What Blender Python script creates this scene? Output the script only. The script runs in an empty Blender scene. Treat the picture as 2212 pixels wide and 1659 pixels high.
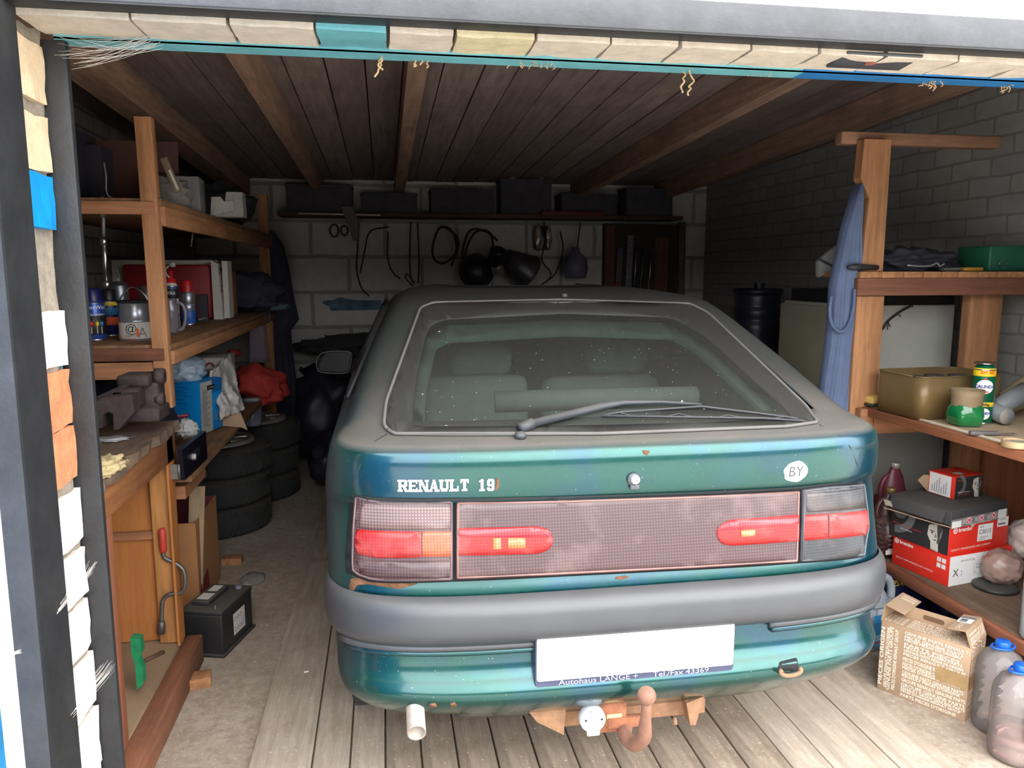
import bpy, bmesh, math, random
from mathutils import Vector, Matrix, noise
R = math.radians
random.seed(7)
SC = bpy.context.scene
COL = SC.collection

# ---------------------------------------------------------------- camera
FPX, EYE, PITCH, YAW = 1661.0, 1.5, R(8.3), R(9.4)
FW = Vector((math.sin(YAW)*math.cos(PITCH), math.cos(YAW)*math.cos(PITCH), -math.sin(PITCH)))
RT = Vector((math.cos(YAW), -math.sin(YAW), 0))
UP = RT.cross(FW)
EYEP = Vector((0, 0, EYE))
cam_data = bpy.data.cameras.new('camera')
cam = bpy.data.objects.new('camera', cam_data)
COL.objects.link(cam)
cam_data.sensor_fit = 'HORIZONTAL'; cam_data.sensor_width = 36.0
cam_data.lens = 36.0*FPX/2212.0
cam_data.clip_start = 0.02; cam_data.clip_end = 200
cam.matrix_world = Matrix(((RT.x, UP.x, -FW.x, 0), (RT.y, UP.y, -FW.y, 0), (RT.z, UP.z, -FW.z, EYE), (0, 0, 0, 1)))
SC.camera = cam

# ---------------------------------------------------------------- world, sun, exposure
SC.view_settings.view_transform = 'Standard'
SC.view_settings.look = 'None'
SC.view_settings.gamma = 1
SC.view_settings.use_curve_mapping = False
SC.view_settings.exposure = 0.0
w = bpy.data.worlds.new('overcast_sky'); SC.world = w; w.use_nodes = True
nt = w.node_tree; bg = nt.nodes['Background']
tc = nt.nodes.new('ShaderNodeTexCoord'); sx = nt.nodes.new('ShaderNodeSeparateXYZ')
cr = nt.nodes.new('ShaderNodeValToRGB')
nt.links.new(tc.outputs['Generated'], sx.inputs[0]); nt.links.new(sx.outputs['Z'], cr.inputs[0])
cr.color_ramp.elements[0].position = 0.0; cr.color_ramp.elements[0].color = (0.75, 0.80, 0.86, 1)
cr.color_ramp.elements[1].position = 0.45; cr.color_ramp.elements[1].color = (1.0, 1.0, 1.0, 1)
nt.links.new(cr.outputs[0], bg.inputs['Color'])
SKY = 7.6
bg.inputs['Strength'].default_value = SKY
sun_d = bpy.data.lights.new('sun', 'SUN'); sun_d.energy = 1.2; sun_d.angle = R(50); sun_d.color = (1, 0.97, 0.92)
sun = bpy.data.objects.new('sun', sun_d); COL.objects.link(sun)
sun.rotation_euler = Vector((-0.55, 1.0, -0.62)).to_track_quat('-Z', 'Y').to_euler()
try:
    SC.cycles.use_denoising = True
    SC.cycles.max_bounces = 10; SC.cycles.diffuse_bounces = 6; SC.cycles.transparent_max_bounces = 16
    SC.cycles.sample_clamp_indirect = 8
except Exception: pass

# ---------------------------------------------------------------- helpers
def ray(u, v): return FW + RT*((u-1106)/FPX) - UP*((v-829.5)/FPX)
def at(u, v, x=None, y=None, z=None):
    d = ray(u, v)
    t = x/d.x if x is not None else y/d.y if y is not None else (z-EYE)/d.z
    return EYEP + d*t

MATS = {}
def nodes(name):
    m = bpy.data.materials.new(name); m.use_nodes = True
    n = m.node_tree.nodes; l = m.node_tree.links
    return m, n, l, n['Principled BSDF']
def mixc(n, l, fac, a, b, mode='MIX'):
    x = n.new('ShaderNodeMix'); x.data_type = 'RGBA'; x.blend_type = mode
    for s, val in ((x.inputs['Factor'], fac), (x.inputs['A'], a), (x.inputs['B'], b)):
        if hasattr(val, 'is_linked'): l.new(val, s)
        elif isinstance(val, (int, float)): s.default_value = val
        else: s.default_value = (*val[:3], 1)
    return x.outputs['Result']
def math_(n, l, op, a, b=0.5, clamp=False):
    x = n.new('ShaderNodeMath'); x.operation = op; x.use_clamp = clamp
    for i, val in enumerate((a, b)):
        if hasattr(val, 'is_linked'): l.new(val, x.inputs[i])
        else: x.inputs[i].default_value = val
    return x.outputs[0]
def ramp(n, l, src, p0, p1, c0=(0, 0, 0), c1=(1, 1, 1)):
    r = n.new('ShaderNodeValToRGB'); e = r.color_ramp.elements
    e[0].position = p0; e[1].position = p1; e[0].color = (*c0, 1); e[1].color = (*c1, 1)
    l.new(src, r.inputs[0]); return r.outputs[0]
def coords(n, l, scale=(1, 1, 1), kind='Object', rot=(0, 0, 0)):
    t = n.new('ShaderNodeTexCoord'); mp = n.new('ShaderNodeMapping')
    mp.inputs['Scale'].default_value = scale; mp.inputs['Rotation'].default_value = rot
    l.new(t.outputs[kind], mp.inputs[0]); return mp.outputs[0]
def noise_(n, l, vec, scale, detail=4, rough=.6):
    x = n.new('ShaderNodeTexNoise'); x.inputs['Scale'].default_value = scale
    x.inputs['Detail'].default_value = detail; x.inputs['Roughness'].default_value = rough
    if vec is not None: l.new(vec, x.inputs['Vector'])
    return x.outputs['Fac']
def bump(n, l, b, h, strength=.3, dist=.01):
    x = n.new('ShaderNodeBump'); x.inputs['Strength'].default_value = strength
    x.inputs['Distance'].default_value = dist; l.new(h, x.inputs['Height']); l.new(x.outputs[0], b.inputs['Normal'])
def sr(c):      # sRGB 0-255 -> linear
    return tuple(((v/255.0)/12.92 if v <= 10 else (((v/255.0)+.055)/1.055)**2.4) for v in c)

def mat(name, col, rough=.7, metal=0.0, var=.25, scale=9, bmp=0.0, coat=0.0, dust=0.0, dcol=(120, 112, 102), spec=.5, emit=0):
    """plain stuff with blotchy wear, optional dust lying on the upward faces; col is sRGB 0-255"""
    if name in MATS: return MATS[name]
    m, n, l, b = nodes(name); c = sr(col)
    vec = coords(n, l)
    nz = noise_(n, l, vec, scale, 5, .65)
    dark = tuple(v*(1-var) for v in c); lite = tuple(min(1, v*(1+var)) for v in c)
    out = mixc(n, l, ramp(n, l, nz, .3, .7), dark, lite)
    if dust > 0:
        g = n.new('ShaderNodeNewGeometry'); s = n.new('ShaderNodeSeparateXYZ'); l.new(g.outputs['Normal'], s.inputs[0])
        upf = math_(n, l, 'MULTIPLY', math_(n, l, 'MAXIMUM', s.outputs['Z'], 0.12), dust)
        nf = math_(n, l, 'MULTIPLY', upf, math_(n, l, 'ADD', noise_(n, l, vec, scale*3, 6, .7), .45), True)
        out = mixc(n, l, nf, out, sr(dcol))
        rr = math_(n, l, 'ADD', rough, math_(n, l, 'MULTIPLY', nf, .5), True); l.new(rr, b.inputs['Roughness'])
    else: b.inputs['Roughness'].default_value = rough
    l.new(out, b.inputs['Base Color'])
    b.inputs['Metallic'].default_value = metal
    b.inputs['Specular IOR Level'].default_value = spec
    b.inputs['Coat Weight'].default_value = coat
    if bmp: bump(n, l, b, noise_(n, l, vec, scale*4, 6, .7), bmp, .01)
    MATS[name] = m; return m

def wood(name, col, axis='Z', var=.35, rough=.75, dirt=.25, island=False, scale=1.0, dcol=(70, 55, 45), spots=0.0):
    if name in MATS: return MATS[name]
    m, n, l, b = nodes(name); c = sr(col)
    k = {'X': (1.2, 16, 16), 'Y': (16, 1.2, 16), 'Z': (16, 16, 1.2)}[axis]
    vec = coords(n, l, tuple(v*scale for v in k))
    vec2 = coords(n, l)
    grain = noise_(n, l, vec, 2.2, 6, .6)
    fine = noise_(n, l, vec, 11, 4, .7)
    blot = noise_(n, l, vec2, 5, 5, .7)
    dark = tuple(v*(1-var) for v in c); lite = tuple(min(1, v*(1+var*.6)) for v in c)
    o = mixc(n, l, ramp(n, l, grain, .35, .65), dark, lite)
    o = mixc(n, l, math_(n, l, 'MULTIPLY', ramp(n, l, fine, .45, .6), .25), o, tuple(v*.55 for v in c))
    o = mixc(n, l, math_(n, l, 'MULTIPLY', ramp(n, l, blot, .48, .75), dirt), o, sr(dcol))
    if island:
        g = n.new('ShaderNodeNewGeometry')
        o = mixc(n, l, math_(n, l, 'MULTIPLY', g.outputs['Random Per Island'], .45), o, tuple(v*.42 for v in c))
    if spots:
        sp = noise_(n, l, vec2, 90, 3, .6)
        o = mixc(n, l, math_(n, l, 'MULTIPLY', ramp(n, l, sp, .66, .72), spots), o, sr((225, 215, 200)))
        st = noise_(n, l, vec2, 3.2, 4, .6)
        o = mixc(n, l, math_(n, l, 'MULTIPLY', ramp(n, l, st, .56, .72), .55), o, sr((110, 78, 55)))
    l.new(o, b.inputs['Base Color']); b.inputs['Roughness'].default_value = rough
    b.inputs['Specular IOR Level'].default_value = .3
    bump(n, l, b, fine, .25, .004)
    MATS[name] = m; return m

class MB:
    """collects shapes in one bmesh with several materials; build() links ONE mesh object"""
    def __init__(s, m=None): s.bm = bmesh.new(); s.mats = []; s.cur = None; s.use(m)
    def use(s, m):
        s.cur = m
        if m is not None and m not in s.mats: s.mats.append(m)
        return s
    def _idx(s, fs, smooth=False, m=None):
        if m is not None: s.use(m)
        i = s.mats.index(s.cur) if s.cur in s.mats else 0
        for f in fs: f.material_index = i; f.smooth = smooth
    def box(s, c, d, rot=None, m=None, bev=0.0, taper=None):
        t = bmesh.new(); bmesh.ops.create_cube(t, size=1.0)
        for v in t.verts:
            v.co = Vector((v.co.x*d[0], v.co.y*d[1], v.co.z*d[2]))
            if taper and v.co.z > 0: v.co.x *= taper[0]; v.co.y *= taper[1]
        if bev: bmesh.ops.bevel(t, geom=list(t.edges), offset=min(bev, min(d)*.45), segments=2, affect='EDGES', profile=.5)
        return s.merge(t, c, rot, m, bev > 0)
    def merge(s, t, c=(0, 0, 0), rot=None, m=None, smooth=False):
        M = Matrix.Translation(Vector(c))
        if rot is not None: M = M @ (rot if isinstance(rot, Matrix) else Matrix.Rotation(rot[2], 4, 'Z') @ Matrix.Rotation(rot[1], 4, 'Y') @ Matrix.Rotation(rot[0], 4, 'X'))
        t.verts.index_update()
        vs = [s.bm.verts.new(M @ v.co) for v in t.verts]; fs = []
        for f in t.faces:
            try: fs.append(s.bm.faces.new([vs[v.index] for v in f.verts]))
            except ValueError: pass
        s._idx(fs, smooth, m); t.free(); return s
    def verts_faces(s, vs, fs, m=None, smooth=False):
        bv = [s.bm.verts.new(Vector(v)) for v in vs]; out = []
        for f in fs:
            try: out.append(s.bm.faces.new([bv[i] for i in f]))
            except ValueError: pass
        s._idx(out, smooth, m); return s
    def lathe(s, prof, seg=28, c=(0, 0, 0), rot=None, m=None, sx=1, sy=1, fn=None, smooth=True):
        """prof: (radius, z) list; ends closed when radius is 0"""
        t = bmesh.new(); rows = []
        for r, z in prof:
            if r <= 1e-6: rows.append([t.verts.new((0, 0, z))])
            else:
                row = []
                for i in range(seg):
                    a = 2*math.pi*i/seg; rr = r*(fn(a, z) if fn else 1)
                    row.append(t.verts.new((rr*math.cos(a)*sx, rr*math.sin(a)*sy, z)))
                rows.append(row)
        for a, b in zip(rows, rows[1:]):
            for i in range(seg):
                j = (i+1) % seg
                q = [a[i % len(a)], a[j % len(a)], b[j % len(b)], b[i % len(b)]]
                u = []
                for v in q:
                    if v not in u: u.append(v)
                if len(u) > 2:
                    try: t.faces.new(u)
                    except ValueError: pass
        bmesh.ops.recalc_face_normals(t, faces=t.faces)
        return s.merge(t, c, rot, m, smooth)
    def cyl(s, c, r, h, rot=None, m=None, seg=24, r2=None, bev=.0):
        r2 = r if r2 is None else r2; b = bev
        p = [(0, 0), (max(r-b, 1e-4), 0)] + ([(r, b)] if b else []) + ([(r2, h-b)] if b else []) + [(max(r2-b, 1e-4), h), (0, h)]
        s.lathe(p, seg, c, rot, m, smooth=False)
        for f in s.bm.faces[-seg*len(p):] if False else []: pass
        return s
    def tube(s, pts, r, seg=8, m=None, cap=True):
        pts = [Vector(p) for p in pts]; n = len(pts)
        rs = r if isinstance(r, (list, tuple)) else [r]*n
        vs, fs = [], []; prev = None
        for i, p in enumerate(pts):
            d = (pts[min(i+1, n-1)] - pts[max(i-1, 0)])
            if d.length < 1e-9: d = Vector((0, 0, 1))
            d.normalize()
            if prev is None: a = d.orthogonal().normalized()
            else:
                a = prev - d*prev.dot(d); a = a.normalized() if a.length > 1e-6 else d.orthogonal().normalized()
            prev = a; b = d.cross(a)
            for k in range(seg):
                t = 2*math.pi*k/seg; vs.append(p + (a*math.cos(t) + b*math.sin(t))*rs[i])
        for i in range(n-1):
            for k in range(seg):
                j = (k+1) % seg; fs.append((i*seg+k, i*seg+j, (i+1)*seg+j, (i+1)*seg+k))
        if cap: fs.append(tuple(range(seg))[::-1]); fs.append(tuple((n-1)*seg+k for k in range(seg)))
        return s.verts_faces(vs, fs, m, True)
    def prism(s, poly, lo, hi, axis='Z', m=None, c=(0, 0, 0), rot=None):
        """closed 2-D outline extruded along an axis"""
        t = bmesh.new(); f = {'Z': lambda a, b, h: (a, b, h), 'Y': lambda a, b, h: (a, h, b), 'X': lambda a, b, h: (h, a, b)}[axis]
        n = len(poly); A = [t.verts.new(f(a, b, lo)) for a, b in poly]; B = [t.verts.new(f(a, b, hi)) for a, b in poly]
        t.faces.new(A); t.faces.new(B[::-1])
        for i in range(n): t.faces.new([A[i], B[i], B[(i+1) % n], A[(i+1) % n]])
        bmesh.ops.recalc_face_normals(t, faces=t.faces)
        return s.merge(t, c, rot, m)
    def build(s, name, parent=None, world=True, bevel=0, label=None, loc=None, sub=0):
        me = bpy.data.meshes.new(name)
        if world and parent is not None:
            off = Vector(parent.location); p = parent.parent
            while p: off += p.location; p = p.parent
            for v in s.bm.verts: v.co -= off
        if loc is not None:
            for v in s.bm.verts: v.co -= Vector(loc)
        bmesh.ops.recalc_face_normals(s.bm, faces=s.bm.faces) if getattr(s, 'recalc', False) else None
        s.bm.to_mesh(me); s.bm.free()
        for mm in s.mats: me.materials.append(mm)
        o = bpy.data.objects.new(name, me); COL.objects.link(o)
        if parent is not None: o.parent = parent
        if loc is not None: o.location = loc
        if bevel:
            b = o.modifiers.new('bevel', 'BEVEL'); b.width = bevel; b.segments = 2; b.limit_method = 'ANGLE'; b.angle_limit = R(40)
        if sub:
            b = o.modifiers.new('subsurf', 'SUBSURF'); b.levels = sub; b.render_levels = sub
        if label: o['label'] = label
        return o

def thing(name, label, cat, loc=(0, 0, 0), rotz=0, group=None, rot=None):
    o = bpy.data.objects.new(name, None); COL.objects.link(o); o.empty_display_size = .1
    o.location = loc; o.rotation_euler = rot if rot else (0, 0, rotz); o['label'] = label; o['category'] = cat
    if group: o['group'] = group
    return o
def tag(o, label, cat, group=None, kind=None):
    o['label'] = label; o['category'] = cat
    if group: o['group'] = group
    if kind: o['kind'] = kind
    return o
def struct(o): o['kind'] = 'structure'; return o

def text_bm(txt, size, extrude=0.0, bold=0.0, align='LEFT', sx=1.0, shear=0.0, spacing=1.0):
    c = bpy.data.curves.new('t', 'FONT'); c.body = txt; c.size = size; c.extrude = extrude; c.offset = bold
    c.align_x = align; c.align_y = 'BOTTOM_BASELINE' if False else 'CENTER'; c.shear = shear; c.resolution_u = 2; c.space_character = spacing
    o = bpy.data.objects.new('t', c); me = o.to_mesh()
    t = bmesh.new(); t.from_mesh(me); o.to_mesh_clear()
    bpy.data.objects.remove(o); bpy.data.curves.remove(c)
    for v in t.verts: v.co.x *= sx
    return t

class Face:
    """a flat printed face: origin at its lower-left corner, ux to the right, uy up; everything goes into one mesh"""
    def __init__(s, o, ux, uy):
        s.o = Vector(o); s.ux = Vector(ux).normalized(); s.uy = Vector(uy).normalized(); s.n = s.ux.cross(s.uy)
        s.mb = MB(); s.h = .0008
    def P(s, a, b, h=None): return s.o + s.ux*a + s.uy*b + s.n*(s.h if h is None else h)
    def poly(s, pts, m):
        s.h += .00012; s.mb.verts_faces([s.P(a, b) for a, b in pts], [tuple(range(len(pts)))], m); return s
    def rect(s, a0, b0, a1, b1, m): return s.poly([(a0, b0), (a1, b0), (a1, b1), (a0, b1)], m)
    def disc(s, a, b, r, m, ry=None, seg=24): return s.poly([(a+r*math.cos(2*math.pi*i/seg), b+(ry or r)*math.sin(2*math.pi*i/seg)) for i in range(seg)], m)
    def ring(s, a, b, r0, r1, m, a0=0, a1=360, seg=20):
        s.h += .00012; vs = []; fs = []
        for i in range(seg+1):
            t = R(a0+(a1-a0)*i/seg)
            vs += [s.P(a+r0*math.cos(t), b+r0*math.sin(t)), s.P(a+r1*math.cos(t), b+r1*math.sin(t))]
            if i: fs.append((2*i-2, 2*i-1, 2*i+1, 2*i))
        s.mb.verts_faces(vs, fs, m); return s
    def text(s, txt, a, b, size, m, rot=0, bold=0.0, align='CENTER', sx=1.0, shear=0.0):
        s.h += .00012; t = text_bm(txt, size, 0, bold, align, sx, shear)
        M = Matrix((( s.ux.x, s.uy.x, s.n.x, 0), (s.ux.y, s.uy.y, s.n.y, 0), (s.ux.z, s.uy.z, s.n.z, 0), (0, 0, 0, 1)))
        M = M @ Matrix.Rotation(R(rot), 4, 'Z')
        s.mb.merge(t, s.P(a, b), M, m); return s
    def build(s, name, parent, world=False): return s.mb.build(name, parent, world)

def blob(mb, c, d, m, seed=0, amp=.18, freq=3.0, sub=3, flat=0.0, ridge=True, rot=None, pinch=None):
    """crumpled bag or heap of cloth"""
    t = bmesh.new(); bmesh.ops.create_icosphere(t, subdivisions=sub, radius=1.0)
    off = Vector((seed*7.3, seed*3.1, seed*1.7))
    for v in t.verts:
        p = v.co.copy(); q = p*freq + off
        nn = noise.noise(q)
        if ridge: nn = nn*.7 - (abs(noise.noise(q*1.5))-.2)*.9 - (abs(noise.noise(q*2.6+Vector((3, 1, 8))))-.2)*.45
        p *= 1 + amp*nn*2
        if flat and p.z < -flat: p.z = -flat
        if pinch: k = 1 - pinch*max(0, p.z); p.x *= k; p.y *= k
        v.co = Vector((p.x*d[0]*.5, p.y*d[1]*.5, p.z*d[2]*.5))
    mb.merge(t, c, rot, m, True)
    return mb

def sheet(mb, rows, m, seg=26, fold=.012, folds=5, seed=0, thick=.006, round_=0.5):
    """hanging cloth: rows of (centre, half-width vector, depth vector) from top to bottom, closed and folded"""
    vs, fs = [], []; n = seg*2
    for ri, (c, hw, dp) in enumerate(rows):
        c, hw, dp = Vector(c), Vector(hw), Vector(dp); grow = .35+.65*ri/max(1, len(rows)-1)
        dn = dp.normalized()
        for i in range(n):
            a = 2*math.pi*i/n; ca, sa = math.cos(a), math.sin(a)
            ww = math.copysign(abs(ca)**.7, ca); dd = math.copysign(abs(sa)**.7, sa)
            f = fold*grow*(math.sin(ww*folds*math.pi+seed+ri*.25) + .6*noise.noise(Vector((ww*4+seed, ri*.35, 0)))*2)
            vs.append(c + hw*ww + dp*dd + dn*f)
    for r in range(len(rows)-1):
        for i in range(n):
            j = (i+1) % n; fs.append((r*n+i, r*n+j, (r+1)*n+j, (r+1)*n+i))
    fs.append(tuple(range(n))); fs.append(tuple((len(rows)-1)*n+i for i in range(n))[::-1])
    mb.verts_faces(vs, fs, m, True); mb.recalc = True
    return mb

def interp(tab, z):
    if z <= tab[0][0]: return tab[0][1:]
    for a, b in zip(tab, tab[1:]):
        if z <= b[0]:
            k = (z-a[0])/(b[0]-a[0]); return tuple(p+(q-p)*k for p, q in zip(a[1:], b[1:]))
    return tab[-1][1:]

def arc_path(pts, sub=5):
    """Catmull-Rom through points"""
    pts = [Vector(p) for p in pts]; out = []
    P = [pts[0]*2-pts[1]] + pts + [pts[-1]*2-pts[-2]]
    for i in range(1, len(P)-2):
        for k in range(sub):
            t = k/sub; a, b, c, d = P[i-1], P[i], P[i+1], P[i+2]
            out.append(.5*((2*b) + (c-a)*t + (2*a-5*b+4*c-d)*t*t + (3*b-a-3*c+d)*t*t*t))
    out.append(pts[-1]); return out

# ================================================================ materials
M_floor = None
def concrete_floor():
    m, n, l, b = nodes('concrete'); v = coords(n, l)
    a = noise_(n, l, v, 2.2, 6, .65); g = noise_(n, l, v, 26, 6, .75); s = noise_(n, l, v, 75, 3, .6)
    o = mixc(n, l, ramp(n, l, a, .35, .68), sr((158, 142, 126)), sr((186, 174, 158)))
    o = mixc(n, l, math_(n, l, 'MULTIPLY', ramp(n, l, g, .42, .62), .5), o, sr((128, 108, 94)))
    o = mixc(n, l, math_(n, l, 'MULTIPLY', ramp(n, l, s, .64, .68), .55), o, sr((235, 228, 215)))
    o = mixc(n, l, math_(n, l, 'MULTIPLY', ramp(n, l, noise_(n, l, v, 40, 5, .7), .64, .7), .6), o, sr((92, 70, 58)))
    sp = n.new('ShaderNodeSeparateXYZ'); l.new(v, sp.inputs[0])          # the worn dark red paint of the back half
    k = ramp(n, l, math_(n, l, 'ADD', math_(n, l, 'MULTIPLY', sp.outputs['Y'], .25), math_(n, l, 'MULTIPLY', a, .5)), 1.02, 1.22)
    o = mixc(n, l, math_(n, l, 'MULTIPLY', k, .8), o, sr((112, 62, 52)))
    l.new(o, b.inputs['Base Color']); b.inputs['Roughness'].default_value = .9
    bump(n, l, b, g, .5, .008); return m
def blocks(name, c1, c2, mortar, bw, bh, ms=.012, plane='XZ', msmooth=.2, b2=.6, o=(0, 0), wobble=.02):
    m, n, l, b = nodes(name); tc_ = n.new('ShaderNodeTexCoord'); sp = n.new('ShaderNodeSeparateXYZ'); l.new(tc_.outputs['Object'], sp.inputs[0])
    cb = n.new('ShaderNodeCombineXYZ'); l.new(math_(n, l, 'SUBTRACT', sp.outputs[plane[0]], o[0]), cb.inputs[0]); l.new(math_(n, l, 'SUBTRACT', sp.outputs['Z'], o[1]), cb.inputs[1])
    v = tc_.outputs['Object']
    wob = n.new('ShaderNodeTexNoise'); wob.inputs['Scale'].default_value = 6; wob.inputs['Detail'].default_value = 4; l.new(v, wob.inputs['Vector'])
    vm = n.new('ShaderNodeVectorMath'); vm.operation = 'MULTIPLY_ADD'; l.new(wob.outputs['Color'], vm.inputs[0])
    vm.inputs[1].default_value = (wobble, wobble, 0); l.new(cb.outputs[0], vm.inputs[2])
    t = n.new('ShaderNodeTexBrick'); l.new(vm.outputs[0], t.inputs['Vector'])
    t.inputs['Color1'].default_value = (*sr(c1), 1); t.inputs['Color2'].default_value = (*sr(c2), 1); t.inputs['Mortar'].default_value = (*sr(mortar), 1)
    t.inputs['Scale'].default_value = 1; t.inputs['Mortar Size'].default_value = ms; t.inputs['Mortar Smooth'].default_value = msmooth
    t.inputs['Brick Width'].default_value = bw; t.inputs['Row Height'].default_value = bh; t.offset = .5
    g = noise_(n, l, v, 14, 6, .7)
    o_ = mixc(n, l, math_(n, l, 'MULTIPLY', ramp(n, l, g, .4, .7), .35), t.outputs['Color'], tuple(x*.6 for x in sr(c1)))
    l.new(o_, b.inputs['Base Color']); b.inputs['Roughness'].default_value = .95
    h = math_(n, l, 'ADD', math_(n, l, 'MULTIPLY', t.outputs['Fac'], -1.0), math_(n, l, 'MULTIPLY', g, .4))
    bump(n, l, b, h, b2, .010); return m

m_black = mat('black_steel_and_shade', (30, 31, 34), .5, 0, .35, 14, .2, dust=.25, dcol=(120, 120, 120), spec=.35)  # also colours the shaded faces of the outer frame
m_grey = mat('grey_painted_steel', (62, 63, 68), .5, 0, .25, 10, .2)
m_bluep = mat('worn_blue_paint', (28, 120, 172), .55, 0, .35, 8, .2)
m_teal = mat('teal_paint', (98, 160, 168), .5, 0, .18, 9, .1)
m_deepblue = mat('deep_blue_paint', (28, 104, 160), .5, 0, .25, 12, .1)
m_cream = mat('cream_brick', (206, 182, 150), .92, 0, .14, 30, .5)
m_whiteb = mat('white_brick', (232, 224, 214), .92, 0, .1, 24, .5)
m_redb = mat('red_brick', (196, 122, 84), .92, 0, .25, 26, .5)
m_paintb = mat('blue_painted_brick', (0, 128, 200), .5, 0, .12, 12, .15)
m_mortar = mat('mortar', (172, 160, 144), .97, 0, .25, 40, 1.0)
m_render = mat('white_render', (232, 230, 226), .9, 0, .08, 6, .3)
m_wood = wood('pine_board', (176, 126, 88), 'Z', .3, dirt=.2)
m_woodX = wood('pine_board_crosswise', (168, 116, 82), 'X', .3, dirt=.25)
m_woodY = wood('pine_board_lengthwise', (174, 124, 86), 'Y', .3, dirt=.3)
m_dirtyY = wood('soiled_shelf_board', (140, 104, 74), 'Y', .35, dirt=.6, dcol=(72, 60, 50))
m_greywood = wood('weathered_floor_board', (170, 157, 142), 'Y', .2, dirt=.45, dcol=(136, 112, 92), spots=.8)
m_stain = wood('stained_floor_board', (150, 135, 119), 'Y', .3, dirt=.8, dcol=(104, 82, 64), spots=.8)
m_ceil = wood('ceiling_boards', (150, 132, 126), 'Y', .3, dirt=.5, island=True, dcol=(100, 88, 84))
m_beam = wood('ceiling_joist', (160, 128, 108), 'Y', .3, dirt=.35)
m_ply = wood('orange_plywood', (178, 114, 62), 'Z', .14, dirt=.12, scale=.5, dcol=(150, 90, 45))
m_chest = wood('brown_stained_board', (150, 92, 66), 'Z', .22, dirt=.25, scale=.7)
m_chestY = wood('brown_stained_rail', (140, 92, 68), 'Y', .25, dirt=.4)
m_dark = mat('dark_void', (30, 30, 32), .9)
m_blk = mat('black_plastic', (26, 26, 29), .45, dust=.35, dcol=(110, 108, 104))
m_rub = mat('tyre_rubber', (45, 45, 46), .85, bmp=.2, dust=.35, dcol=(90, 86, 80))
m_white = mat('white_print', (236, 236, 236), .6, var=.02)
m_ink = mat('black_print', (30, 30, 32), .5, var=.1)
m_red = mat('red_print', (222, 44, 34), .5, var=.05)
m_steel = mat('bright_steel', (190, 190, 192), .28, 1.0, .15)
m_dsteel = mat('dull_steel', (120, 118, 116), .5, .8, .3, 20, .2)
m_kraft = mat('kraft_cardboard', (172, 144, 116), .85, var=.08, dust=.2, dcol=(170, 150, 130))
m_kraft2 = mat('brown_cardboard', (172, 120, 78), .85, var=.1)

# ================================================================ the setting
YF, YB, XL, XR = 1.75, 6.7, -1.5, 2.88
def ceilz(y): return 2.43 - (y-1.75)*.036
o = MB(concrete_floor()); o.box((.5, 4.25, -.05), (6, 5.7, .1)); struct(o.build('floor'))
o = MB(mat('yard_concrete', (196, 190, 180), .95, 0, .1, 2)); o.box((.5, -5.3, -.055), (40, 13.4, .1)); struct(o.build('floor'))  # unseen yard ground, added pale to bounce light into the garage

b = MB(blocks('aerated_blocks', (186, 184, 180), (198, 196, 190), (146, 142, 136), .61, .295, .020, 'XZ', .5, .5, (.034, .165), .03))
b.box(((XL+XR)/2, YB+.1, 1.25), (XR-XL+.6, .2, 2.5)); wb = struct(b.build('wall_back'))
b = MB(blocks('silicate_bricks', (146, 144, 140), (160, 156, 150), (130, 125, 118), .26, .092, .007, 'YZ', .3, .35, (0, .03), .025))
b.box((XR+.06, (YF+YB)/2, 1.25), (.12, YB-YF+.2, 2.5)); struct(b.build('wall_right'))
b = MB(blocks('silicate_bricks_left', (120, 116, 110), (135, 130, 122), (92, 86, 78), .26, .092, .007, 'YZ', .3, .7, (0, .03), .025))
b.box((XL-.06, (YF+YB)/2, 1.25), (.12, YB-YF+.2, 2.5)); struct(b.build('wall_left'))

b = MB(m_ceil); random.seed(3); x = XL
while x < XR:                                   # one ceiling of boards that run from front to back, with dark gaps
    wd = random.uniform(.13, .19); x2 = min(x+wd, XR+.05); z0 = random.uniform(0, .006)
    vs = [(xx, y, ceilz(y)+zz+z0) for zz in (0, .025) for y in (1.70, YB+.1) for xx in (x, x2-.007)]
    b.verts_faces(vs, [(0, 1, 3, 2), (4, 6, 7, 5), (0, 4, 5, 1), (2, 3, 7, 6), (0, 2, 6, 4), (1, 5, 7, 3)]); x = x2
ceil = struct(b.build('ceiling'))
b = MB(mat('roof_felt', (70, 66, 64), .9)); b.verts_faces([(XL-.2, 1.6, 2.5), (XR+.2, 1.6, 2.5), (XR+.2, YB+.2, 2.31), (XL-.2, YB+.2, 2.31)], [(0, 1, 2, 3)])
b.build('roof_felt', ceil)
for xb, wj, yy0 in ((-1.12, .13, 1.8), (-.50, .06, 1.8), (.145, .075, 1.8), (.80, .05, 3.4), (1.66, .075, 1.8), (2.42, .07, 1.8)):
    b = MB(m_beam); y1 = YB; hj = .13
    vs = [(xx, y, ceilz(y)-hh) for hh in (hj, 0.0) for y in (yy0, y1) for xx in (xb-wj/2, xb+wj/2)]
    b.verts_faces(vs, [(0, 2, 3, 1), (4, 5, 7, 6), (0, 1, 5, 4), (2, 6, 7, 3), (0, 4, 6, 2), (1, 3, 7, 5)]); 
    if xb != .80: b.build('ceiling_joist', ceil)
    else: b.bm.free()

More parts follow.
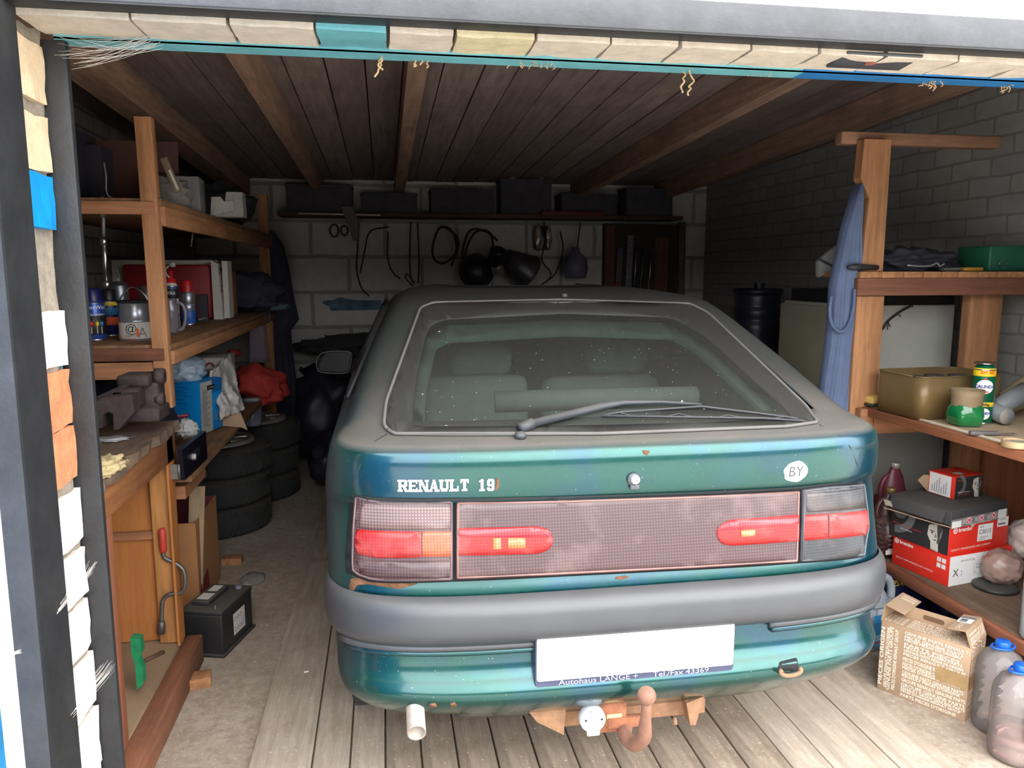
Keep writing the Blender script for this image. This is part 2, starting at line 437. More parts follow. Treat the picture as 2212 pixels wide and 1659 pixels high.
# front wall round the opening: x -0.68 .. 2.14, underside at 1.97
wf = MB(m_render)
wf.box((-1.55, 1.69, 1.25), (1.66, .12, 2.5)); wf.box((2.9, 1.69, 1.25), (1.44, .12, 2.5)); wf.box((.73, 1.69, 2.30), (2.92, .12, .52))
wf = struct(wf.build('wall_front'))
random.seed(11)
def rough_box(c, d, m, amp=.004, cut=3, seed=0):
    mb = MB(m); t = bmesh.new(); bmesh.ops.create_cube(t, size=1)
    for v in t.verts: v.co = Vector((v.co.x*d[0], v.co.y*d[1], v.co.z*d[2]))
    bmesh.ops.subdivide_edges(t, edges=list(t.edges), cuts=cut, use_grid_fill=True)
    for v in t.verts:
        p = (v.co+Vector(c))*22 + Vector((seed, 0, 0)); v.co += Vector((noise.noise(p), noise.noise(p+Vector((9, 0, 0))), noise.noise(p+Vector((0, 9, 0)))))*amp*1.8
    mb.merge(t, c, None, m, False); return mb
# left reveal: bricks seen from the photo, top to bottom (z range, material)
zz = lambda u, v: EYE + 1.63*ray(u, v).z/ray(u, v).y
for v0, v1, m in ((70, 200, m_cream), (235, 360, m_cream), (368, 490, m_paintb), (675, 800, m_whiteb), (812, 938, m_redb), (942, 1062, m_redb),
                  (1090, 1205, m_whiteb), (1225, 1330, m_whiteb), (1345, 1450, m_whiteb), (1470, 1580, m_whiteb), (1600, 1720, m_whiteb)):
    za, zb = zz(100, v1), zz(100, v0)
    rough_box((-.700, 1.69, (za+zb)/2), (.075, .118, zb-za), m, .003, 3, v0).build('reveal_brick', wf)
for z in (.3, .55): rough_box((-.700, 1.69, z-.12), (.075, .118, .2), m_whiteb, .003).build('reveal_brick', wf)
rough_box((-.708, 1.69, .99), (.07, .12, 1.96), m_mortar, .008, 26, 5).build('mortar', wf)
# underside of the lintel: upright bricks side by side
px_e = [0, 125, 245, 265, 335, 410, 500, 590, 680, 760, 815, 892, 985, 1060, 1140, 1225, 1310, 1400, 1500, 1590]
random.seed(5); xs = [-.66, -.46, -.285, -.12, .02, .155, .32, .48, .63, .79, .95, 1.11, 1.29, 1.47, 1.65, 1.83, 2.0, 2.15]
for i, (xa, xb) in enumerate(zip(xs, xs[1:])):
    m = m_teal if i == 3 else (mat('greenish_brick', (196, 182, 148), .92, 0, .14, 30, .4) if i == 5 else mat('lintel_brick', (196, 184, 168), .92, 0, .13, 26, .5))
    rough_box(((xa+xb)/2, 1.692, 2.02), (xb-xa-.006, .122, .1), m, .0022, 3, i*3).build('lintel_brick', wf)

t1 = MB(m_grey); t1.box((-.682, 1.565, 1.02), (.044, .13, 2.04), bev=.004)
t1.use(m_grey).box((-.682, 1.499, 1.02), (.044, .003, 2.04))
t1 = struct(t1.build('trim_1'))
b = MB(m_black); b.box((-.6585, 1.565, 1.0), (.003, .126, 1.98)); b.build('shaded_side', t1)  # dark plate paints the shade on the frame's inner side
t2 = MB(m_grey); t2.box((.75, 1.605, 2.017), (2.9, .05, .064), bev=.003)
t2 = struct(t2.build('trim_2'))
b = MB(m_black); b.box((.75, 1.605, 1.9835), (2.9, .05, .003)); b.build('underside', t2)  # dark strip standing in for the shade under the beam
lug = MB(m_grey); lug.box((1.107, 1.67, 1.972), (.185, .085, .006), rot=(R(-6), 0, 0), bev=.002)
lug.cyl((1.10, 1.672, 1.966), .012, .006, m=mat('rusty_bolt', (150, 90, 80), .8)); lug.build('lug_plate', t2)
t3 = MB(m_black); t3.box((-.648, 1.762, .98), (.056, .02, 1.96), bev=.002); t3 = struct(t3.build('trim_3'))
b = MB(mat('light_blue_edge_paint', (130, 190, 220), .6, 0, .4, 30, .2)); b.box((-.679, 1.755, .98), (.006, .01, 1.93)); b.build('painted_edge', t3)
t4 = MB(m_teal); t4.box((.17, 1.775, 1.9635), (1.62, .05, .005)); t4.box((.17, 1.752, 1.9685), (1.62, .004, .013))
t4.use(m_deepblue).box((1.56, 1.775, 1.9635), (1.16, .05, .005)); t4.box((1.56, 1.752, 1.9685), (1.16, .004, .013))
t4 = struct(t4.build('trim_4'))
# open door leaf, swung outwards at the left
dl = MB(m_bluep); dl.box((-.745, 1.02, .98), (.03, .93, 1.94), bev=.003)
for yy in (.62, .85, 1.08, 1.3): dl.box((-.728, yy, .98), (.01, .012, 1.9), m=m_dark)
dl = struct(dl.build('door_1'))
b = MB(mat('rust_streaks', (170, 104, 60), .9, 0, .5, 14, .3)); b.box((-.726, 1.36, .3), (.004, .12, .6)); b.build('rusted_patch', dl)
# unseen row of garages, added behind the photographer for the car's paint to mirror
b = MB(mat('added_garages', (84, 82, 78), .9, 0, .2, 1)); b.box((0, -11.5, 1.5), (40, 1, 3.0)); struct(b.build('wall_opposite'))

# ================================================================ the floor boards
random.seed(2)
edges = [-.438, -.249, -.135, -.029, .081, .19, .31, .43, .55, .67, .79, .92, 1.05, 1.18, 1.302, 1.50, 1.68]
where = ['leftmost and widest pale floor board, dusty, running past the car', 'second floor board from the left, beside the left rear tyre', 'third floor board from the left, between tyre and tailpipe',
  'fourth floor board from the left, directly below the tailpipe', 'fifth floor board from the left, just right of the tailpipe', 'sixth floor board from the left, two boards right of the tailpipe',
  'seventh floor board from the left, three boards right of the tailpipe', 'eighth floor board from the left, just left of the tow socket', 'ninth floor board from the left, directly below the tow socket',
  'seventh floor board from the right, passing below the tow ball', 'sixth floor board from the right, just right of the tow ball', 'fifth floor board from the right, under the right end of the tow bar',
  'fourth floor board from the right, stained', 'third floor board from the right, below the right half of the bumper', 'second pale floor board from the right, wide', 'rightmost floor board, pale, beside the open concrete']
for i, (a, c) in enumerate(zip(edges, edges[1:])):
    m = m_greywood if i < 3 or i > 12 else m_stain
    b = MB(m); y0 = 1.45 + random.uniform(-.02, .02); zt = .024 + random.uniform(-.002, .002)
    b.box(((a+c)/2, (y0+6.2)/2, zt/2), (c-a-.006, 6.2-y0, zt), bev=.002)
    o = b.build('wooden_plank'); o.location = ((a+c)/2, y0, 0)
    for v in o.data.vertices: v.co -= Vector(((a+c)/2, y0, 0))
    tag(o, where[i], 'floor board', 'boards laid on the floor under the car')

# ================================================================ the car
XC = .645
car = thing('hatchback_car', 'dusty dark green hatchback parked tail first in the garage mouth, rear end facing out', 'car', (XC, 1.80, .024))
#      z     Yrear  halfw  n   A    Yfront
PROF = [(.29, 1.930, .72, 3.6, .32, 5.86), (.325, 1.890, .748, 3.6, .32, 5.90), (.35, 1.855, .768, 3.6, .32, 5.92), (.38, 1.826, .784, 3.6, .32, 5.93), (.40, 1.810, .79, 3.7, .33, 5.94), (.42, 1.806, .794, 3.8, .33, 5.95),
        (.44, 1.812, .796, 4, .33, 5.95), (.458, 1.828, .797, 4, .33, 5.95), (.48, 1.843, .798, 4, .33, 5.95), (.53, 1.848, .802, 4, .33, 5.95), (.60, 1.85, .812, 4, .33, 5.94), (.69, 1.868, .818, 4.2, .33, 5.9), (.70, 1.872, .818, 4.2, .33, 5.9), (.80, 1.897, .82, 4.2, .34, 5.82),
        (.898, 1.918, .82, 4.2, .34, 5.6), (.908, 1.902, .82, 4.2, .34, 5.5), (.95, 1.893, .816, 4.2, .33, 5.2), (1.00, 1.891, .808, 4.3, .32, 4.95), (1.035, 1.896, .80, 4.4, .31, 4.86), (1.050, 1.908, .79, 4.5, .30, 4.82),
        (1.060, 1.932, .78, 4.6, .30, 4.8), (1.069, 1.978, .77, 4.8, .29, 4.77), (1.08, 2.03, .76, 5, .28, 4.74), (1.14, 2.17, .735, 5, .27, 4.62), (1.20, 2.31, .71, 5, .26, 4.5), (1.26, 2.45, .682, 5, .26, 4.38), (1.32, 2.585, .65, 5, .26, 4.26),
        (1.36, 2.675, .625, 5, .26, 4.18), (1.385, 2.735, .605, 5, .27, 4.12), (1.397, 2.79, .59, 5, .28, 4.08), (1.41, 2.90, .565, 4.5, .32, 4.02), (1.422, 3.07, .53, 4, .35, 3.94), (1.431, 3.25, .47, 3.5, .35, 3.84), (1.436, 3.45, .37, 3, .3, 3.7)]
def prof(z): return interp(PROF, z)
def Yrear(x, z):
    Y, w_, n_, A, F = prof(z); k = min(abs(x-XC)/w_, 1.0)
    return Y + A*(1-(1-k**n_)**(1.0/n_))
def S(x, z, off=0.0):
    e = .002
    kx = (Yrear(x+e, z)-Yrear(x-e, z))/(2*e); kz = (Yrear(x, z+e)-Yrear(x, z-e))/(2*e)
    nn = Vector((kx, -1, kz)).normalized()
    return Vector((x, Yrear(x, z), z)) + nn*off
def rp(u, v, surf=None):
    """point of the rear skin seen at a place of the photograph -> (x, z)"""
    d = ray(u, v); t0 = 1.2/d.y; t = t0; best = None
    def f(t):
        p = EYEP+d*t; w_ = prof(p.z)[1]
        if abs(p.x-XC) > w_*.9995: return -9
        return p.y - (surf or Yrear)(p.x, p.z)
    while t*d.y < 4.2:
        if f(t) > 0:
            a, c = t-.01, t
            for _ in range(22):
                mm = (a+c)/2
                if f(mm) > 0: c = mm
                else: a = mm
            p = EYEP+d*c; return (p.x, p.z)
        t += .01
    p = EYEP + d*(2.15/d.y); w_ = prof(p.z)[1]; return (XC+math.copysign(w_*.9993, p.x-XC), p.z)

def shell(mb, loops, surf, off, thick, m, res=.025, xs=None, zs=None, rim=None):
    t = bmesh.new(); es = []
    for lp in loops:
        vs = [t.verts.new((a, c, 0)) for a, c in lp]
        for i in range(len(vs)): es.append(t.edges.new((vs[i], vs[(i+1) % len(vs)])))
    bmesh.ops.triangle_fill(t, use_beauty=True, use_dissolve=False, edges=es)
    A = [p[0] for lp in loops for p in lp]; B = [p[1] for lp in loops for p in lp]
    k = min(A)+res
    while k < max(A):
        bmesh.ops.bisect_plane(t, geom=list(t.verts)+list(t.edges)+list(t.faces), plane_co=(k, 0, 0), plane_no=(1, 0, 0), dist=1e-5); k += res
    k = min(B)+res
    while k < max(B):
        bmesh.ops.bisect_plane(t, geom=list(t.verts)+list(t.edges)+list(t.faces), plane_co=(0, k, 0), plane_no=(0, 1, 0), dist=1e-5); k += res
    t.verts.index_update()
    vs = [surf(v.co.x, v.co.y, off) for v in t.verts]; fs = []
    for f in t.faces:
        ids = [v.index for v in f.verts]
        fs.append(tuple(ids))
    n0 = len(vs); back = {}; rf = []
    if thick:
        for e in t.edges:
            if len(e.link_faces) == 1:
                for v in e.verts:
                    if v.index not in back: back[v.index] = len(vs); vs.append(surf(v.co.x, v.co.y, off-thick))
                a, c = e.verts[0].index, e.verts[1].index; rf.append((a, c, back[c], back[a]))
    mb.verts_faces(vs, fs+rf, m, True); mb.recalc = True; t.free(); return mb

def Ylamp(x, z):
    k = min(abs(x-XC)/.82, 1.0); return 1.866+(z-.68)*.235 + .34*(1-(1-k**4.2)**(1/4.2))
def SLP(x, z, off=0.0):
    e = .002; kx = (Ylamp(x+e, z)-Ylamp(x-e, z))/(2*e); nn = Vector((kx, -1, .235)).normalized()
    return Vector((x, Ylamp(x, z), z)) + nn*off
def PL(*pts): return [rp(u, v, Ylamp) for u, v in pts]
def P(*pts): return [rp(u, v) for u, v in pts]
def smooth_loop(pts, sub=4):
    pts = [Vector((a, c, 0)) for a, c in pts]; n = len(pts); out = []
    for i in range(n):
        a, b_, c, d = pts[i-1], pts[i], pts[(i+1) % n], pts[(i+2) % n]
        for k in range(sub):
            t = k/sub; q = .5*((2*b_)+(c-a)*t+(2*a-5*b_+4*c-d)*t*t+(3*b_-a-3*c+d)*t*t*t); out.append((q.x, q.y))
    return out
def rounded(poly, r, seg=5):
    out = []; n = len(poly)
    for i in range(n):
        p = Vector((*poly[i], 0)); a = Vector((*poly[i-1], 0)); c = Vector((*poly[(i+1) % n], 0))
        ri = r[i] if isinstance(r, (list, tuple)) else r
        if ri < 1e-6: out.append((p.x, p.y)); continue
        p0 = p+(a-p).normalized()*ri; p1 = p+(c-p).normalized()*ri
        for k in range(seg+1):
            t = k/seg; q = p0*(1-t)**2 + p*2*t*(1-t) + p1*t*t; out.append((q.x, q.y))
    return out
def inset(loop, d):
    """shrink a loop towards its centroid by about d"""
    n = len(loop); area = sum(loop[i][0]*loop[(i+1) % n][1]-loop[(i+1) % n][0]*loop[i][1] for i in range(n)); s = 1 if area > 0 else -1; out = []
    for i in range(n):
        a, p, c = Vector(loop[i-1]), Vector(loop[i]), Vector(loop[(i+1) % n])
        e1 = (p-a); e2 = (c-p)
        if e1.length < 1e-7: e1 = e2
        if e2.length < 1e-7: e2 = e1
        e1 = e1.normalized(); e2 = e2.normalized()
        n1 = Vector((-e1.y, e1.x))*s; n2 = Vector((-e2.y, e2.x))*s; nn = (n1+n2)
        nn = nn/max(.5, nn.length**2/2); out.append((p.x+nn.x*d, p.y+nn.y*d))
    return out
def loop_tube(mb, loop, surf, off, r, m, closed=True):
    pts = [surf(a, c, off) for a, c in loop]
    if closed: pts = pts+[pts[0]]
    return mb.tube(pts, r, 6, m)

# ---- paints
def car_paint():
    m, n, l, b = nodes('green_car_paint'); v = coords(n, l)
    g = n.new('ShaderNodeNewGeometry'); s = n.new('ShaderNodeSeparateXYZ'); l.new(g.outputs['Normal'], s.inputs[0])
    sp = n.new('ShaderNodeSeparateXYZ'); l.new(v, sp.inputs[0])
    nz = noise_(n, l, v, 7, 6, .7); fine = noise_(n, l, v, 55, 5, .75)
    blue = mixc(n, l, ramp(n, l, noise_(n, l, v, 5, 2, .5), .45, .62), sr((10, 74, 70)), sr((12, 68, 86)))
    upz = ramp(n, l, s.outputs['Z'], .5, .9)                        # dust lies on what faces up
    side = ramp(n, l, math_(n, l, 'ABSOLUTE', s.outputs['X']), .42, .8)
    back = ramp(n, l, sp.outputs['Y'], .10, .55)                     # and clings to the long sides and the roof
    d = math_(n, l, 'MAXIMUM', upz, math_(n, l, 'MULTIPLY', math_(n, l, 'MAXIMUM', side, 0.0), .85))
    d = math_(n, l, 'MAXIMUM', d, math_(n, l, 'MULTIPLY', back, .9))
    d = math_(n, l, 'MULTIPLY', d, math_(n, l, 'ADD', math_(n, l, 'MULTIPLY', nz, .5), .68), True)
    d = math_(n, l, 'MAXIMUM', d, math_(n, l, 'MULTIPLY', ramp(n, l, nz, .4, .8), .22))
    specks = ramp(n, l, noise_(n, l, v, 170, 2, .5), .74, .77)
    o = mixc(n, l, d, blue, mixc(n, l, math_(n, l, 'MULTIPLY', upz, ramp(n, l, sp.outputs['Y'], .22, .5, (1, 1, 1), (.25, .25, .25))), sr((46, 48, 46)), sr((102, 96, 90))))  # ledge dust pale, roof and pillar dust dark: light falloff put into the colour
    o = mixc(n, l, math_(n, l, 'MULTIPLY', specks, .7), o, sr((190, 185, 175)))
    l.new(o, b.inputs['Base Color'])
    l.new(math_(n, l, 'SUBTRACT', .7, math_(n, l, 'MULTIPLY', d, .6), True), b.inputs['Metallic'])
    l.new(math_(n, l, 'ADD', .24, math_(n, l, 'MULTIPLY', d, .55), True), b.inputs['Roughness'])
    l.new(math_(n, l, 'SUBTRACT', .8, math_(n, l, 'MULTIPLY', d, 1.0), True), b.inputs['Coat Weight']); b.inputs['Coat Roughness'].default_value = .12
    return m
m_paint = car_paint()
m_bump = mat('faded_bumper_plastic', (56, 59, 65), .36, 0, .12, 6, .06, dust=.4, dcol=(96, 92, 90), spec=.7)
m_seal = mat('window_rubber', (98, 97, 96), .6, 0, .15, 12, dust=.5)
m_rust = mat('rust', (132, 92, 66), .95, 0, .4, 30, .8)
def lens(name, col, col2, bumpy=True, rough=.18):
    m, n, l, b = nodes(name); v = coords(n, l)
    wv = []
    for ax in ('X', 'Z'):
        x = n.new('ShaderNodeTexWave'); x.bands_direction = ax; x.inputs['Scale'].default_value = 40; l.new(v, x.inputs['Vector']); wv.append(x.outputs['Fac'])
    grid = math_(n, l, 'MULTIPLY', wv[0], wv[1])
    nz = noise_(n, l, v, 6, 4, .6)
    o = mixc(n, l, ramp(n, l, grid, .1, .6), sr(col), sr(col2))
    o = mixc(n, l, math_(n, l, 'MULTIPLY', ramp(n, l, nz, .5, .75), .3), o, sr((150, 130, 124)))
    l.new(o, b.inputs['Base Color']); b.inputs['Roughness'].default_value = .5
    b.inputs['Coat Weight'].default_value = .4; b.inputs['Coat Roughness'].default_value = rough
    bump(n, l, b, grid, .2, .002); return m
m_smoke = lens('smoky_mauve_lens', (58, 37, 40), (84, 59, 62))
m_smoked = lens('dark_smoked_lens', (30, 31, 36), (46, 48, 53))
m_redl = lens('red_lens', (140, 8, 11), (182, 20, 20)); m_pink = lens('upper_red_lens', (150, 36, 48), (178, 64, 74))
m_amber = lens('amber_lens', (178, 62, 26), (206, 96, 48)); m_pale = lens('clear_grey_lens', (96, 76, 76), (132, 112, 110))
m_glow = lens('orange_reflector', (240, 100, 62), (250, 130, 80))
def glass(name, dustf, tint, dcol):
    m, n, l, b = nodes(name); n.remove(b); out = n['Material Output']; v = coords(n, l)
    tr = n.new('ShaderNodeBsdfTransparent'); tr.inputs[0].default_value = (*tint, 1)
    df = n.new('ShaderNodeBsdfDiffuse'); gl = n.new('ShaderNodeBsdfGlossy'); gl.inputs['Roughness'].default_value = .12
    sp = ramp(n, l, noise_(n, l, v, 150, 2, .5), .735, .765); big = ramp(n, l, noise_(n, l, v, 45, 2, .5), .76, .78)
    nz = noise_(n, l, v, 4, 5, .65)
    specks = math_(n, l, 'MAXIMUM', sp, big)
    l.new(mixc(n, l, specks, sr(dcol), sr((225, 225, 220))), df.inputs[0])
    f = math_(n, l, 'ADD', math_(n, l, 'MULTIPLY', nz, .25), dustf-.12); f = math_(n, l, 'MAXIMUM', f, math_(n, l, 'MULTIPLY', specks, .85))
    mx = n.new('ShaderNodeMixShader'); l.new(f, mx.inputs[0]); l.new(tr.outputs[0], mx.inputs[1]); l.new(df.outputs[0], mx.inputs[2])
    fr = n.new('ShaderNodeFresnel'); fr.inputs['IOR'].default_value = 1.45
    m2 = n.new('ShaderNodeMixShader'); l.new(math_(n, l, 'MULTIPLY', fr.outputs[0], .6), m2.inputs[0]); l.new(mx.outputs[0], m2.inputs[1]); l.new(gl.outputs[0], m2.inputs[2])
    l.new(m2.outputs[0], out.inputs['Surface']); return m
m_glass = glass('dusty_rear_glass', .44, (.80, .88, .84), (74, 74, 71))
m_sideg = glass('dusty_side_glass', .35, (.35, .42, .40), (70, 72, 70))
m_frit = mat('black_glass_border', (50, 50, 48), .4, 0, .12, 30, dust=.3, dcol=(74, 73, 68), coat=.15)

# ---- body: horizontal rings from sill to roof; the window openings are left out
NT, NS, NF = 72, 26, 36
def ring(z):
    Y, w_, n_, A, F = prof(z); pts = []
    for i in range(NT+1):                                  # round the tail, left to right
        t = -math.pi/2 + math.pi*i/NT
        k = math.copysign(abs(math.sin(t))**(2/n_), math.sin(t)); c = abs(math.cos(t))**(2/n_)
        pts.append((XC+w_*k, Y+A*(1-c)))
    Yf = max(F-.6, Y+A+.3)
    wf_ = w_*.93
    for i in range(1, NS): pts.append((XC+w_, Y+A+(Yf-Y-A)*i/NS))
    for i in range(NF+1):
        t = math.pi/2 - math.pi*i/NF
        k = math.copysign(abs(math.sin(t))**(2/3.0), math.sin(t)); c = abs(math.cos(t))**(2/3.0)
        pts.append((XC+w_*k, Yf+(F-Yf)*c))
    for i in range(1, NS): pts.append((XC-w_, Yf+(Y+A-Yf)*i/NS))
    return pts
zs = sorted(set([p[0] for p in PROF]+[.31, .338, .365, .40, .46, .51, .57, .63, .66, .75, .85, .93, .975, 1.015, 1.035, 1.06, 1.073, 1.095, 1.11, 1.125, 1.155, 1.17, 1.185, 1.215, 1.23, 1.245, 1.275, 1.29, 1.305, 1.335, 1.348, 1.372, 1.404, 1.416, 1.427]))
rings = [[Vector((a, c, z)) for a, c in ring(z)] for z in zs]; N = len(rings[0])
RW = .318; WHY = (2.60, 5.14)
def kind(p):
    dx = abs(p.x-XC); w_ = prof(p.z)[1]; Y = Yrear(p.x, p.z) if dx < w_*.999 else 9
    if p.y < 3.2 and 1.10 < p.z < 1.365 and dx < .615-.75*(p.z-1.10)*.5 and abs(p.y-Y) < .03: return 'hole'
    if p.y > 3.7 and 1.0 < p.z < 1.37 and dx < w_*.86: return 'wind'
    if dx > w_*.97 and 1.07 < p.z < 1.345 and 2.72+(p.z-1.07)*.9 < p.y < 4.55-(p.z-1.07)*1.6: return 'side'
    if p.z < .350+.004 and p.y < 2.2 and XC-.615 < p.x < XC-.475: return 'cut'
    for wy in WHY:
        if p.z < .62 and dx > w_*.8 and (p.y-wy)**2+(p.z-.30)**2 < RW**2: return 'arch'
    return 'body'
b = MB(m_paint); vid = {}; bvs = []; bfs = []; wind = []; side = []
for r in range(len(zs)-1):
    for i in range(N):
        j = (i+1) % N; q = [(r, i), (r, j), (r+1, j), (r+1, i)]
        c = sum((rings[a][k] for a, k in q), Vector())/4; kd = kind(c)
        (bfs if kd == 'body' else wind if kd == 'wind' else side if kd == 'side' else []).append(q)
def emit(mb, fs, m, off=0.0):
    ids = {}; vs = []; out = []
    for q in fs:
        f = []
        for a, k in q:
            if (a, k) not in ids: ids[(a, k)] = len(vs); vs.append(rings[a][k])
            f.append(ids[(a, k)])
        out.append(tuple(f))
    mb.verts_faces(vs, out, m, True)
emit(b, bfs, m_paint)
b.verts_faces(rings[-1], [tuple(range(N))], m_paint, True)
b.recalc = True
body = b.build('body_shell', car)
sol = body.modifiers.new('thickness', 'SOLIDIFY'); sol.thickness = .003; sol.offset = -1
b = MB(); emit(b, wind, m_sideg); b.build('windscreen', car)
b = MB(); emit(b, [q for q in side if rings[q[0][0]][q[0][1]].x < XC], m_sideg); b.build('side_window', car)
b = MB(); emit(b, [q for q in side if rings[q[0][0]][q[0][1]].x > XC], m_sideg); b.build('side_window', car)
b = MB(mat('underbody', (40, 38, 36), .9, dust=.2)); b.box((XC, 3.95, .40), (1.2, 3.5, .12)); b.build('underbody', car)

# ---- side trims: window frames, door lines on the left flank
def SL(y, z, off=0.0): return Vector((XC-prof(z)[1]-off, y, z))
b = MB(m_blk)
b.tube([SL(y, z, .004) for y, z in ((2.70, 1.065), (3.1, 1.32), (3.22, 1.35), (4.05, 1.352), (4.5, 1.09), (4.58, 1.065), (2.70, 1.065))], .010, 6)
b.tube([SL(3.42, z, .004) for z in (1.06, 1.2, 1.35)], .018, 6); b.build('window_frame', car)
for yy, zl in ((3.42, .42), (2.98, .72), (4.5, .42)): b = MB(m_blk); b.tube([SL(yy, z, .001) for z in (zl, .8, 1.03)], .003, 5); b.build('door_gap', car)
b = MB(m_bump); b.box((XC-.828, 3.72, .60), (.02, 1.7, .09), bev=.008); b.build('side_moulding', car)
b = MB(m_bump); b.box((XC+.828, 3.72, .60), (.02, 1.7, .09), bev=.008); b.build('side_moulding', car)
b = MB(m_seal)                                           # gutter between roof and hatch
pts = [Vector((XC+x, 2.742+.07*(abs(x)/.6)**4, 1.389-.012*(x/.56)**2)) for x in [k*.04 for k in range(-14, 15)]]
b.tube(pts, .004, 6); b.build('hatch_gap', car)

# ---- rear glass, its black border and the rubber round it
gl_out = rounded(P((829, 925), (835, 870), (908, 668), (935, 657), (1210, 651), (1490, 659), (1530, 680), (1745, 885), (1768, 915), (1700, 925), (1300, 941), (850, 941)), .012, 3)
gl_in = rounded(P((888, 925), (900, 812), (925, 710), (960, 693), (1215, 680), (1450, 688), (1520, 728), (1715, 905), (1500, 918), (1200, 924)), [.03, .02, .02, .02, .02, .03, .04, .02, .02, .02], 3)
b = MB(); shell(b, [gl_out, gl_in], S, .006, .004, m_frit, .03); b.build('glass_border', car)
b = MB(); shell(b, [gl_in], S, .0055, 0, m_glass, .04); b.build('rear_window', car)
b = MB(); loop_tube(b, gl_out, S, .006, .0052, m_seal); b.build('window_seal', car)
b = MB(mat('light_green_trim', (104, 128, 118), .6, dust=.3)); g2 = inset(gl_in, .028)      # painted inner frame of the hatch, seen through the glass
shell(b, [inset(gl_in, -.01), g2], S, -.03, .02, None, .04); b.build('hatch_inner_frame', car)

# ---- tail panel details
m_gap = mat('dark_gap', (20, 24, 26), .8)
L_out = rounded(PL((774, 1068), (800, 1077), (978, 1081), (978, 1251), (808, 1251), (778, 1240), (768, 1229), (767, 1205), (769, 1134)), [.006, .01, .004, .004, .01, .01, .004, .01, .01], 3)
R_out = rounded(PL((1727, 1057), (1790, 1049), (1855, 1044), (1862, 1100), (1865, 1135), (1860, 1165), (1856, 1199), (1721, 1212)), [.004, .01, .004, .01, .01, .01, .004, .004], 3)
C_out = rounded(PL((986, 1083), (1200, 1080), (1500, 1070), (1719, 1060), (1715, 1212), (1500, 1225), (1200, 1240), (985, 1249)), [.004, 0, 0, .004, .004, 0, 0, .004], 3)
b = MB(); shell(b, [rounded(P((757, 1068), (796, 1073), (980, 1076), (1200, 1073), (1500, 1063), (1722, 1052), (1790, 1044), (1863, 1038), (1873, 1135), (1863, 1203), (1720, 1217), (1500, 1231), (1200, 1246), (983, 1256), (800, 1257), (750, 1236), (747, 1205)), .003, 2)], S, .003, .01, m_gap, .03); b.build('lamp_recess', car)
def lamp(name, out, label, m, bands):
    b = MB(); shell(b, [out], SLP, .020, .018, m, .03); o = b.build(name, car, label=label)
    for nm, poly, mm, off in bands:
        b = MB(); shell(b, [poly], SLP, off, .003, mm, .025); b.build(nm, o)
    return o
lampL = lamp('tail_light', L_out, 'smoky mauve tail light with red band and amber block, left', m_smoke, [
    ('clear_lens', rounded(PL((790, 1087), (972, 1092), (974, 1140), (784, 1138)), .006, 3), m_pale, .0215),
    ('red_lens', rounded(PL((780, 1141), (912, 1146), (912, 1201), (820, 1203), (778, 1193), (775, 1165)), .006, 3), m_redl, .0225),
    ('amber_lens', rounded(PL((914, 1146), (976, 1146), (976, 1199), (914, 1200)), .003, 2), m_amber, .0225),
    ('smoked_lens', rounded(PL((780, 1207), (820, 1209), (975, 1207), (974, 1245), (812, 1246), (786, 1238)), .005, 3), m_smoke, .0215)])
lampR = lamp('tail_light', R_out, 'nearly black tail light with red band, right', m_smoked, [
    ('smoked_lens', rounded(PL((1733, 1064), (1850, 1053), (1856, 1096), (1733, 1105)), .004, 3), m_smoked, .0215),
    ('red_lens', rounded(PL((1727, 1111), (1777, 1108), (1777, 1162), (1727, 1166)), .003, 2), m_redl, .0225),
    ('red_lens', rounded(PL((1780, 1108), (1859, 1101), (1862, 1135), (1857, 1153), (1780, 1162)), .003, 2), m_redl, .0225)])
lampC = lamp('center_light_panel', C_out, 'wide mauve reflector panel between the tail lights', m_smoke, [
    ('red_lens', rounded(PL((988, 1139), (1160, 1135), (1183, 1142), (1193, 1163), (1185, 1184), (1160, 1194), (988, 1198)), [.003, .01, .012, .012, .012, .01, .003], 3), m_redl, .0225),
    ('red_lens', rounded(PL((1549, 1131), (1572, 1121), (1717, 1110), (1716, 1167), (1572, 1177), (1549, 1172), (1539, 1148)), [.012, .01, .003, .003, .01, .012, .012], 3), m_redl, .0225)])
b = MB(); shell(b, [rounded(PL((990, 1141), (1155, 1138), (1182, 1150), (1186, 1158), (990, 1156)), .003, 2)], SLP, .0245, .001, m_pink, .03)
b.build('upper_band', lampC)
b = MB(); shell(b, [rounded(PL((1551, 1135), (1575, 1125), (1715, 1114), (1715, 1130), (1545, 1144)), .003, 2)], SLP, .0245, .001, m_pink, .03); b.build('upper_band', lampC)
for q_ in (PL((1062, 1160), (1080, 1160), (1080, 1184), (1062, 1184)), PL((1094, 1160), (1132, 1160), (1132, 1182), (1094, 1182)), PL((1592, 1144), (1622, 1142), (1622, 1156), (1592, 1158))):
    b = MB(); shell(b, [rounded(q_, .003, 2)], SLP, .0247, .001, m_glow, .03); b.build('bulb_reflector', lampC)
b = MB(mat('lamp_rim', (132, 96, 90), .35, dust=.2)); loop_tube(b, inset(C_out, .004), SLP, .020, .003, None); b.build('lens_rim', lampC)
b = MB(mat('lamp_rim2', (96, 78, 82), .4)); loop_tube(b, inset(L_out, .004), SLP, .020, .003, None); b.build('lens_rim', lampL)
b = MB(mat('lamp_rim3', (74, 76, 84), .4)); loop_tube(b, inset(R_out, .004), SLP, .020, .003, None); b.build('lens_rim', lampR)
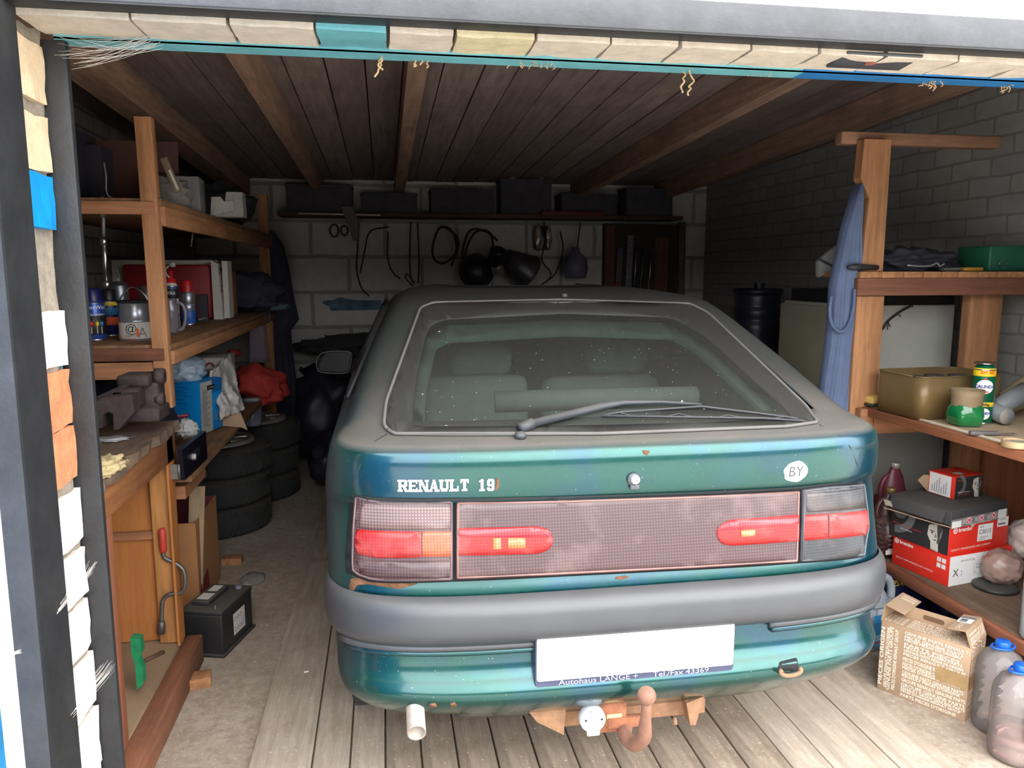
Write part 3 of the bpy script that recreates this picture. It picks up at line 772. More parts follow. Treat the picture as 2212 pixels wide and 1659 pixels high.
# rusty patches on the ledge below the lamps
for q_ in (((757, 1250), (775, 1247), (830, 1258), (905, 1260), (880, 1268), (860, 1272), (830, 1268), (795, 1262), (772, 1264), (762, 1280), (753, 1272)), ((1330, 1246), (1352, 1243), (1360, 1247), (1342, 1252), (1328, 1251)),
           ((1070, 1032), (1077, 1034), (1079, 1048), (1073, 1060), (1069, 1056), (1072, 1045)), ((1387, 972), (1404, 974), (1398, 984), (1390, 980)), ((928, 1520), (940, 1518), (944, 1526), (930, 1528)), ((972, 1520), (982, 1516), (988, 1524), (975, 1527))):
    b = MB(); shell(b, [rounded(P(*q_), .002, 2)], S, .0012, .001, m_rust, .03); b.build('rust_patch', car)
m_line = mat('hatch_edge', (36, 44, 44), .6)
for q_ in (((836, 938), (812, 952), (792, 975), (776, 1010), (766, 1040), (761, 1064)), ((1770, 918), (1812, 940), (1836, 965), (1850, 1000), (1860, 1036))):
    b = MB(m_line); b.tube([S(*rp(u, v), .0005) for u, v in q_], .0014, 6); b.build('hatch_gap', car)

# ---- bumper: dark wrap-round strip, painted lower skirt is part of the shell
def SB(u, z, off=0.0):
    """bumper strip: u runs round the tail in metres of x past the corner it turns forward"""
    w_ = .812; n_ = 4.2; A = .36
    Ln = w_; t = u/Ln
    if abs(t) <= 1:
        th = t*math.pi/2; k = math.copysign(abs(math.sin(th))**(2/n_), th); c = max(0, math.cos(th))**(2/n_)
        x = XC+w_*k; y = 1.845+A*(1-c)
    else: x = XC+math.copysign(w_, t); y = 1.845+A+(abs(t)-1)*Ln*.6
    s_ = (z-.555)/.13; bul = .052*max(0, 1-abs(2*s_-1)**2.6)**.5 if 0 <= s_ <= 1 else 0
    cx = (x-XC)/w_; 
    nx = math.copysign(abs(cx)**4, cx); ny = -(1-abs(cx)**4)**.5 if abs(t) <= 1 else 0
    return Vector((x+nx*(bul*.35+off), y+ny*(bul+off), z))
b = MB(); vs = []; fs = []; nu, nz_ = 90, 18
for i in range(nu+1):
    u = -1.05+2.1*i/nu
    for j in range(nz_+1):
        s_ = j/nz_; th = math.pi*(s_-.5); z = .62+.068*math.copysign(abs(math.sin(th))**.9, math.sin(th)) - .012*(1 if 0 else 0)
        vs.append(SB(u, min(max(z, .5551), .6849)))
        if i and j: q = (i-1)*(nz_+1)+j-1; fs.append((q, q+nz_+1, q+nz_+2, q+1))
b.verts_faces(vs, fs, m_bump, True); b.recalc = True; bump_o = b.build('bumper', car, label='faded dark grey plastic bumper strip')
# grooved insert lips below the strip, left and right
b = MB(m_bump); b.tube([S(XC+x, .548, .012) for x in [-.77+k*.02 for k in range(0, 26)]], .010, 8); b.build('bumper_insert', car)
b = MB(m_bump); b.tube([S(XC+x, .548, .012) for x in [.77-k*.02 for k in range(0, 21)]], .010, 8); b.build('bumper_insert', car)
m_lip = mat('pale_green_edge', (92, 150, 140), .3, .3, .1, coat=.6)
b = MB(m_paint); b.tube([S(XC+x, .531, .006) for x in [-.76+k*.02 for k in range(0, 26)]], .009, 8); b.build('skirt_lip', car)
b = MB(m_paint); b.tube([S(XC+x, .531, .006) for x in [.76-k*.02 for k in range(0, 20)]], .009, 8); b.build('skirt_lip', car)

# ---- number plate
plate = MB(m_white); px0, px1 = at(1159, 1430, y=1.812).x, at(1583, 1390, y=1.812).x; pz0, pz1 = .441, .577
plate.prism(rounded([(px0, pz0+.018), (px1, pz0+.018), (px1, pz1), (px0, pz1)], .008, 4), 1.806, 1.814, 'Y'); plate = plate.build('number_plate', car, label='blank white number plate')
b = MB(mat('navy_plate_frame', (62, 66, 92), .5)); b.prism(rounded([(px0-.003, pz0), (px1+.003, pz0), (px1+.003, pz1+.004), (px0-.003, pz1+.004)], .012, 4), 1.8105, 1.842, 'Y'); pf = b.build('plate_frame', plate)
f = Face((px0, 1.8095, pz0), (1, 0, 0), (0, 0, 1)); m_silv = mat('silver_print', (170, 172, 184), .5)
f.text('Autohaus LANGE +', .165, .0085, .021, m_silv, sx=1.25); f.text('Tel./Fax 43369', .39, .0085, .021, m_silv, sx=1.25); f.build('frame_lettering', pf, True)

# ---- badge letters: heavy slab letters cut from plates
def slab(mb, ch, a, z, h, w_, m, off=.003):
    k = h*.24; sf = h*.13; R_ = []
    def r(x0, y0, x1, y1): R_.append([(x0, y0), (x1, y0), (x1, y1), (x0, y1)])
    def serif(x, top=True, bot=True):
        if bot: r(x-sf*.7, 0, x+k+sf*.7, sf)
        if top: r(x-sf*.7, h-sf, x+k+sf*.7, h)
    if ch == 'R': r(0, 0, k, h); serif(0); r(k, h-sf*1.1, w_-k*.5, h); r(k, h*.42, w_-k*.5, h*.42+sf*1.2); r(w_-k, h*.46, w_, h*.94); R_.append([(w_*.45, h*.42), (w_*.45+k, h*.42), (w_+k*.2, 0), (w_-k*.75, 0)])
    if ch == 'E': r(0, 0, k, h); serif(0); r(k, 0, w_, sf*1.3); r(k, h-sf*1.3, w_, h); r(k, h*.44, w_*.75, h*.44+sf); r(w_-sf, 0, w_, h*.3); r(w_-sf, h*.7, w_, h)
    if ch == 'N': k *= .8; r(0, 0, k*.8, h); r(w_-k*.8, 0, w_, h); serif(-k*.1); r(w_-k-sf*.5, h-sf, w_+sf*.6, h); R_.append([(0, h), (k*1.2, h), (w_, 0), (w_-k*1.2, 0)])
    if ch == 'A': R_.append([(0, 0), (k*.7, 0), (w_*.55, h), (w_*.4, h)]); R_.append([(w_-k*1.1, 0), (w_, 0), (w_*.65, h), (w_*.35, h)]); r(w_*.2, h*.25, w_*.8, h*.25+sf); r(-sf, 0, k, sf); r(w_-k*1.3, 0, w_+sf, sf)
    if ch == 'U': r(0, h*.2, k, h); r(w_-k*.8, h*.2, w_, h); r(k*.4, 0, w_-k*.4, h*.24); r(-sf*.7, h-sf, k+sf*.7, h); r(w_-k-sf*.5, h-sf, w_+sf*.5, h)
    if ch == 'L': r(0, 0, k, h); serif(0); r(k, 0, w_, sf*1.3); r(w_-sf, 0, w_, h*.4)
    if ch == 'T': r(w_/2-k/2, 0, w_/2+k/2, h); r(0, h-sf*1.2, w_, h); r(0, h*.68, sf, h); r(w_-sf, h*.68, w_, h); r(w_/2-k, 0, w_/2+k, sf)
    if ch == '1': r(w_/2-k/2, 0, w_/2+k/2, h); r(w_/2-k, 0, w_/2+k, sf); r(w_/2-k*1.1, h*.78, w_/2, h*.9)
    if ch == '9': r(0, h*.45, k, h*.9); r(w_-k, h*.1, w_, h*.9); r(k*.4, h*.82, w_-k*.4, h); r(k*.4, h*.38, w_-k, h*.53); r(0, h*.1, k, h*.28); r(k*.4, 0, w_-k*.4, h*.16)
    for n_, q in enumerate(R_):
        fv = [S(a+x, z+y, off+.0025+n_*.0001) for x, y in q]; bv = [S(a+x, z+y, -.001) for x, y in q]
        mb.verts_faces(fv+bv, [(0, 1, 2, 3), (0, 4, 5, 1), (1, 5, 6, 2), (2, 6, 7, 3), (3, 7, 4, 0)], m)
m_badge = mat('badge_silver', (184, 184, 186), .35, .3, .05)
x0, z0 = rp(862, 1060); x1, _ = rp(1016, 1058); h = .030; step = (x1-x0)/7
for i, ch in enumerate('RENAULT'):
    b = MB(); slab(b, ch, x0+i*step, z0, h, step*.84, m_badge); b.recalc = True; b.build('badge_letter', car)
x0, z0 = rp(1033, 1059); x1, _ = rp(1070, 1058)
for i, ch in enumerate('19'):
    b = MB(); slab(b, ch, x0+i*(x1-x0)/2, z0, h, (x1-x0)/2*.86, m_badge); b.recalc = True; b.build('badge_letter', car)

# ---- country sticker
cx, cz = rp(1719, 1019); b = MB(); rx = .0365
loop = [(cx+rx*math.cos(a)*(1+.05*math.sin(7*a)*(1 if 2 < a < 4.5 else .2)), cz+.030*math.sin(a)*(1+.04*math.cos(5*a))) for a in [2*math.pi*k/40 for k in range(40)]]
shell(b, [loop], S, .0012, .001, m_white, .03); st = b.build('country_sticker', car, label='white oval sticker reading BY')
t = text_bm('BY', .042, 0, 0, 'CENTER', .95); b = MB()
for v in t.verts: v.co = S(cx+v.co.x, cz+v.co.y, .0022)
b.merge(t, m=mat('sticker_ink', (70, 70, 72), .6)); b.build('lettering', st)

# ---- boot lock
lx, lz = rp(1368, 1038); p = S(lx, lz); b = MB(mat('lock_surround', (92, 94, 100), .4, .5))
b.lathe([(0, 0), (.0185, 0), (.0185, .006), (.015, .010), (0, .010)], 28, (lx, p.y+.001, lz+.004), (R(90), 0, 0))
b.box((lx+.003, p.y-.003, lz-.017), (.026, .010, .014), bev=.003); lk = b.build('boot_lock', car)
b = MB(m_white); b.lathe([(0, 0), (.0115, 0), (.0115, .006), (.010, .008), (0, .008)], 28, (lx+.002, p.y-.009, lz+.005), (R(90), 0, 0)); b.use(m_ink).box((lx+.004, p.y-.0175, lz+.004), (.0016, .001, .009)); b.build('key_barrel', lk)

# ---- rear wiper
m_wip = mat('faded_wiper_plastic', (52, 56, 64), .5, 0, .1, 12, dust=.4)
def gp(u, v, off): a, c = rp(u, v); return S(a, c, off)
b = MB(m_wip); pv = gp(1124, 946, 0)
b.lathe([(0, 0), (.016, 0), (.016, .008), (.012, .016), (0, .018)], 20, pv, (0, 0, 0))
wpts = [gp(1122, 938, .016), gp(1150, 930, .022), gp(1152, 930, .022), gp(1300, 893, .024), gp(1345, 884, .022), gp(1430, 881, .020), gp(1512, 885, .018)]
b.tube(wpts, [.015, .015, .0115, .011, .008, .0045, .004], 8)
wip = b.build('wiper', car)
b = MB(m_wip)
b.tube([gp(1300, 906, .012), gp(1500, 909, .012), gp(1650, 912, .012), gp(1735, 917, .011)], .0035, 6)
b.tube([gp(1305, 904, .012), gp(1340, 899, .014), gp(1512, 889, .018), gp(1640, 902, .014), gp(1720, 912, .012)], .0032, 6)
for a, c in ((1305, 1362), (1432, 1498), (1540, 1605), (1665, 1722)):
    b.tube([gp(a, 906+(a-1300)*.02, .012), gp((a+c)/2, 898+(a-1300)*.03, .013), gp(c, 906+(a-1300)*.02, .012)], .0022, 5)
b.build('wiper_blade', wip)
b = MB(m_seal); ax, az = 0, 0; p = Vector((XC+.03, 2.86, 1.405)); b.lathe([(0, 0), (.012, 0), (.010, .012), (.004, .014), (0, .014)], 16, p); b.build('aerial_base', car)

# ---- left door mirror
mc = at(722, 783, y=4.12); b = MB(m_blk)
b.prism(rounded([(-.105, -.05), (.075, -.06), (.10, .055), (-.05, .062)], [.05, .03, .03, .05], 6), 0, .075, 'Y', c=mc, rot=(0, 0, R(-6)))
b.box((mc.x+.13, mc.y+.02, mc.z-.045), (.10, .05, .05), bev=.012); mir = b.build('door_mirror', car, bevel=.008)
b = MB(m_dsteel); b.tube(arc_path([(mc.x+x, mc.y-.004, mc.z+z) for x, z in ((-.092, -.01), (-.082, -.042), (-.04, -.054), (.055, -.057), (.078, -.035), (.092, .03), (.078, .054), (.0, .060), (-.06, .05), (-.088, .02), (-.092, -.01))], 4), .0028, 6); b.build('mirror_rim_light', mir)  # added tube standing in for the bright edge light on the mirror
b = MB(mat('mirror_glass', (40, 41, 46), .3, .2)); b.prism(rounded([(-.092, -.040), (.066, -.049), (.085, .044), (-.045, .050)], [.04, .025, .025, .04], 6), -.003, .0, 'Y', c=mc, rot=(0, 0, R(-6))); b.build('mirror_glass', mir)

# ---- wheels
def wheel(x, y, z, r=.288, wd=.17):
    b = MB(m_rub)
    b.lathe([(r*.62, -wd/2+.01), (r*.8, -wd/2), (r*.93, -wd/2+.006), (r*.99, -wd/2+.03), (r, -wd*.2), (r, wd*.2), (r*.99, wd/2-.03), (r*.93, wd/2-.006), (r*.8, wd/2), (r*.62, wd/2-.01)], 48, (x, y, z), (0, R(90), 0))
    for k in range(48):
        a = 2*math.pi*k/48
        for s_ in (-1, 1): b.box((x+s_*wd*.27, y+math.cos(a)*r, z+math.sin(a)*r), (wd*.28, .022, .010), rot=(a+math.pi/2+.0, 0, 0), m=m_rub)
    o = b.build('wheel', car)
    b = MB(m_dsteel); s_ = 1 if x > XC else -1
    b.lathe([(r*.63, -.06), (r*.60, -.03), (r*.58, .02), (r*.3, .03), (.06, .045), (0, .045)], 32, (x, y, z), (0, R(90)*s_, 0)); b.build('rim', o); return o
for x in (XC-.700, XC+.700):
    for y in WHY: wheel(x, y, .288+.024)

# ---- exhaust, tow bar, ball, socket, towing eye
b = MB(mat('pale_exhaust_steel', (168, 156, 146), .5, .4, .2, 20, .2)); e0 = at(898, 1548, y=1.83)
b.lathe([(.020, -.02), (.0235, -.10), (.0215, -.10), (.0225, -.02+.0), (.020, .32), (.0235, .32), (.0235, -.02)][0:0] or [(.0235, .30), (.0235, -.055), (.0205, -.055), (.0205, .10), (0, .10)], 24, e0, (R(-90+12), 0, 0)); b.build('tailpipe', car)
m_tow = mat('rusty_tow_bar', (158, 120, 92), .9, .1, .3, 26, .6)
g = lambda u, v, y: at(u, v, y=y)
b = MB(m_tow)
A_, B_ = g(1240, 1530, 1.96), g(1490, 1525, 1.96); b.box(((A_.x+B_.x)/2, 1.97, A_.z-.005), (B_.x-A_.x+.08, .06, .075), bev=.006)
c = [(g(u, v, 1.90).x, g(u, v, 1.90).z) for u, v in ((1135, 1528), (1222, 1532), (1218, 1588), (1160, 1560))]; b.prism(c, 1.90, 1.99, 'Y')
c = [(g(u, v, 1.91).x, g(u, v, 1.91).z) for u, v in ((1480, 1515), (1518, 1500), (1500, 1562), (1488, 1562))]; b.prism(c, 1.90, 1.985, 'Y')
b.tube([g(1457, 1550, 1.90), g(1459, 1566, 1.89)], .006, 8)
tow = b.build('tow_bar', car)
b = MB(mat('red_brown_bracket', (160, 104, 76), .9, .1, .3, 26, .5)); q0, q1 = g(1285, 1518, 1.885), g(1352, 1578, 1.885); b.box(((q0.x+q1.x)/2, 1.89, (q0.z+q1.z)/2), (q1.x-q0.x, .012, q0.z-q1.z), bev=.002)
b.box((g(1350, 1555, 1.88).x, 1.885, g(1350, 1560, 1.88).z), (.10, .02, .03), bev=.003); br = b.build('socket_bracket', tow)
b = MB(mat('yellowed_sticker', (236, 206, 140), .6)); q0 = g(1314, 1545, 1.880); b.box((q0.x+.018, 1.8825, q0.z-.017), (.042, .002, .034)); b.build('sticker', br)
b = MB(mat('grey_socket', (206, 208, 212), .5)); sc_ = g(1281, 1556, 1.85)
b.lathe([(0, 0), (.030, 0), (.0355, .01), (.0355, .032), (.030, .040), (0, .043)], 28, (sc_.x, 1.882, sc_.z), (R(90), 0, 0)); b.box((sc_.x, 1.846, sc_.z-.012), (.036, .012, .058), bev=.004)
b.box((sc_.x-.004, 1.838, sc_.z+.018), (.012, .012, .030), bev=.003)
for k in (-1, 1): b.use(m_ink).cyl((sc_.x+k*.022, 1.8435, sc_.z+.006), .003, .003, rot=(R(90), 0, 0))
b.build('tow_socket', tow)
m_ball = mat('rusty_tow_ball', (142, 104, 88), .7, .3, .2, 20, .3); b = MB(m_ball); bc = g(1397, 1503, 1.72)
t = bmesh.new(); bmesh.ops.create_uvsphere(t, u_segments=32, v_segments=20, radius=.0235); b.merge(t, bc, None, None, True)
neck = [bc+Vector((0, 0, -.012)), bc+Vector((0, 0, -.035)), g(1394, 1560, 1.73), g(1390, 1592, 1.75), g(1372, 1608, 1.79), g(1350, 1590, 1.85), g(1352, 1565, 1.9)]
nn = arc_path(neck, 5); b.tube(nn, [.0135+(.006 if i > 8 else 0)*min(1, (i-8)/6) if i > 8 else .0135 for i in range(len(nn))], 16); b.build('tow_ball', tow)
b = MB(m_gap); ex, ez = rp(1700, 1441); shell(b, [rounded([(ex-.035, ez-.010), (ex-.020, ez-.016), (ex+.035, ez-.014), (ex+.035, ez+.018), (ex-.02, ez+.014)], .006, 3)], S, .001, .001, None, .02); rc = b.build('towing_eye_recess', car)
b = MB(m_tow); pc = S(ex, ez, .012); b.tube([pc+Vector((.030*math.cos(a), -.008, .013*math.sin(a)-.004)) for a in [R(k) for k in range(150, 395, 15)]], .0055, 10); b.build('towing_eye', car)

# ---- inside the car
m_seat = mat('grey_seat_cloth', (156, 166, 160), .95, 0, .1, 14, .2); m_in = mat('dark_interior', (58, 60, 58), .95)
def cushion(name, c, d, rot=(0, 0, 0), bev=.05, m=None):
    b = MB(m or m_seat); b.box(c, d, rot=rot, bev=bev); return b.build(name, car)
cushion('rear_seat_backrest', (.335, 2.86, .86), (.40, .13, .50), (R(-12), 0, 0), .035)
cushion('rear_seat_backrest', (.835, 2.87, .855), (.48, .13, .49), (R(-12), 0, 0), .05)
cushion('rear_headrest', (.90, 2.92, 1.17), (.25, .09, .13), (R(-8), 0, 0), .04)
cushion('rear_headrest', (.355, 2.92, 1.165), (.25, .09, .12), (R(-8), 0, 0), .04)
cushion('front_seat', (.30, 3.85, .85), (.46, .14, .62), (R(-10), 0, 0), .05); cushion('front_seat', (1.02, 3.85, .85), (.46, .14, .62), (R(-10), 0, 0), .05)
cushion('front_headrest', (.30, 3.93, 1.24), (.26, .09, .16), (R(-8), 0, 0), .04); cushion('front_headrest', (1.02, 3.93, 1.24), (.26, .09, .16), (R(-8), 0, 0), .04)
cushion('boot_floor', (XC, 2.45, .62), (1.3, .75, .04), bev=.01, m=m_in); cushion('boot_side_trim', (XC-.66, 2.55, .86), (.08, .7, .42), bev=.03, m=m_seat); cushion('boot_side_trim', (XC+.66, 2.55, .86), (.08, .7, .42), bev=.03, m=m_seat)
cushion('dashboard', (XC, 4.62, .86), (1.35, .35, .2), bev=.06, m=m_in); cushion('cabin_floor', (XC, 3.7, .42), (1.4, 2.0, .04), bev=.01, m=m_in)
b = MB(m_seat); b.tube([(XC-.30, 2.42, 1.085), (XC+.0, 2.40, 1.09), (XC+.38, 2.42, 1.085)], .035, 12); b.build('rolled_boot_cover', car)
b = MB(m_blk); b.tube([(.30+.18*math.cos(a), 4.36+.05*math.sin(a), 1.0+.17*math.sin(a)) for a in [R(k) for k in range(0, 361, 15)]], .014, 8); b.build('steering_wheel', car)
b = MB(m_blk); b.box((XC+.02, 4.22, 1.32), (.22, .02, .06), bev=.01); b.build('interior_mirror', car)

# ================================================================ helpers for the goods on the shelves
def mpp(p): return (Vector(p)-EYEP).dot(FW)/FPX            # metres covered by one pixel of the photograph at p
def seat(u, v, z): return at(u, v, z=z)
def can(name, label, cat, u, vb, z, wpx, hpx, body, cap, group=None, capfrac=.2, band=None, neck=True, texts=(), yaw=0):
    """upright spray can: body, rolled rims, shoulder and cap"""
    p = seat(u, vb, z); k = mpp(p); r = wpx*k/2; h = hpx*k*1.01; p.y += r*.9; p.x += r*.9*p.x/p.y
    t = thing(name, label, cat, (p.x, p.y, z), 0, group); hb = h*(1-capfrac)
    b = MB(body)
    b.lathe([(0, 0), (r*.93, 0), (r, .004), (r, hb*.90), (r*.97, hb*.92), (r*.70, hb*.985), (r*.62, hb), (0, hb)], 32)
    if band:
        for z0, z1, mm in band: b.lathe([(r*1.004, hb*z0), (r*1.012, hb*z0+.0005), (r*1.012, hb*z1), (r*1.004, hb*z1+.0005)], 32, m=mm)
    b.build('can_body', t, False)
    b = MB(m_steel); b.lathe([(r*1.0, 0), (r*1.035, .002), (r*1.035, .006), (r*1.0, .008)], 32); b.build('base_rim', t, False); b = MB(m_steel); b.lathe([(r*1.0, hb*.895), (r*1.03, hb*.90), (r*1.03, hb*.912), (r*.98, hb*.92)], 32); b.build('rim', t, False)
    if cap is not None:
        b = MB(cap); rc = r*.86 if neck else r*.98
        b.lathe([(rc, hb*.93), (rc, h-.006), (rc-.004, h), (0, h)], 28); b.build('cap', t, False)
    ang = math.atan2(-p.y, -p.x)                                 # printed side towards the door
    for tx, hz, size, mm in texts:
        tb = text_bm(tx, size, 0, .0, 'CENTER'); bb = MB()
        for v in tb.verts:
            a = ang + yaw + v.co.x/r; zz_ = hb*hz+v.co.y
            v.co = Vector((math.cos(a)*(r*1.016), math.sin(a)*(r*1.016), zz_))
        bb.merge(tb, m=mm); bb.build('lettering', t, False)
    return t, r, h, hb
def frame3(F, Rr, L):
    """front, right and left foot corners of a box -> root position, yaw, width, depth"""
    F, Rr, L = Vector(F), Vector(Rr), Vector(L); ux = (Rr-F); w_ = ux.length; ux.normalize(); uy = Vector((-ux.y, ux.x, 0)); d_ = abs((L-F).dot(uy))
    return F, math.atan2(ux.y, ux.x), w_, d_
def carton(name, label, cat, F, yaw, w_, d_, h, m, group=None, bev=.002, z=None):
    t = thing(name, label, cat, F, yaw, group)
    b = MB(m); b.box((w_/2, d_/2, h/2), (w_, d_, h), bev=bev); b.build('box_body', t, False); return t
def front_face(w_, h): return Face((0, 0, 0), (1, 0, 0), (0, 0, 1))
def left_face(d_, h): return Face((0, d_, 0), (0, -1, 0), (0, 0, 1))
def top_face(h): return Face((0, 0, h), (1, 0, 0), (0, 1, 0))

# ================================================================ left side: shelving
ZM, ZT, ZL = 1.235, 1.76, .73
sh = thing('wooden_shelving', 'home-made pine shelving along the left wall, loaded with spray cans and boxes', 'shelving', (-.8, 3.0, 0))
p0, p1 = at(338, 900, y=2.97), at(326, 250, y=2.97)
b = MB(m_wood); b.box(((p0.x+p1.x)/2-.002, 3.003, 1.0+.52), (.056, .05, 1.04), rot=(0, R(-.6), 0), bev=.002); b.build('post', sh)
q = at(576, 660, y=5.75); b = MB(m_wood); b.box((q.x, 5.78, 1.02), (.07, .06, 2.04), bev=.002); b.build('post', sh)
b = MB(m_wood); b.box((-1.44, 3.02, 1.0), (.07, .06, 2.0), bev=.002); b.build('post', sh)
b = MB(m_wood); b.box((-1.30, 4.3, .97), (.12, .04, .5), bev=.002); b.build('back_post', sh)
b = MB(m_dirtyY); b.box((-1.13, 4.40, ZM-.0125), (.70, 2.82, .025), bev=.002); b.build('shelf_board', sh)
b = MB(m_dirtyY); b.box((-1.13, 4.40, ZT-.0125), (.70, 2.82, .025), bev=.002); b.build('shelf_board', sh)
b = MB(m_dirtyY); b.box((-1.10, 3.88, ZL-.012), (.72, 1.74, .024), bev=.002); b.build('shelf_board', sh)
b = MB(m_woodY); b.box((-.785, 4.38, ZM-.05), (.022, 2.74, .05), bev=.002); b.build('edge_rail', sh)
b = MB(m_woodY); b.box((-.785, 4.38, ZT-.06), (.022, 2.74, .07), bev=.002); b.build('edge_rail', sh)
b = MB(wood('stained_front_board', (120, 76, 56), 'X', .35, dirt=.6)); b.box((-1.13, 2.985, ZM-.035), (.66, .03, .045), bev=.002); b.build('front_board', sh)
b = MB(m_woodX); b.box((-1.13, 3.0, ZM-.095), (.66, .03, .062), bev=.002); b.build('crossbeam', sh)
b = MB(m_woodX); b.box((-1.13, 2.985, ZT-.035), (.66, .03, .045), bev=.002); b.build('crossbeam', sh)

m_cw = mat('blue_can_print', (52, 84, 160), .3, .3, .15, 8); m_navy = mat('navy_can_print', (34, 40, 92), .3, .2, .15, 8); m_capb = mat('dark_blue_cap', (26, 26, 96), .35)
m_silver = mat('silver_can', (176, 178, 186), .3, .75, .1, 10, dust=.3); m_redcap = mat('red_cap', (190, 30, 34), .4); m_gold = mat('gold_can', (182, 160, 96), .35, .6, .4, 60)
m_org = mat('orange_print', (236, 96, 44), .5); m_yel = mat('yellow_print', (240, 200, 40), .5); m_green = mat('dark_green_print', (26, 86, 58), .45)
m_sky = mat('sky_blue_print', (46, 126, 176), .5); m_offw = mat('off_white_label', (208, 202, 192), .6, var=.08)
g1 = 'spray cans on the middle left shelf'
t, r, h, hb = can('spray_can', 'blue spray can with dark blue cap and white ColorWorks lettering', 'spray can', 207, 737, ZM, 46, 112, m_cw, m_capb, g1, .2,
    [(.16, .60, m_ink)], texts=[('ColorWorks', .80, .021, m_white), ('COLORSPRAY', .625, .011, m_white)], yaw=.25)
b = MB()
for k, (dx, mm) in enumerate(((-.45, m_red), (.02, m_yel), (.42, m_sky))):
    a = math.atan2(-3.2, 1.1)+.2+dx
    b.use(mm); q = Vector((math.cos(a)*r*1.01, math.sin(a)*r*1.01, hb*.42))
    b.lathe([(0, -.014), (.007, -.006), (.008, .003), (.0, .012)], 12, q); b.use(m_offw).box((q.x, q.y, q.z-.026), (.003, .003, .026))
b.build('printed_paintbrushes', t, False)
can('spray_can', 'dark spray can with orange and turquoise label, standing behind the blue one', 'spray can', 240, 727, ZM, 34, 100, m_navy, mat('black_cap', (30, 30, 34), .4), g1, .18, [(.3, .5, m_org), (.56, .74, m_sky), (.8, .9, m_yel)])
can('spray_can', 'navy spray can with red cap, leftmost, half behind the door post', 'spray can', 178, 722, ZM, 34, 126, m_navy, m_redcap, g1, .22, [(.78, .9, m_org), (.55, .64, m_org)])
t, r, h, hb = can('spray_can', 'plain silver spray can with white tube nozzle, behind the paint tin', 'spray can', 263, 700, ZM, 38, 90, m_silver, None, g1, 0)
b = MB(m_offw); b.cyl((0, 0, hb), .007, .018, m=m_offw); b.tube([(.005, 0, hb+.016), (.008, 0, hb+.03), (-.02, 0, hb+.10)], .0025, 6); b.build('nozzle', t, False)
can('spray_can', 'narrow gold spray can with black cap beside the wooden post', 'spray can', 325, 733, ZM, 22, 80, m_gold, m_blk, g1, .12)
can('spray_can', 'dark green aerosol with Body lettering, behind the gold can', 'spray can', 322, 716, ZM, 38, 98, m_green, mat('brown_smoke_cap', (86, 66, 62), .3), g1, .3, [(.80, .84, m_red)], texts=[('Body', .93, .026, mat('pale_green_print', (130, 190, 160), .5))])
t, r, h, hb = can('spray_can', 'tall white and navy aerosol with red nozzle and RA lettering, right of the post', 'spray can', 376, 715, ZM, 27, 104, m_offw, None, g1, .0, [(.66, .86, m_ink), (.865, .905, mat('royal_blue_print', (40, 60, 140), .5)), (.3, .34, m_ink)], texts=[('ERA', .77, .020, m_white)])
b = MB(m_redcap); b.lathe([(r*.8, hb*.98), (r*.7, hb+.012), (r*.3, hb+.02), (r*.3, hb+.05), (0, hb+.05)], 16); b.build('nozzle', t, False)
b = MB(mat('grey_trigger', (150, 150, 152), .5)); b.tube(arc_path([(.015, 0, hb-.0), (-.012, -.01, hb+.03), (-.018, -.01, hb+.055), (.0, 0, hb+.075)], 4), .004, 8); b.lathe([(0, -.012), (.012, -.01), (.012, .01), (0, .012)], 12, (.012, 0, hb+.078), (0, R(80), 0)); b.build('trigger_tube', t, False)
can('spray_can', 'silver aerosol with red cap and blue lower label', 'spray can', 409, 703, ZM, 29, 96, mat('grey_striped_can', (150, 156, 180), .35, .4), m_redcap, g1, .22, [(.06, .42, mat('bright_blue_print', (36, 92, 180), .4)), (.44, .56, m_silver), (.60, .86, m_silver)])

# paint tin with lid, label and wire handle
p = seat(284, 738, ZM); k = mpp(p); r = 33*k; h = 88*k; p.y += r
t = thing('paint_tin', 'silver paint tin with crusty black lid, white label and wire handle', 'paint tin', (p.x, p.y, ZM))
b = MB(m_silver); b.lathe([(0, 0), (r*.97, 0), (r, .003), (r*.965, h*.48), (r*.99, h*.5), (r*.93, h*.52), (r*.9, h*.93), (r*.97, h*.96), (0, h*.96)], 40); b.build('tin_body', t, False)
b = MB(m_offw); b.lathe([(r*1.0, .010), (r*1.006, .011), (r*.99, h*.46), (r*.975, h*.462)], 40); lb = b.build('label', t, False)
a0 = math.atan2(-p.y, -p.x)
def on_tin(lines, ref, nm='lettering'):
    for tx, da, hz, size, mm in lines:
        tb = text_bm(tx, size, 0, .0, 'CENTER'); bb = MB()
        for v in tb.verts: a = a0+da+v.co.x/r; v.co = Vector((math.cos(a)*r*1.012, math.sin(a)*r*1.012, h*hz+v.co.y))
        bb.merge(tb, m=mm); bb.build(nm, ref, False)
on_tin([('PINTO', -.28, .13, .014, m_ink), ('20-02', -.28, .055, .012, m_red), ('@', -.28, .31, .045, m_ink), ('A', .42, .2, .055, mat('grey_print', (120, 116, 110), .6))], lb)
b = MB(m_org); a = a0+.12; b.box((math.cos(a)*r, math.sin(a)*r, h*.22), (.008, .006, .03)); b.build('printed_tube', lb, False)
b = MB(mat('crusted_black_lid', (34, 36, 38), .6, 0, .4, 40, .6)); b.lathe([(0, h*.93), (r*1.03, h*.93), (r*1.05, h*.97), (r*1.0, h*1.0), (r*.93, h*.985), (0, h*.98)], 40, fn=lambda a, z: 1+.02*math.sin(a*5+z*90)); b.build('lid', t, False)
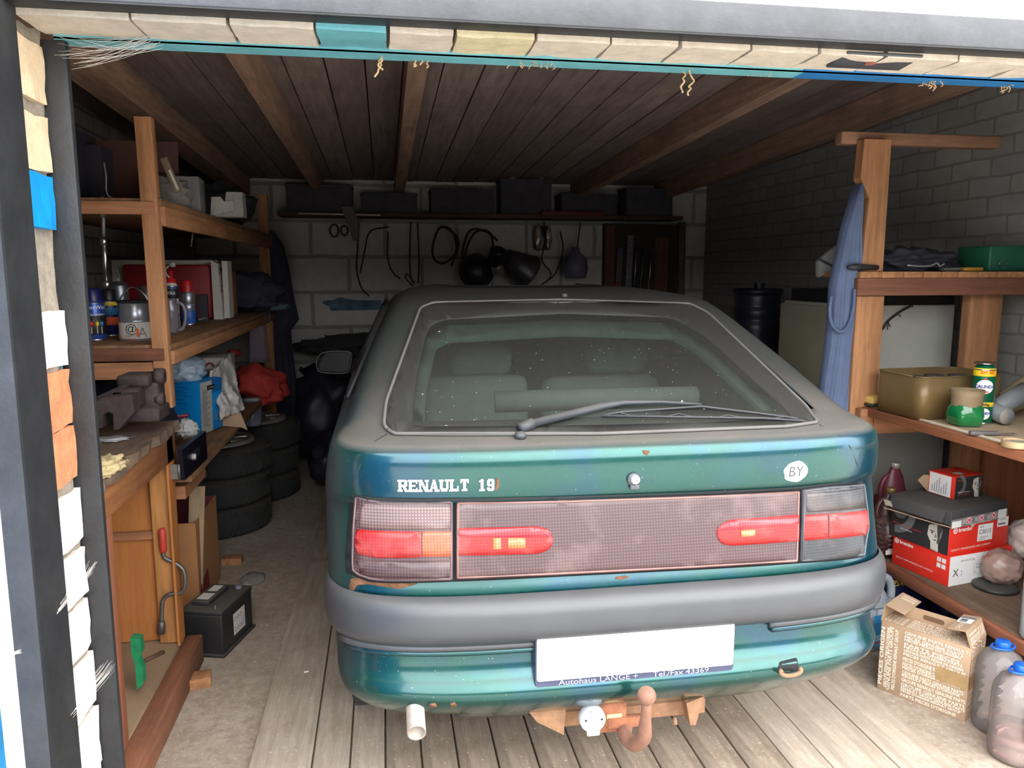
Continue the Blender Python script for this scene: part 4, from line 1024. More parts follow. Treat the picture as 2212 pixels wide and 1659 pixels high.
b = MB(m_steel); b.tube(arc_path([(-r*1.02, 0, h*.84), (-r*.7, -.01, h*1.08), (0, -.01, h*1.32), (r*.7, -.01, h*1.16), (r*1.02, 0, h*.88)], 6), .003, 6); b.build('handle', t, False)
# glass mug with grey handle right of post, cream funnel, small box
p = seat(366, 720, ZM); t = thing('glass_jar', 'glass jar with a broad grey handle, just right of the post', 'jar', (p.x, p.y+.04, ZM))
b = MB(mat('murky_glass', (120, 116, 122), .15, 0, .2)); b.lathe([(0, 0), (.03, 0), (.034, .005), (.034, .12), (.028, .14), (.028, .15), (0, .15)], 24); b.build('jar_body', t, False)
b = MB(mat('grey_handle', (128, 126, 134), .4)); b.tube(arc_path([(.028, -.02, .135), (.058, -.02, .12), (.066, -.02, .07), (.052, -.02, .02), (.03, -.02, .012)], 5), .007, 8); b.build('handle', t, False)
p = seat(277, 690, ZM); p.y += .25; p.x -= .07; t = thing('plastic_funnel', 'cream plastic measuring cup standing behind the silver can', 'cup', (p.x, p.y, ZM))
b = MB(mat('cream_plastic', (206, 200, 176), .6, dust=.2)); b.lathe([(0, 0), (.034, 0), (.038, .16), (.045, .17), (.052, .25), (.048, .25), (.04, .17)], 4, rot=(0, 0, R(45))); b.build('cup_body', t, False)
p = seat(427, 697, ZM); k = mpp(p)
t = carton('small_box', 'small black box with white RELAY lettering beside the red case', 'box', p, R(8), 22*k, .06, 60*k, mat('black_card', (40, 38, 44), .7)); f = front_face(0, 0); f.text('RELAY 2', .026, .02, .012, m_offw, rot=12); f.build('lettering', t)
# big red case with white carton around it, orange carton
p = seat(300, 668, ZM); t = thing('red_case', 'big flat red case lying inside an open white carton on the middle shelf', 'case', (-1.385, 4.60, ZM))
b = MB(mat('red_case_plastic', (150, 30, 38), .5, 0, .2, 5)); b.box((.20, .0, .155), (.46, .07, .30), bev=.012); b.build('case_body', t, False)
b = MB(m_offw); b.box((.17, .06, .165), (.56, .03, .33)); b.build('carton_back', t, False)
b = MB(m_offw); b.prism([(0, 0), (.05, 0), (.035, .31), (0, .33)], -.03, .03, 'Y', c=(.44, -.03, 0)); b.box((.505, .04, .165), (.03, .12, .32)); b.build('carton_flap', t, False)
f = Face((.475, -.031, 0), (1, 0, 0), (0, 0, 1)); f.text('OC', .0, .27, .03, m_ink, rot=90); f.text('O3', .0, .17, .04, m_ink, rot=90); f.build('lettering', t)
p = seat(466, 682, ZM); k = mpp(p)
t = carton('cardboard_carton', 'upright orange-brown carton with green stripe, right of the red case', 'carton', (p.x, p.y, ZM), R(4), 37*k, .22, 95*k, m_kraft2)
b = MB(mat('olive_stripe', (96, 96, 66), .7)); b.box((18.5*k, -.0015, .024), (36*k, .003, .026)); b.build('printed_stripe', t, False)
# heap of clothes on the shelf end, rag hanging below, dark coat on the far post
b = MB(mat('dark_clothes', (54, 54, 68), .95, 0, .3, 6)); blob(b, (-1.0, 5.45, ZM+.13), (.62, .55, .30), None, 3, .22, 2.5, 4, flat=.85); o = b.build('pile_of_clothes'); tag(o, 'heap of dark work clothes at the far end of the middle shelf', 'clothes')
b = MB(mat('dark_clothes2', (56, 58, 64), .95, 0, .3, 6)); blob(b, (-1.05, 5.1, ZT+.13), (.5, .7, .28), None, 5, .2, 2.5, 4, flat=.85); o = b.build('pile_of_clothes'); tag(o, 'dark bundle on the top shelf behind the cartons', 'clothes')
b = MB(mat('mauve_grey_rag', (112, 100, 108), .95, 0, .2, 12)); x0 = at(553, 700, y=5.2).x
sheet(b, [((x0+.01*i/6, 5.2, 1.225-.31*i/6), (.045+.012*i/6, .02, 0), (0, .02, 0)) for i in range(7)], None, 20, .008, 4, 1); o = b.build('rag'); tag(o, 'mauve grey rag hanging from the middle shelf near the far post', 'rag')
b = MB(mat('blue_grey_fringe', (90, 116, 130), .95)); blob(b, (at(590, 655, y=5.5).x, 5.5, 1.262), (.20, .2, .05), None, 8, .3, 4, 3, flat=.9)
for i in range(6): b.tube([(-.87+.02*i, 5.45, 1.25), (-.868+.02*i, 5.42, 1.2), (-.865+.02*i, 5.425, 1.17-.008*(i % 3))], .003, 5)
o = b.build('knitted_scarf'); tag(o, 'pale blue fringed cloth hanging over the far shelf end', 'cloth')
b = MB(mat('black_blue_coat', (44, 46, 60), .95, 0, .25, 5)); rows = []
for v, u0, u1 in ((500, 572, 590), (530, 572, 612), (580, 574, 624), (640, 578, 634), (690, 580, 646), (715, 580, 628), (760, 582, 632), (820, 584, 640), (880, 588, 640), (930, 592, 630)):
    a, c = at(u0, v, y=5.88), at(u1, v, y=5.88); rows.append(((a+c)/2, (c-a)/2, (0, .09, 0)))
sheet(b, rows, None, 26, .02, 4, 2); o = b.build('coat'); tag(o, 'long dark coat hanging from the far end of the left shelving', 'coat')

# ---- top shelf goods
p = seat(190, 428, ZT+.02); t = thing('loudspeaker', 'black loudspeaker box with a round cone on the top left shelf', 'speaker', (-1.36, 3.12, ZT))
b = MB(mat('black_box_finish', (38, 38, 50), .7)); b.box((.12, .12, .13), (.28, .22, .26), bev=.006); b.build('cabinet', t, False)
b = MB(mat('speaker_cone', (58, 60, 76), .6)); b.lathe([(.0, .0), (.012, .0), (.02, -.008), (.05, .004), (.052, .008), (.0, .008)][::-1], 28, (.16, .008, .16), (R(90), 0, 0)); b.build('cone', t, False)
q = seat(237, 435, ZT); t = thing('storage_box', 'black upright box beside the loudspeaker on the top shelf', 'box', (-1.13, 3.20, ZT)); b = MB(mat('black_card2', (36, 35, 46), .8)); b.box((.05, .08, .11), (.075, .14, .21), bev=.003); b.build('box_body', t, False)
t = thing('brown_board', 'brown hardboard panel leaning on the top shelf behind the black boxes', 'board', (-1.15, 3.72, ZT)); b = MB(mat('hardboard', (92, 62, 56), .85, 0, .2, 5)); b.box((.05, .0, .16), (.42, .012, .30), rot=(R(-6), 0, 0)); b.build('panel', t, False)
b = MB(m_dsteel); w0 = at(229, 350, y=3.02); b.tube(arc_path([at(224, 350, y=3.0), at(229, 380, y=3.0), at(232, 420, y=3.0), at(262, 435, y=3.0), at(290, 438, y=3.0), at(312, 428, y=3.0)], 5), .0035, 6)
o = b.build('cable'); tag(o, 'dusty cable drooping along the top left shelf', 'cable')
# wheel brace: cross-shaped rod hung in front of the shelves
t = thing('wheel_brace', 'cross-shaped steel wheel brace hanging left of the post', 'wheel brace', tuple(at(222, 440, y=3.05)))
b = MB(m_steel); b.tube([at(224, 515, y=3.05), at(230, 610, y=3.07)], .008, 10); b.tube([at(223.5, 512, y=3.05), at(224.5, 530, y=3.05)], .012, 10); b.tube([at(230, 606, y=3.07), at(231, 622, y=3.07)], .013, 10); b.build('bright_shaft', t)
b = MB(m_dsteel); b.tube([at(222, 425, y=3.05), at(224, 520, y=3.05)], .007, 10); b.tube([at(221, 432, y=3.05), at(221.8, 470, y=3.05)], .011, 10); b.build('upper_shaft', t)
b = MB(m_steel); b.tube([at(150, 430, y=3.05), at(219, 440, y=3.05)], .0055, 10); b.build('cross_bar', t)
b = MB(mat('old_pale_wood', (126, 110, 92), .8)); a = at(369, 378, y=3.35); b.box(a, (.028, .02, .14), rot=(0, R(-20), 0), bev=.003); b.box((a.x+.012, a.y-.012, a.z-.02), (.008, .004, .08), rot=(0, R(-20), 0), m=m_offw)
o = b.build('brush_handle'); tag(o, 'short pale handle sticking up beside the top of the post', 'handle')
p = seat(383, 462, ZT); t = thing('torn_carton', 'torn grey carton with ragged plastic on the top shelf', 'carton', (-.96, 3.62, ZT))
b = MB(mat('grey_card', (118, 116, 120), .85)); b.box((.07, .10, .078), (.19, .18, .15), rot=(0, 0, R(5)), bev=.003); b.build('box_body', t, False)
b = MB(mat('torn_plastic', (140, 136, 130), .6, 0, .3, 20)); blob(b, (.05, -.01, .07), (.18, .07, .14), None, 4, .25, 4, 3); b.build('torn_wrapping', t, False)
p = seat(465, 468, ZT); t = thing('white_carton', 'flattened white carton with cut-out flap on the top shelf edge', 'carton', (p.x, p.y, ZT)); b = MB(mat('pale_card', (150, 148, 144), .85))
k = mpp(p); b.prism([(.0, 0), (.13, 0), (.128, .116), (.055, .116), (.048, .07), (.02, .09), (-.0, .088)], 0, .09, 'Y'); b.prism([(-.02, .0), (.05, .02), (.09, .03), (.088, .075), (.045, .07), (.03, .092), (-.01, .09)], -.012, 0, 'Y', m=mat('paler_card', (168, 166, 162), .85)); b.build('box_body', t, False)
b = MB(m_dsteel); b.tube([at(417, 497, y=3.7), at(413, 534, y=3.7)], .004, 6); o = b.build('hanging_rod'); tag(o, 'thin metal rod hanging below the top shelf', 'rod')

# ================================================================ the work bench and its open cabinet
XF = -.775
bn = thing('workbench', 'brown wooden workbench with an open cabinet under a worn top', 'workbench', (XF, 2.15, 0))
m_top = wood('worn_bench_top', (108, 90, 78), 'Y', .3, dirt=.6, dcol=(138, 120, 98))
b = MB(m_top); t_ = bmesh.new(); bmesh.ops.create_cube(t_, size=1)
for v in t_.verts: v.co = Vector((v.co.x*.72, v.co.y*.86, v.co.z*.034))
bmesh.ops.subdivide_edges(t_, edges=list(t_.edges), cuts=18, use_grid_fill=True)
for v in t_.verts:
    if v.co.x > .33: v.co.x += noise.noise(v.co*14)*.02-.004; v.co.z += noise.noise(v.co*20)*.006
    if v.co.y < -.2 and v.co.x > .26: v.co.z -= .004+.01*abs(noise.noise(v.co*9))
b.merge(t_, (XF-.36+.015, 2.55, .935)); b.build('bench_top', bn)
b = MB(m_ply); b.box((XF-.36, 2.915, .53), (.68, .02, .80)); b.build('side_panel', bn)
b = MB(mat('cabinet_back', (150, 92, 50), .8)); b.box((-1.46, 2.55, .53), (.02, .76, .80)); b.build('back_panel', bn)
b = MB(m_chest); b.box((XF-.36, 2.14, .53), (.68, .02, .80)); b.build('side_panel', bn)
m_stile = wood('pale_stile', (186, 130, 78), 'Z', .25, dirt=.15)
s0, s1 = at(382, 1150, y=2.90), at(356, 1150, y=2.90)
b = MB(m_stile); b.box((XF-.040, 2.895, .53), (.075, .045, .80), bev=.002); b.build('front_stile', bn)
b = MB(m_ply); b.box((XF-.004, 2.88, .53), (.008, .075, .80)); b.build('stile_edge', bn)
b = MB(m_dsteel); hp = at(379, 1019, y=2.872); b.box((hp.x-.002, 2.871, hp.z), (.026, .004, .055)); b.tube([(hp.x+.013, 2.869, hp.z-.028), (hp.x+.013, 2.869, hp.z+.028)], .005, 8); b.build('hinge', bn)
b = MB(m_woodX); b.box((XF-.26, 2.895, .545), (.42, .02, .028)); b.build('cross_batten', bn)
b = MB(wood('top_rail', (138, 90, 56), 'Y', .25, dirt=.3)); b.box((XF-.012, 2.55, .868), (.024, .80, .10), bev=.002); b.build('top_rail', bn)
b = MB(m_chest); b.box((XF-.02, 2.215, .47), (.04, .085, .70), bev=.002); b.build('front_stile', bn)
b = MB(mat('cabinet_floor', (150, 124, 98), .9, 0, .2, 6)); b.box((XF-.34, 2.55, .115), (.66, .78, .02)); b.build('cabinet_floor', bn)
b = MB(m_chestY); b.box((XF+.02, 2.54, .055), (.06, .86, .11), bev=.004); b.build('bottom_rail', bn)
# crank brace hanging on the side panel
hb_ = lambda u, v, d=0: at(u, v, y=2.86-d)
t = thing('hand_brace', 'bent steel crank brace with red grip hanging inside the cabinet', 'hand brace', tuple(hb_(350, 1180)))
b = MB(m_dsteel); b.tube(arc_path([hb_(352, 1190), hb_(356, 1205), hb_(374, 1214), hb_(394, 1228), hb_(400, 1248), hb_(398, 1270), hb_(388, 1281), hb_(366, 1284), hb_(354, 1294), hb_(350, 1310), hb_(349, 1345)], 5), .0075, 10); b.build('crank', t)
b = MB(mat('red_grip', (176, 58, 46), .5)); b.tube([hb_(349, 1142), hb_(350, 1146), hb_(353, 1190), hb_(353.5, 1193)], [.010, .0135, .0125, .009], 14); b.build('grip', t)
b = MB(m_dsteel); b.tube([hb_(349, 1342), hb_(349, 1350), hb_(348, 1368)], [.011, .0145, .0145], 14); b.build('socket', t)
t = thing('green_packet', 'crumpled green plastic packet on the cabinet floor', 'packet', tuple(at(300, 1470, z=.125)))
b = MB(mat('green_plastic', (36, 128, 84), .4, 0, .25, 20)); pts = [at(u, v, y=2.52) for u, v in ((286, 1372), (306, 1374), (310, 1405), (302, 1418), (312, 1440), (314, 1470), (300, 1484), (296, 1430), (288, 1405))]
b.prism([(q.x, q.z) for q in pts], 2.50, 2.535, 'Y'); b.build('packet_body', t)
b = MB(mat('brown_rod', (90, 64, 50), .7)); q0, q1 = at(312, 1428, z=.132), at(354, 1408, z=.132); b.tube([q0, q1], .007, 8); o = b.build('metal_pin'); tag(o, 'short brown metal pin lying on the cabinet floor', 'pin')

# ---- bench vice
vc = thing('bench_vice', 'heavy brown cast iron vice bolted to the bench', 'vice', (-1.0, 2.75, .952))
m_iron = mat('brown_cast_iron', (62, 51, 52), .6, .35, .3, 14, .4, dust=.45, dcol=(110, 96, 88))
def vb(nm, u0, v0, u1, v1, y, dep, bev=.008, rz=0):
    a, c = at(u0, v0, y=y), at(u1, v1, y=y); b = MB(m_iron); b.box(((a.x+c.x)/2, y+dep/2, (a.z+c.z)/2), (abs(c.x-a.x), dep, abs(a.z-c.z)), rot=(0, 0, rz), bev=bev); return b.build(nm, vc)
vb('base', 262, 884, 345, 912, 2.70, .14); vb('fixed_jaw', 290, 826, 346, 905, 2.74, .09, .012); vb('slide', 236, 842, 300, 884, 2.66, .10, .01)
vb('moving_jaw', 248, 812, 322, 838, 2.70, .12, .012); b = MB(m_iron)
pts = [at(u, v, y=2.60) for u, v in ((206, 925), (206, 870), (218, 860), (285, 852), (290, 890), (256, 928), (246, 928), (244, 893), (234, 890), (222, 896), (220, 925))]
b.prism([(q.x, q.z) for q in pts], 2.60, 2.66, 'Y'); b.build('front_bracket', vc)
pts = [at(u, v, y=2.62) for u, v in ((196, 862), (250, 838), (262, 842), (236, 872), (200, 878))]; b = MB(m_iron); b.prism([(q.x, q.z) for q in pts], 2.66, 2.78, 'Y'); b.build('sliding_bar', vc)
b = MB(m_iron); q = at(345, 812, y=2.76); b.lathe([(0, 0), (.026, 0), (.028, .01), (.026, .03), (0, .03)], 24, (q.x-.015, q.y, q.z), (0, R(90), 0)); b.build('jaw_boss', vc)
b = MB(m_iron); q = at(347, 862, y=2.76); b.lathe([(0, 0), (.022, 0), (.024, .01), (.022, .026), (0, .026)], 24, (q.x-.015, q.y, q.z), (0, R(90), 0)); b.build('screw_end', vc)
# litter on the bench
b = MB(mat('grey_film', (158, 154, 156), .45, 0, .2, 20)); blob(b, at(236, 948, z=.957), (.13, .09, .012), None, 3, .35, 4, 3); o = b.build('plastic_scrap'); tag(o, 'scrap of pale plastic film lying on the bench top', 'plastic scrap')
b = MB(mat('cream_canvas', (192, 172, 128), .95, 0, .15, 20, .3)); blob(b, at(226, 1010, z=.957), (.075, .20, .05), None, 6, .3, 3, 4, flat=.5, rot=(0, R(8), R(-4))); o = b.build('canvas_glove'); tag(o, 'crumpled cream canvas glove on the near bench corner', 'glove')
b = MB(m_woodX); b.box((-1.20, 2.84, .99), (.12, .05, .06), rot=(0, 0, .2)); o = b.build('wood_offcut'); tag(o, 'small pale wood offcut behind the vice', 'wood offcut')
b = MB(mat('dark_jacket', (34, 34, 44), .95)); blob(b, (-1.2, 3.6, ZL+.15), (.45, .9, .36), None, 12, .2, 2.5, 4, flat=.8); o = b.build('dark_bundle'); tag(o, 'dark bundle on the low shelf behind the vice', 'bundle')

# ================================================================ low shelf goods
F, yaw, w_, d_ = frame3(seat(452, 955, ZL), seat(474, 935, ZL), seat(362, 960, ZL))
t = carton('display_box', 'bright blue printed box with grey text panel, stuffed with plastic bags', 'box', (at(437, 962, z=ZL).x-.0, 3.52, ZL), R(52), .20, .21, .32, mat('azure_card', (0, 132, 206), .5, 0, .1, 5))
t.location = seat(436, 940, ZL)+Vector((0, 0, .004)); t.rotation_euler = (R(4), R(-3), R(64)); t.scale = (.78, .78, .78)
f = Face((0, .21, 0), (0, -1, 0), (0, 0, 1))
f.ux *= 1.0
for i, z in enumerate((.295, .28, .272, .255, .246, .225, .20, .175)): f.rect(.012, z, .09+.02*(i % 3), z+.0028, mat('navy_ink', (20, 60, 120), .6))
f.poly([(.02, .095), (.12, .125), (.128, .105), (.09, .085), (.035, .078)], mat('maroon_logo', (150, 30, 60), .5)); f.text('Workshop', .075, .103, .020, m_white, rot=14); f.poly([(.07, .08), (.105, .092), (.11, .085), (.085, .07)], m_yel)
f.ring(.132, .035, .010, .017, m_white); f.build('printed_side', t)
f = Face((0, 0, 0), (1, 0, 0), (0, 0, 1)); f.rect(0, 0, .105, .32, mat('grey_text_panel', (166, 164, 156), .6)); f.rect(.105, .24, .20, .32, mat('mid_blue_card', (20, 96, 160), .5)); f.rect(.06, .262, .135, .292, m_ink)
for i in range(26): z = .27-.009*i; f.rect(.014, z, .05+.03*((i*7) % 4)/3, z+.003, mat('text_grey', (90, 90, 92), .6))
f.text('ADVISER', .098, .277, .014, m_offw)
for i in range(5): f.rect(.125+.012*i, .06, .129+.012*i, .12, mat('pale_blue_print', (110, 160, 196), .5))
f.build('printed_side', t)
m_bag = mat('pale_blue_film', (160, 178, 196), .35, 0, .15, 10); m_bagw = mat('white_film', (186, 184, 182), .45, 0, .15, 10)
b = MB(m_bag); blob(b, at(397, 799, y=3.86), (.19, .17, .14), None, 2, .2, 2.5, 4); o = b.build('plastic_bag'); tag(o, 'crumpled pale blue plastic bag on top of the blue box', 'plastic bag')
b = MB(m_bagw); q = at(495, 835, y=4.0)
t_ = bmesh.new(); bmesh.ops.create_grid(t_, x_segments=30, y_segments=30, size=.5)
pts4 = [at(455, 805, y=3.9), at(498, 762, y=4.25), at(528, 885, y=4.0), at(478, 905, y=3.85)]
for v in t_.verts:
    a, c = v.co.x+.5, v.co.y+.5; top = pts4[0].lerp(pts4[1], a); bot = pts4[3].lerp(pts4[2], a); pp = bot.lerp(top, c)
    nz = noise.noise(Vector((a*5+c*2, c*3, 2)))*.03+abs(noise.noise(Vector((a*9, c*14, 5))))*.02; v.co = pp+Vector((nz*.6, -nz-.04*math.sin(math.pi*a)*math.sin(math.pi*c), nz*.3))
b.merge(t_, smooth=True); o = b.build('foam_sheet'); sm = o.modifiers.new('t', 'SOLIDIFY'); sm.thickness = .012; tag(o, 'white crumpled foam sheet bulging over the low shelf', 'foam sheet')
t = carton('white_carton', 'white carton with red ring logo behind the blue box', 'carton', (-1.11, 4.32, ZL), R(2), .26, .3, .31, m_offw); f = front_face(0, 0)
f.rect(.0, .205, .25, .25, mat('grey_opening', (120, 120, 120), .8)); f.rect(.05, .272, .12, .284, m_ink); f.ring(.175, .262, .014, .026, mat('wine_print', (150, 50, 60), .6), 0, 180); f.rect(.135, .262, .148, .286, mat('wine_print', (150, 50, 60), .6)); f.build('printed_side', t)
b = MB(m_bagw); blob(b, at(404, 925, y=3.45), (.09, .07, .08), None, 21, .3, 4, 4, pinch=.3); o = b.build('plastic_bag'); tag(o, 'small torn pale plastic bag beside the bench corner', 'plastic bag')
b = MB(m_kraft); q = at(493, 905, y=3.95); b.prism([(-.07, -.03), (.06, -.045), (.09, -.06), (.06, .03), (-.02, .035)], 0, .004, 'Y', c=q); o = b.build('cardboard_scrap'); tag(o, 'torn flap of brown cardboard on the low shelf edge', 'cardboard')
b = MB(mat('red_fabric', (166, 50, 42), .75, 0, .2, 8)); blob(b, at(562, 830, y=4.9), (.32, .28, .23), None, 31, .22, 1.8, 4, rot=(0, R(15), 0)); o = b.build('red_bag'); tag(o, 'orange-red fabric bag hanging by the far shelf post', 'bag')
b = MB(mat('grey_fabric', (76, 74, 78), .85, 0, .2, 8)); blob(b, at(552, 822, y=5.16), (.34, .12, .20), None, 33, .2, 2, 3, rot=(0, R(10), 0)); o = b.build('grey_bag'); tag(o, 'dark grey bag pressed behind the red one', 'bag')
b = MB(mat('red_cloth', (150, 40, 44), .85)); blob(b, at(505, 762, y=4.75), (.09, .1, .045), None, 37, .3, 3, 3); o = b.build('red_cloth'); tag(o, 'bit of red cloth poking up behind the white carton', 'cloth')
q = at(545, 890, y=4.75); t = thing('plastic_jar', 'clear plastic jar under the red bag', 'jar', (q.x, q.y, q.z-.08)); b = MB(mat('cloudy_plastic', (104, 104, 120), .2, 0, .2)); b.lathe([(0, 0), (.05, 0), (.055, .01), (.055, .12), (.045, .14), (.045, .15), (0, .15)], 24); b.build('jar_body', t, False)
b = MB(mat('white_lid', (160, 160, 165), .5)); b.lathe([(0, .165), (.048, .165), (.048, .15), (0, .15)], 24); b.build('lid', t, False)
# drawer jutting from the bench end
bb_ = MB(m_woodX); bb_.box((-1.0, 3.2, .66), (.46, .34, .05)); dr = bb_.build('drawer', bn, label='pulled-out drawer with glossy black front')
a, c, d, e = at(387, 973, x=-.745), at(439, 931, x=-.745), at(443, 988, x=-.745), at(394, 1037, x=-.745)
b = MB(mat('glossy_black', (24, 22, 34), .25, 0, .1)); b.prism([(a.y, a.z), (c.y, c.z), (d.y, d.z-.005), (e.y, e.z)], -.752, -.735, 'X'); fr = b.build('drawer_front', dr)
mid = (a+c+d+e)/4; b = MB(m_steel); b.prism(rounded([(mid.y-.035, mid.z-.020), (mid.y+.035, mid.z-.008), (mid.y+.035, mid.z+.022), (mid.y-.035, mid.z+.010)], .012, 4), -.735, -.727, 'X'); b.build('cup_handle', fr)

# ================================================================ tyres
def tyre_stack(cx, cy, n, who, r=.30, wd=.17, caps=1):
    for i in range(n):
        t = thing('spare_wheel', who[i], 'wheel', (cx+random.uniform(-.012, .012), cy+random.uniform(-.012, .012), i*wd), random.uniform(0, 6), 'spare wheels stacked flat along the left wall')
        b = MB(m_rub); b.lathe([(r*.62, .01), (r*.8, 0), (r*.95, .008), (r, .03), (r*1.004, wd/2), (r, wd-.03), (r*.95, wd-.008), (r*.8, wd), (r*.62, wd-.01)], 56)
        for k in range(56):
            a = 2*math.pi*k/56
            for s_ in (-1, 1): b.box((math.cos(a)*r, math.sin(a)*r, wd/2+s_*wd*.2), (.010, .020, wd*.34), rot=(s_*.5, 0, a))
        b.build('tyre', t, False)
        b = MB(m_dsteel); b.lathe([(r*.64, .02), (r*.60, .05), (r*.58, wd*.6), (r*.63, wd*.9), (r*.6, wd*.93), (r*.5, wd*.75), (.07, wd*.78), (0, wd*.78)], 40); b.build('rim', t, False)
        if i == n-1 and caps:
            b = MB(mat('scuffed_silver_hubcap', (200, 194, 180), .3, .7, .3, 7)); b.lathe([(r*.70, wd+.0), (r*.68, wd+.018), (r*.60, wd+.022), (r*.56, wd+.008), (r*.2, wd+.03), (.05, wd+.035), (0, wd+.035)], 40, fn=lambda a, z: 1+.0*z)
            for k in range(7):
                a = 2*math.pi*k/7; b.box((math.cos(a)*r*.4, math.sin(a)*r*.4, wd+.024), (r*.32, .045, .012), rot=(0, 0, a), bev=.004)
            b.build('hubcap', t, False)
random.seed(4)
tyre_stack(-1.0, 4.66, 3, ['bottom wheel of the nearer stack, tread showing above the floor', 'middle wheel of the nearer stack', 'top wheel of the nearer stack, with a chrome hubcap'])
tyre_stack(-.90, 5.32, 3, ['bottom wheel of the farther stack', 'middle wheel of the farther stack', 'top wheel of the farther stack, with a shiny hubcap'])

# ================================================================ floor at the left
bt = thing('burgundy_box', 'open brown cardboard box with burgundy inside, behind the bench', 'box', tuple(at(475, 1250, z=0)), R(0))
bt.location = (-.835, 3.40, 0); b = MB(m_kraft2); Wb, Db, Hb = .30, .42, .42
b.box((0.0, Db/2, Hb/2), (.006, Db, Hb)); b.box((-Wb, Db/2, Hb/2), (.006, Db, Hb)); b.box((-Wb/2, 0, Hb/2), (Wb, .006, Hb)); b.build('box_body', bt, False)
b = MB(mat('burgundy_lining', (110, 44, 52), .8, 0, .15, 5)); b.box((-Wb/2, Db, Hb/2), (Wb, .006, Hb)); b.box((-Wb/2, Db/2, .02), (Wb, Db, .01)); b.box((-Wb/2, Db-.004, Hb/2), (Wb-.01, .003, Hb)); b.build('lining', bt, False)
b = MB(mat('dark_red_side', (120, 30, 26), .7)); b.prism([(.0, .0), (.20, 0), (.17, .15), (.02, .12)], .0035, .006, 'X'); b.build('red_patch', bt, False)
b = MB(wood('pale_offcut', (170, 148, 118), 'Z', .15, dirt=.1)); q = at(418, 1150, y=3.44); b.box((q.x, 3.47, .29), (.065, .016, .54), rot=(R(-6), R(3), 0)); o = b.build('pale_board'); tag(o, 'pale plywood strip standing in the burgundy box', 'board')
F = at(437, 1440, z=0)
bat = thing('car_battery', 'black car battery with white warning labels beside the cabinet', 'battery', (-.655, 2.985, 0), R(74))
b = MB(m_blk); b.box((.13, .085, .085), (.26, .17, .17), bev=.006); b.box((.13, .085, .005), (.28, .185, .012), bev=.003); b.build('case', bat, False)
b = MB(mat('battery_lid', (34, 36, 38), .5, dust=.4)); b.box((.13, .085, .178), (.265, .175, .018), bev=.004); b.box((.13, .11, .195), (.17, .07, .022), bev=.004); b.build('lid', bat, False)
b = MB(m_dsteel); b.cyl((.03, .04, .185), .009, .018); b.build('terminal', bat, False); b = MB(mat('clear_terminal_cap', (120, 120, 130), .3)); b.cyl((.23, .04, .185), .014, .016); b.build('terminal_cap', bat, False)
f = Face((0, 0, 0), (1, 0, 0), (0, 0, 1)); f.rect(.09, .045, .19, .135, m_offw)
for i in range(3):
    for j in range(2): f.ring(.107+.022*i, .065+.045*j, .006, .0085, mat('blue_grey_ink', (90, 100, 150), .6))
f.poly([(.155, .055), (.185, .055), (.185, .12)], mat('pale_violet_print', (170, 170, 200), .6)); f.build('warning_label', bat)
f = Face((0, 0, .207), (1, 0, 0), (0, 1, 0)); f.rect(.06, .085, .12, .135, m_offw); f.rect(.14, .09, .20, .13, m_offw); f.build('top_label', bat)
b = MB(m_woodY); q = at(500, 1222, z=0); b.box((q.x, q.y+.03, .018), (.10, .06, .036), bev=.002); o = b.build('wood_block'); tag(o, 'small pine block lying on the concrete by the tyres', 'wood block')
b = MB(m_woodY); q = at(437, 1468, z=.03); b.box((q.x-.02, q.y+.02, .019), (.09, .07, .038), rot=(0, 0, .2), bev=.002); o = b.build('wood_block'); tag(o, 'pine block propping the cabinet corner near the battery', 'wood block')
b = MB(mat('crumpled_film', (150, 144, 138), .5)); blob(b, at(545, 1250, z=.008), (.12, .16, .02), None, 9, .15, 3, 4); o = b.build('plastic_scrap'); tag(o, 'crumpled clear film on the concrete right of the pine block', 'plastic scrap')
b = MB(m_white); q = at(657, 1452, z=.03); b.tube([q, q+Vector((.016, .004, 0))], .003, 8); o = b.build('cigarette_butt'); tag(o, 'cigarette butt on the leftmost floor board', 'cigarette butt')
# back left corner: sacks, paper, clothes
m_sack = mat('black_sack_film', (46, 46, 60), .45, 0, .3, 6)
b = MB(m_sack); blob(b, (-.50, 6.26, .38), (.72, .70, .80), None, 41, .14, 2.2, 4, flat=.9); o = b.build('rubbish_sack'); tag(o, 'big shiny black rubbish sack left of the car bonnet', 'rubbish sack')
b = MB(m_sack); blob(b, (-.385, 5.52, .18), (.36, .56, .38), None, 43, .14, 2.4, 4, flat=.9); o = b.build('rubbish_sack'); tag(o, 'smaller black sack slumped in front of the big one', 'rubbish sack')
b = MB(mat('dark_grey_cloth', (60, 60, 64), .95)); blob(b, (-.20, 6.40, .90), (1.0, .40, .2), None, 47, .2, 2.5, 4); o = b.build('dark_bundle'); tag(o, 'grey-black cloth bundle on the sacks against the back wall', 'bundle')
b = MB(mat('grey_paper', (138, 134, 128), .8)); q = at(642, 812, y=6.12); b.prism([(-.045, .05), (.01, .045), (.05, .0), (.02, -.02), (.035, -.045), (-.03, -.055)], 0, .004, 'Y', c=q, rot=(R(-15), 0, 0)); o = b.build('paper_scrap'); tag(o, 'torn grey paper on the dark heap in the back corner', 'paper')

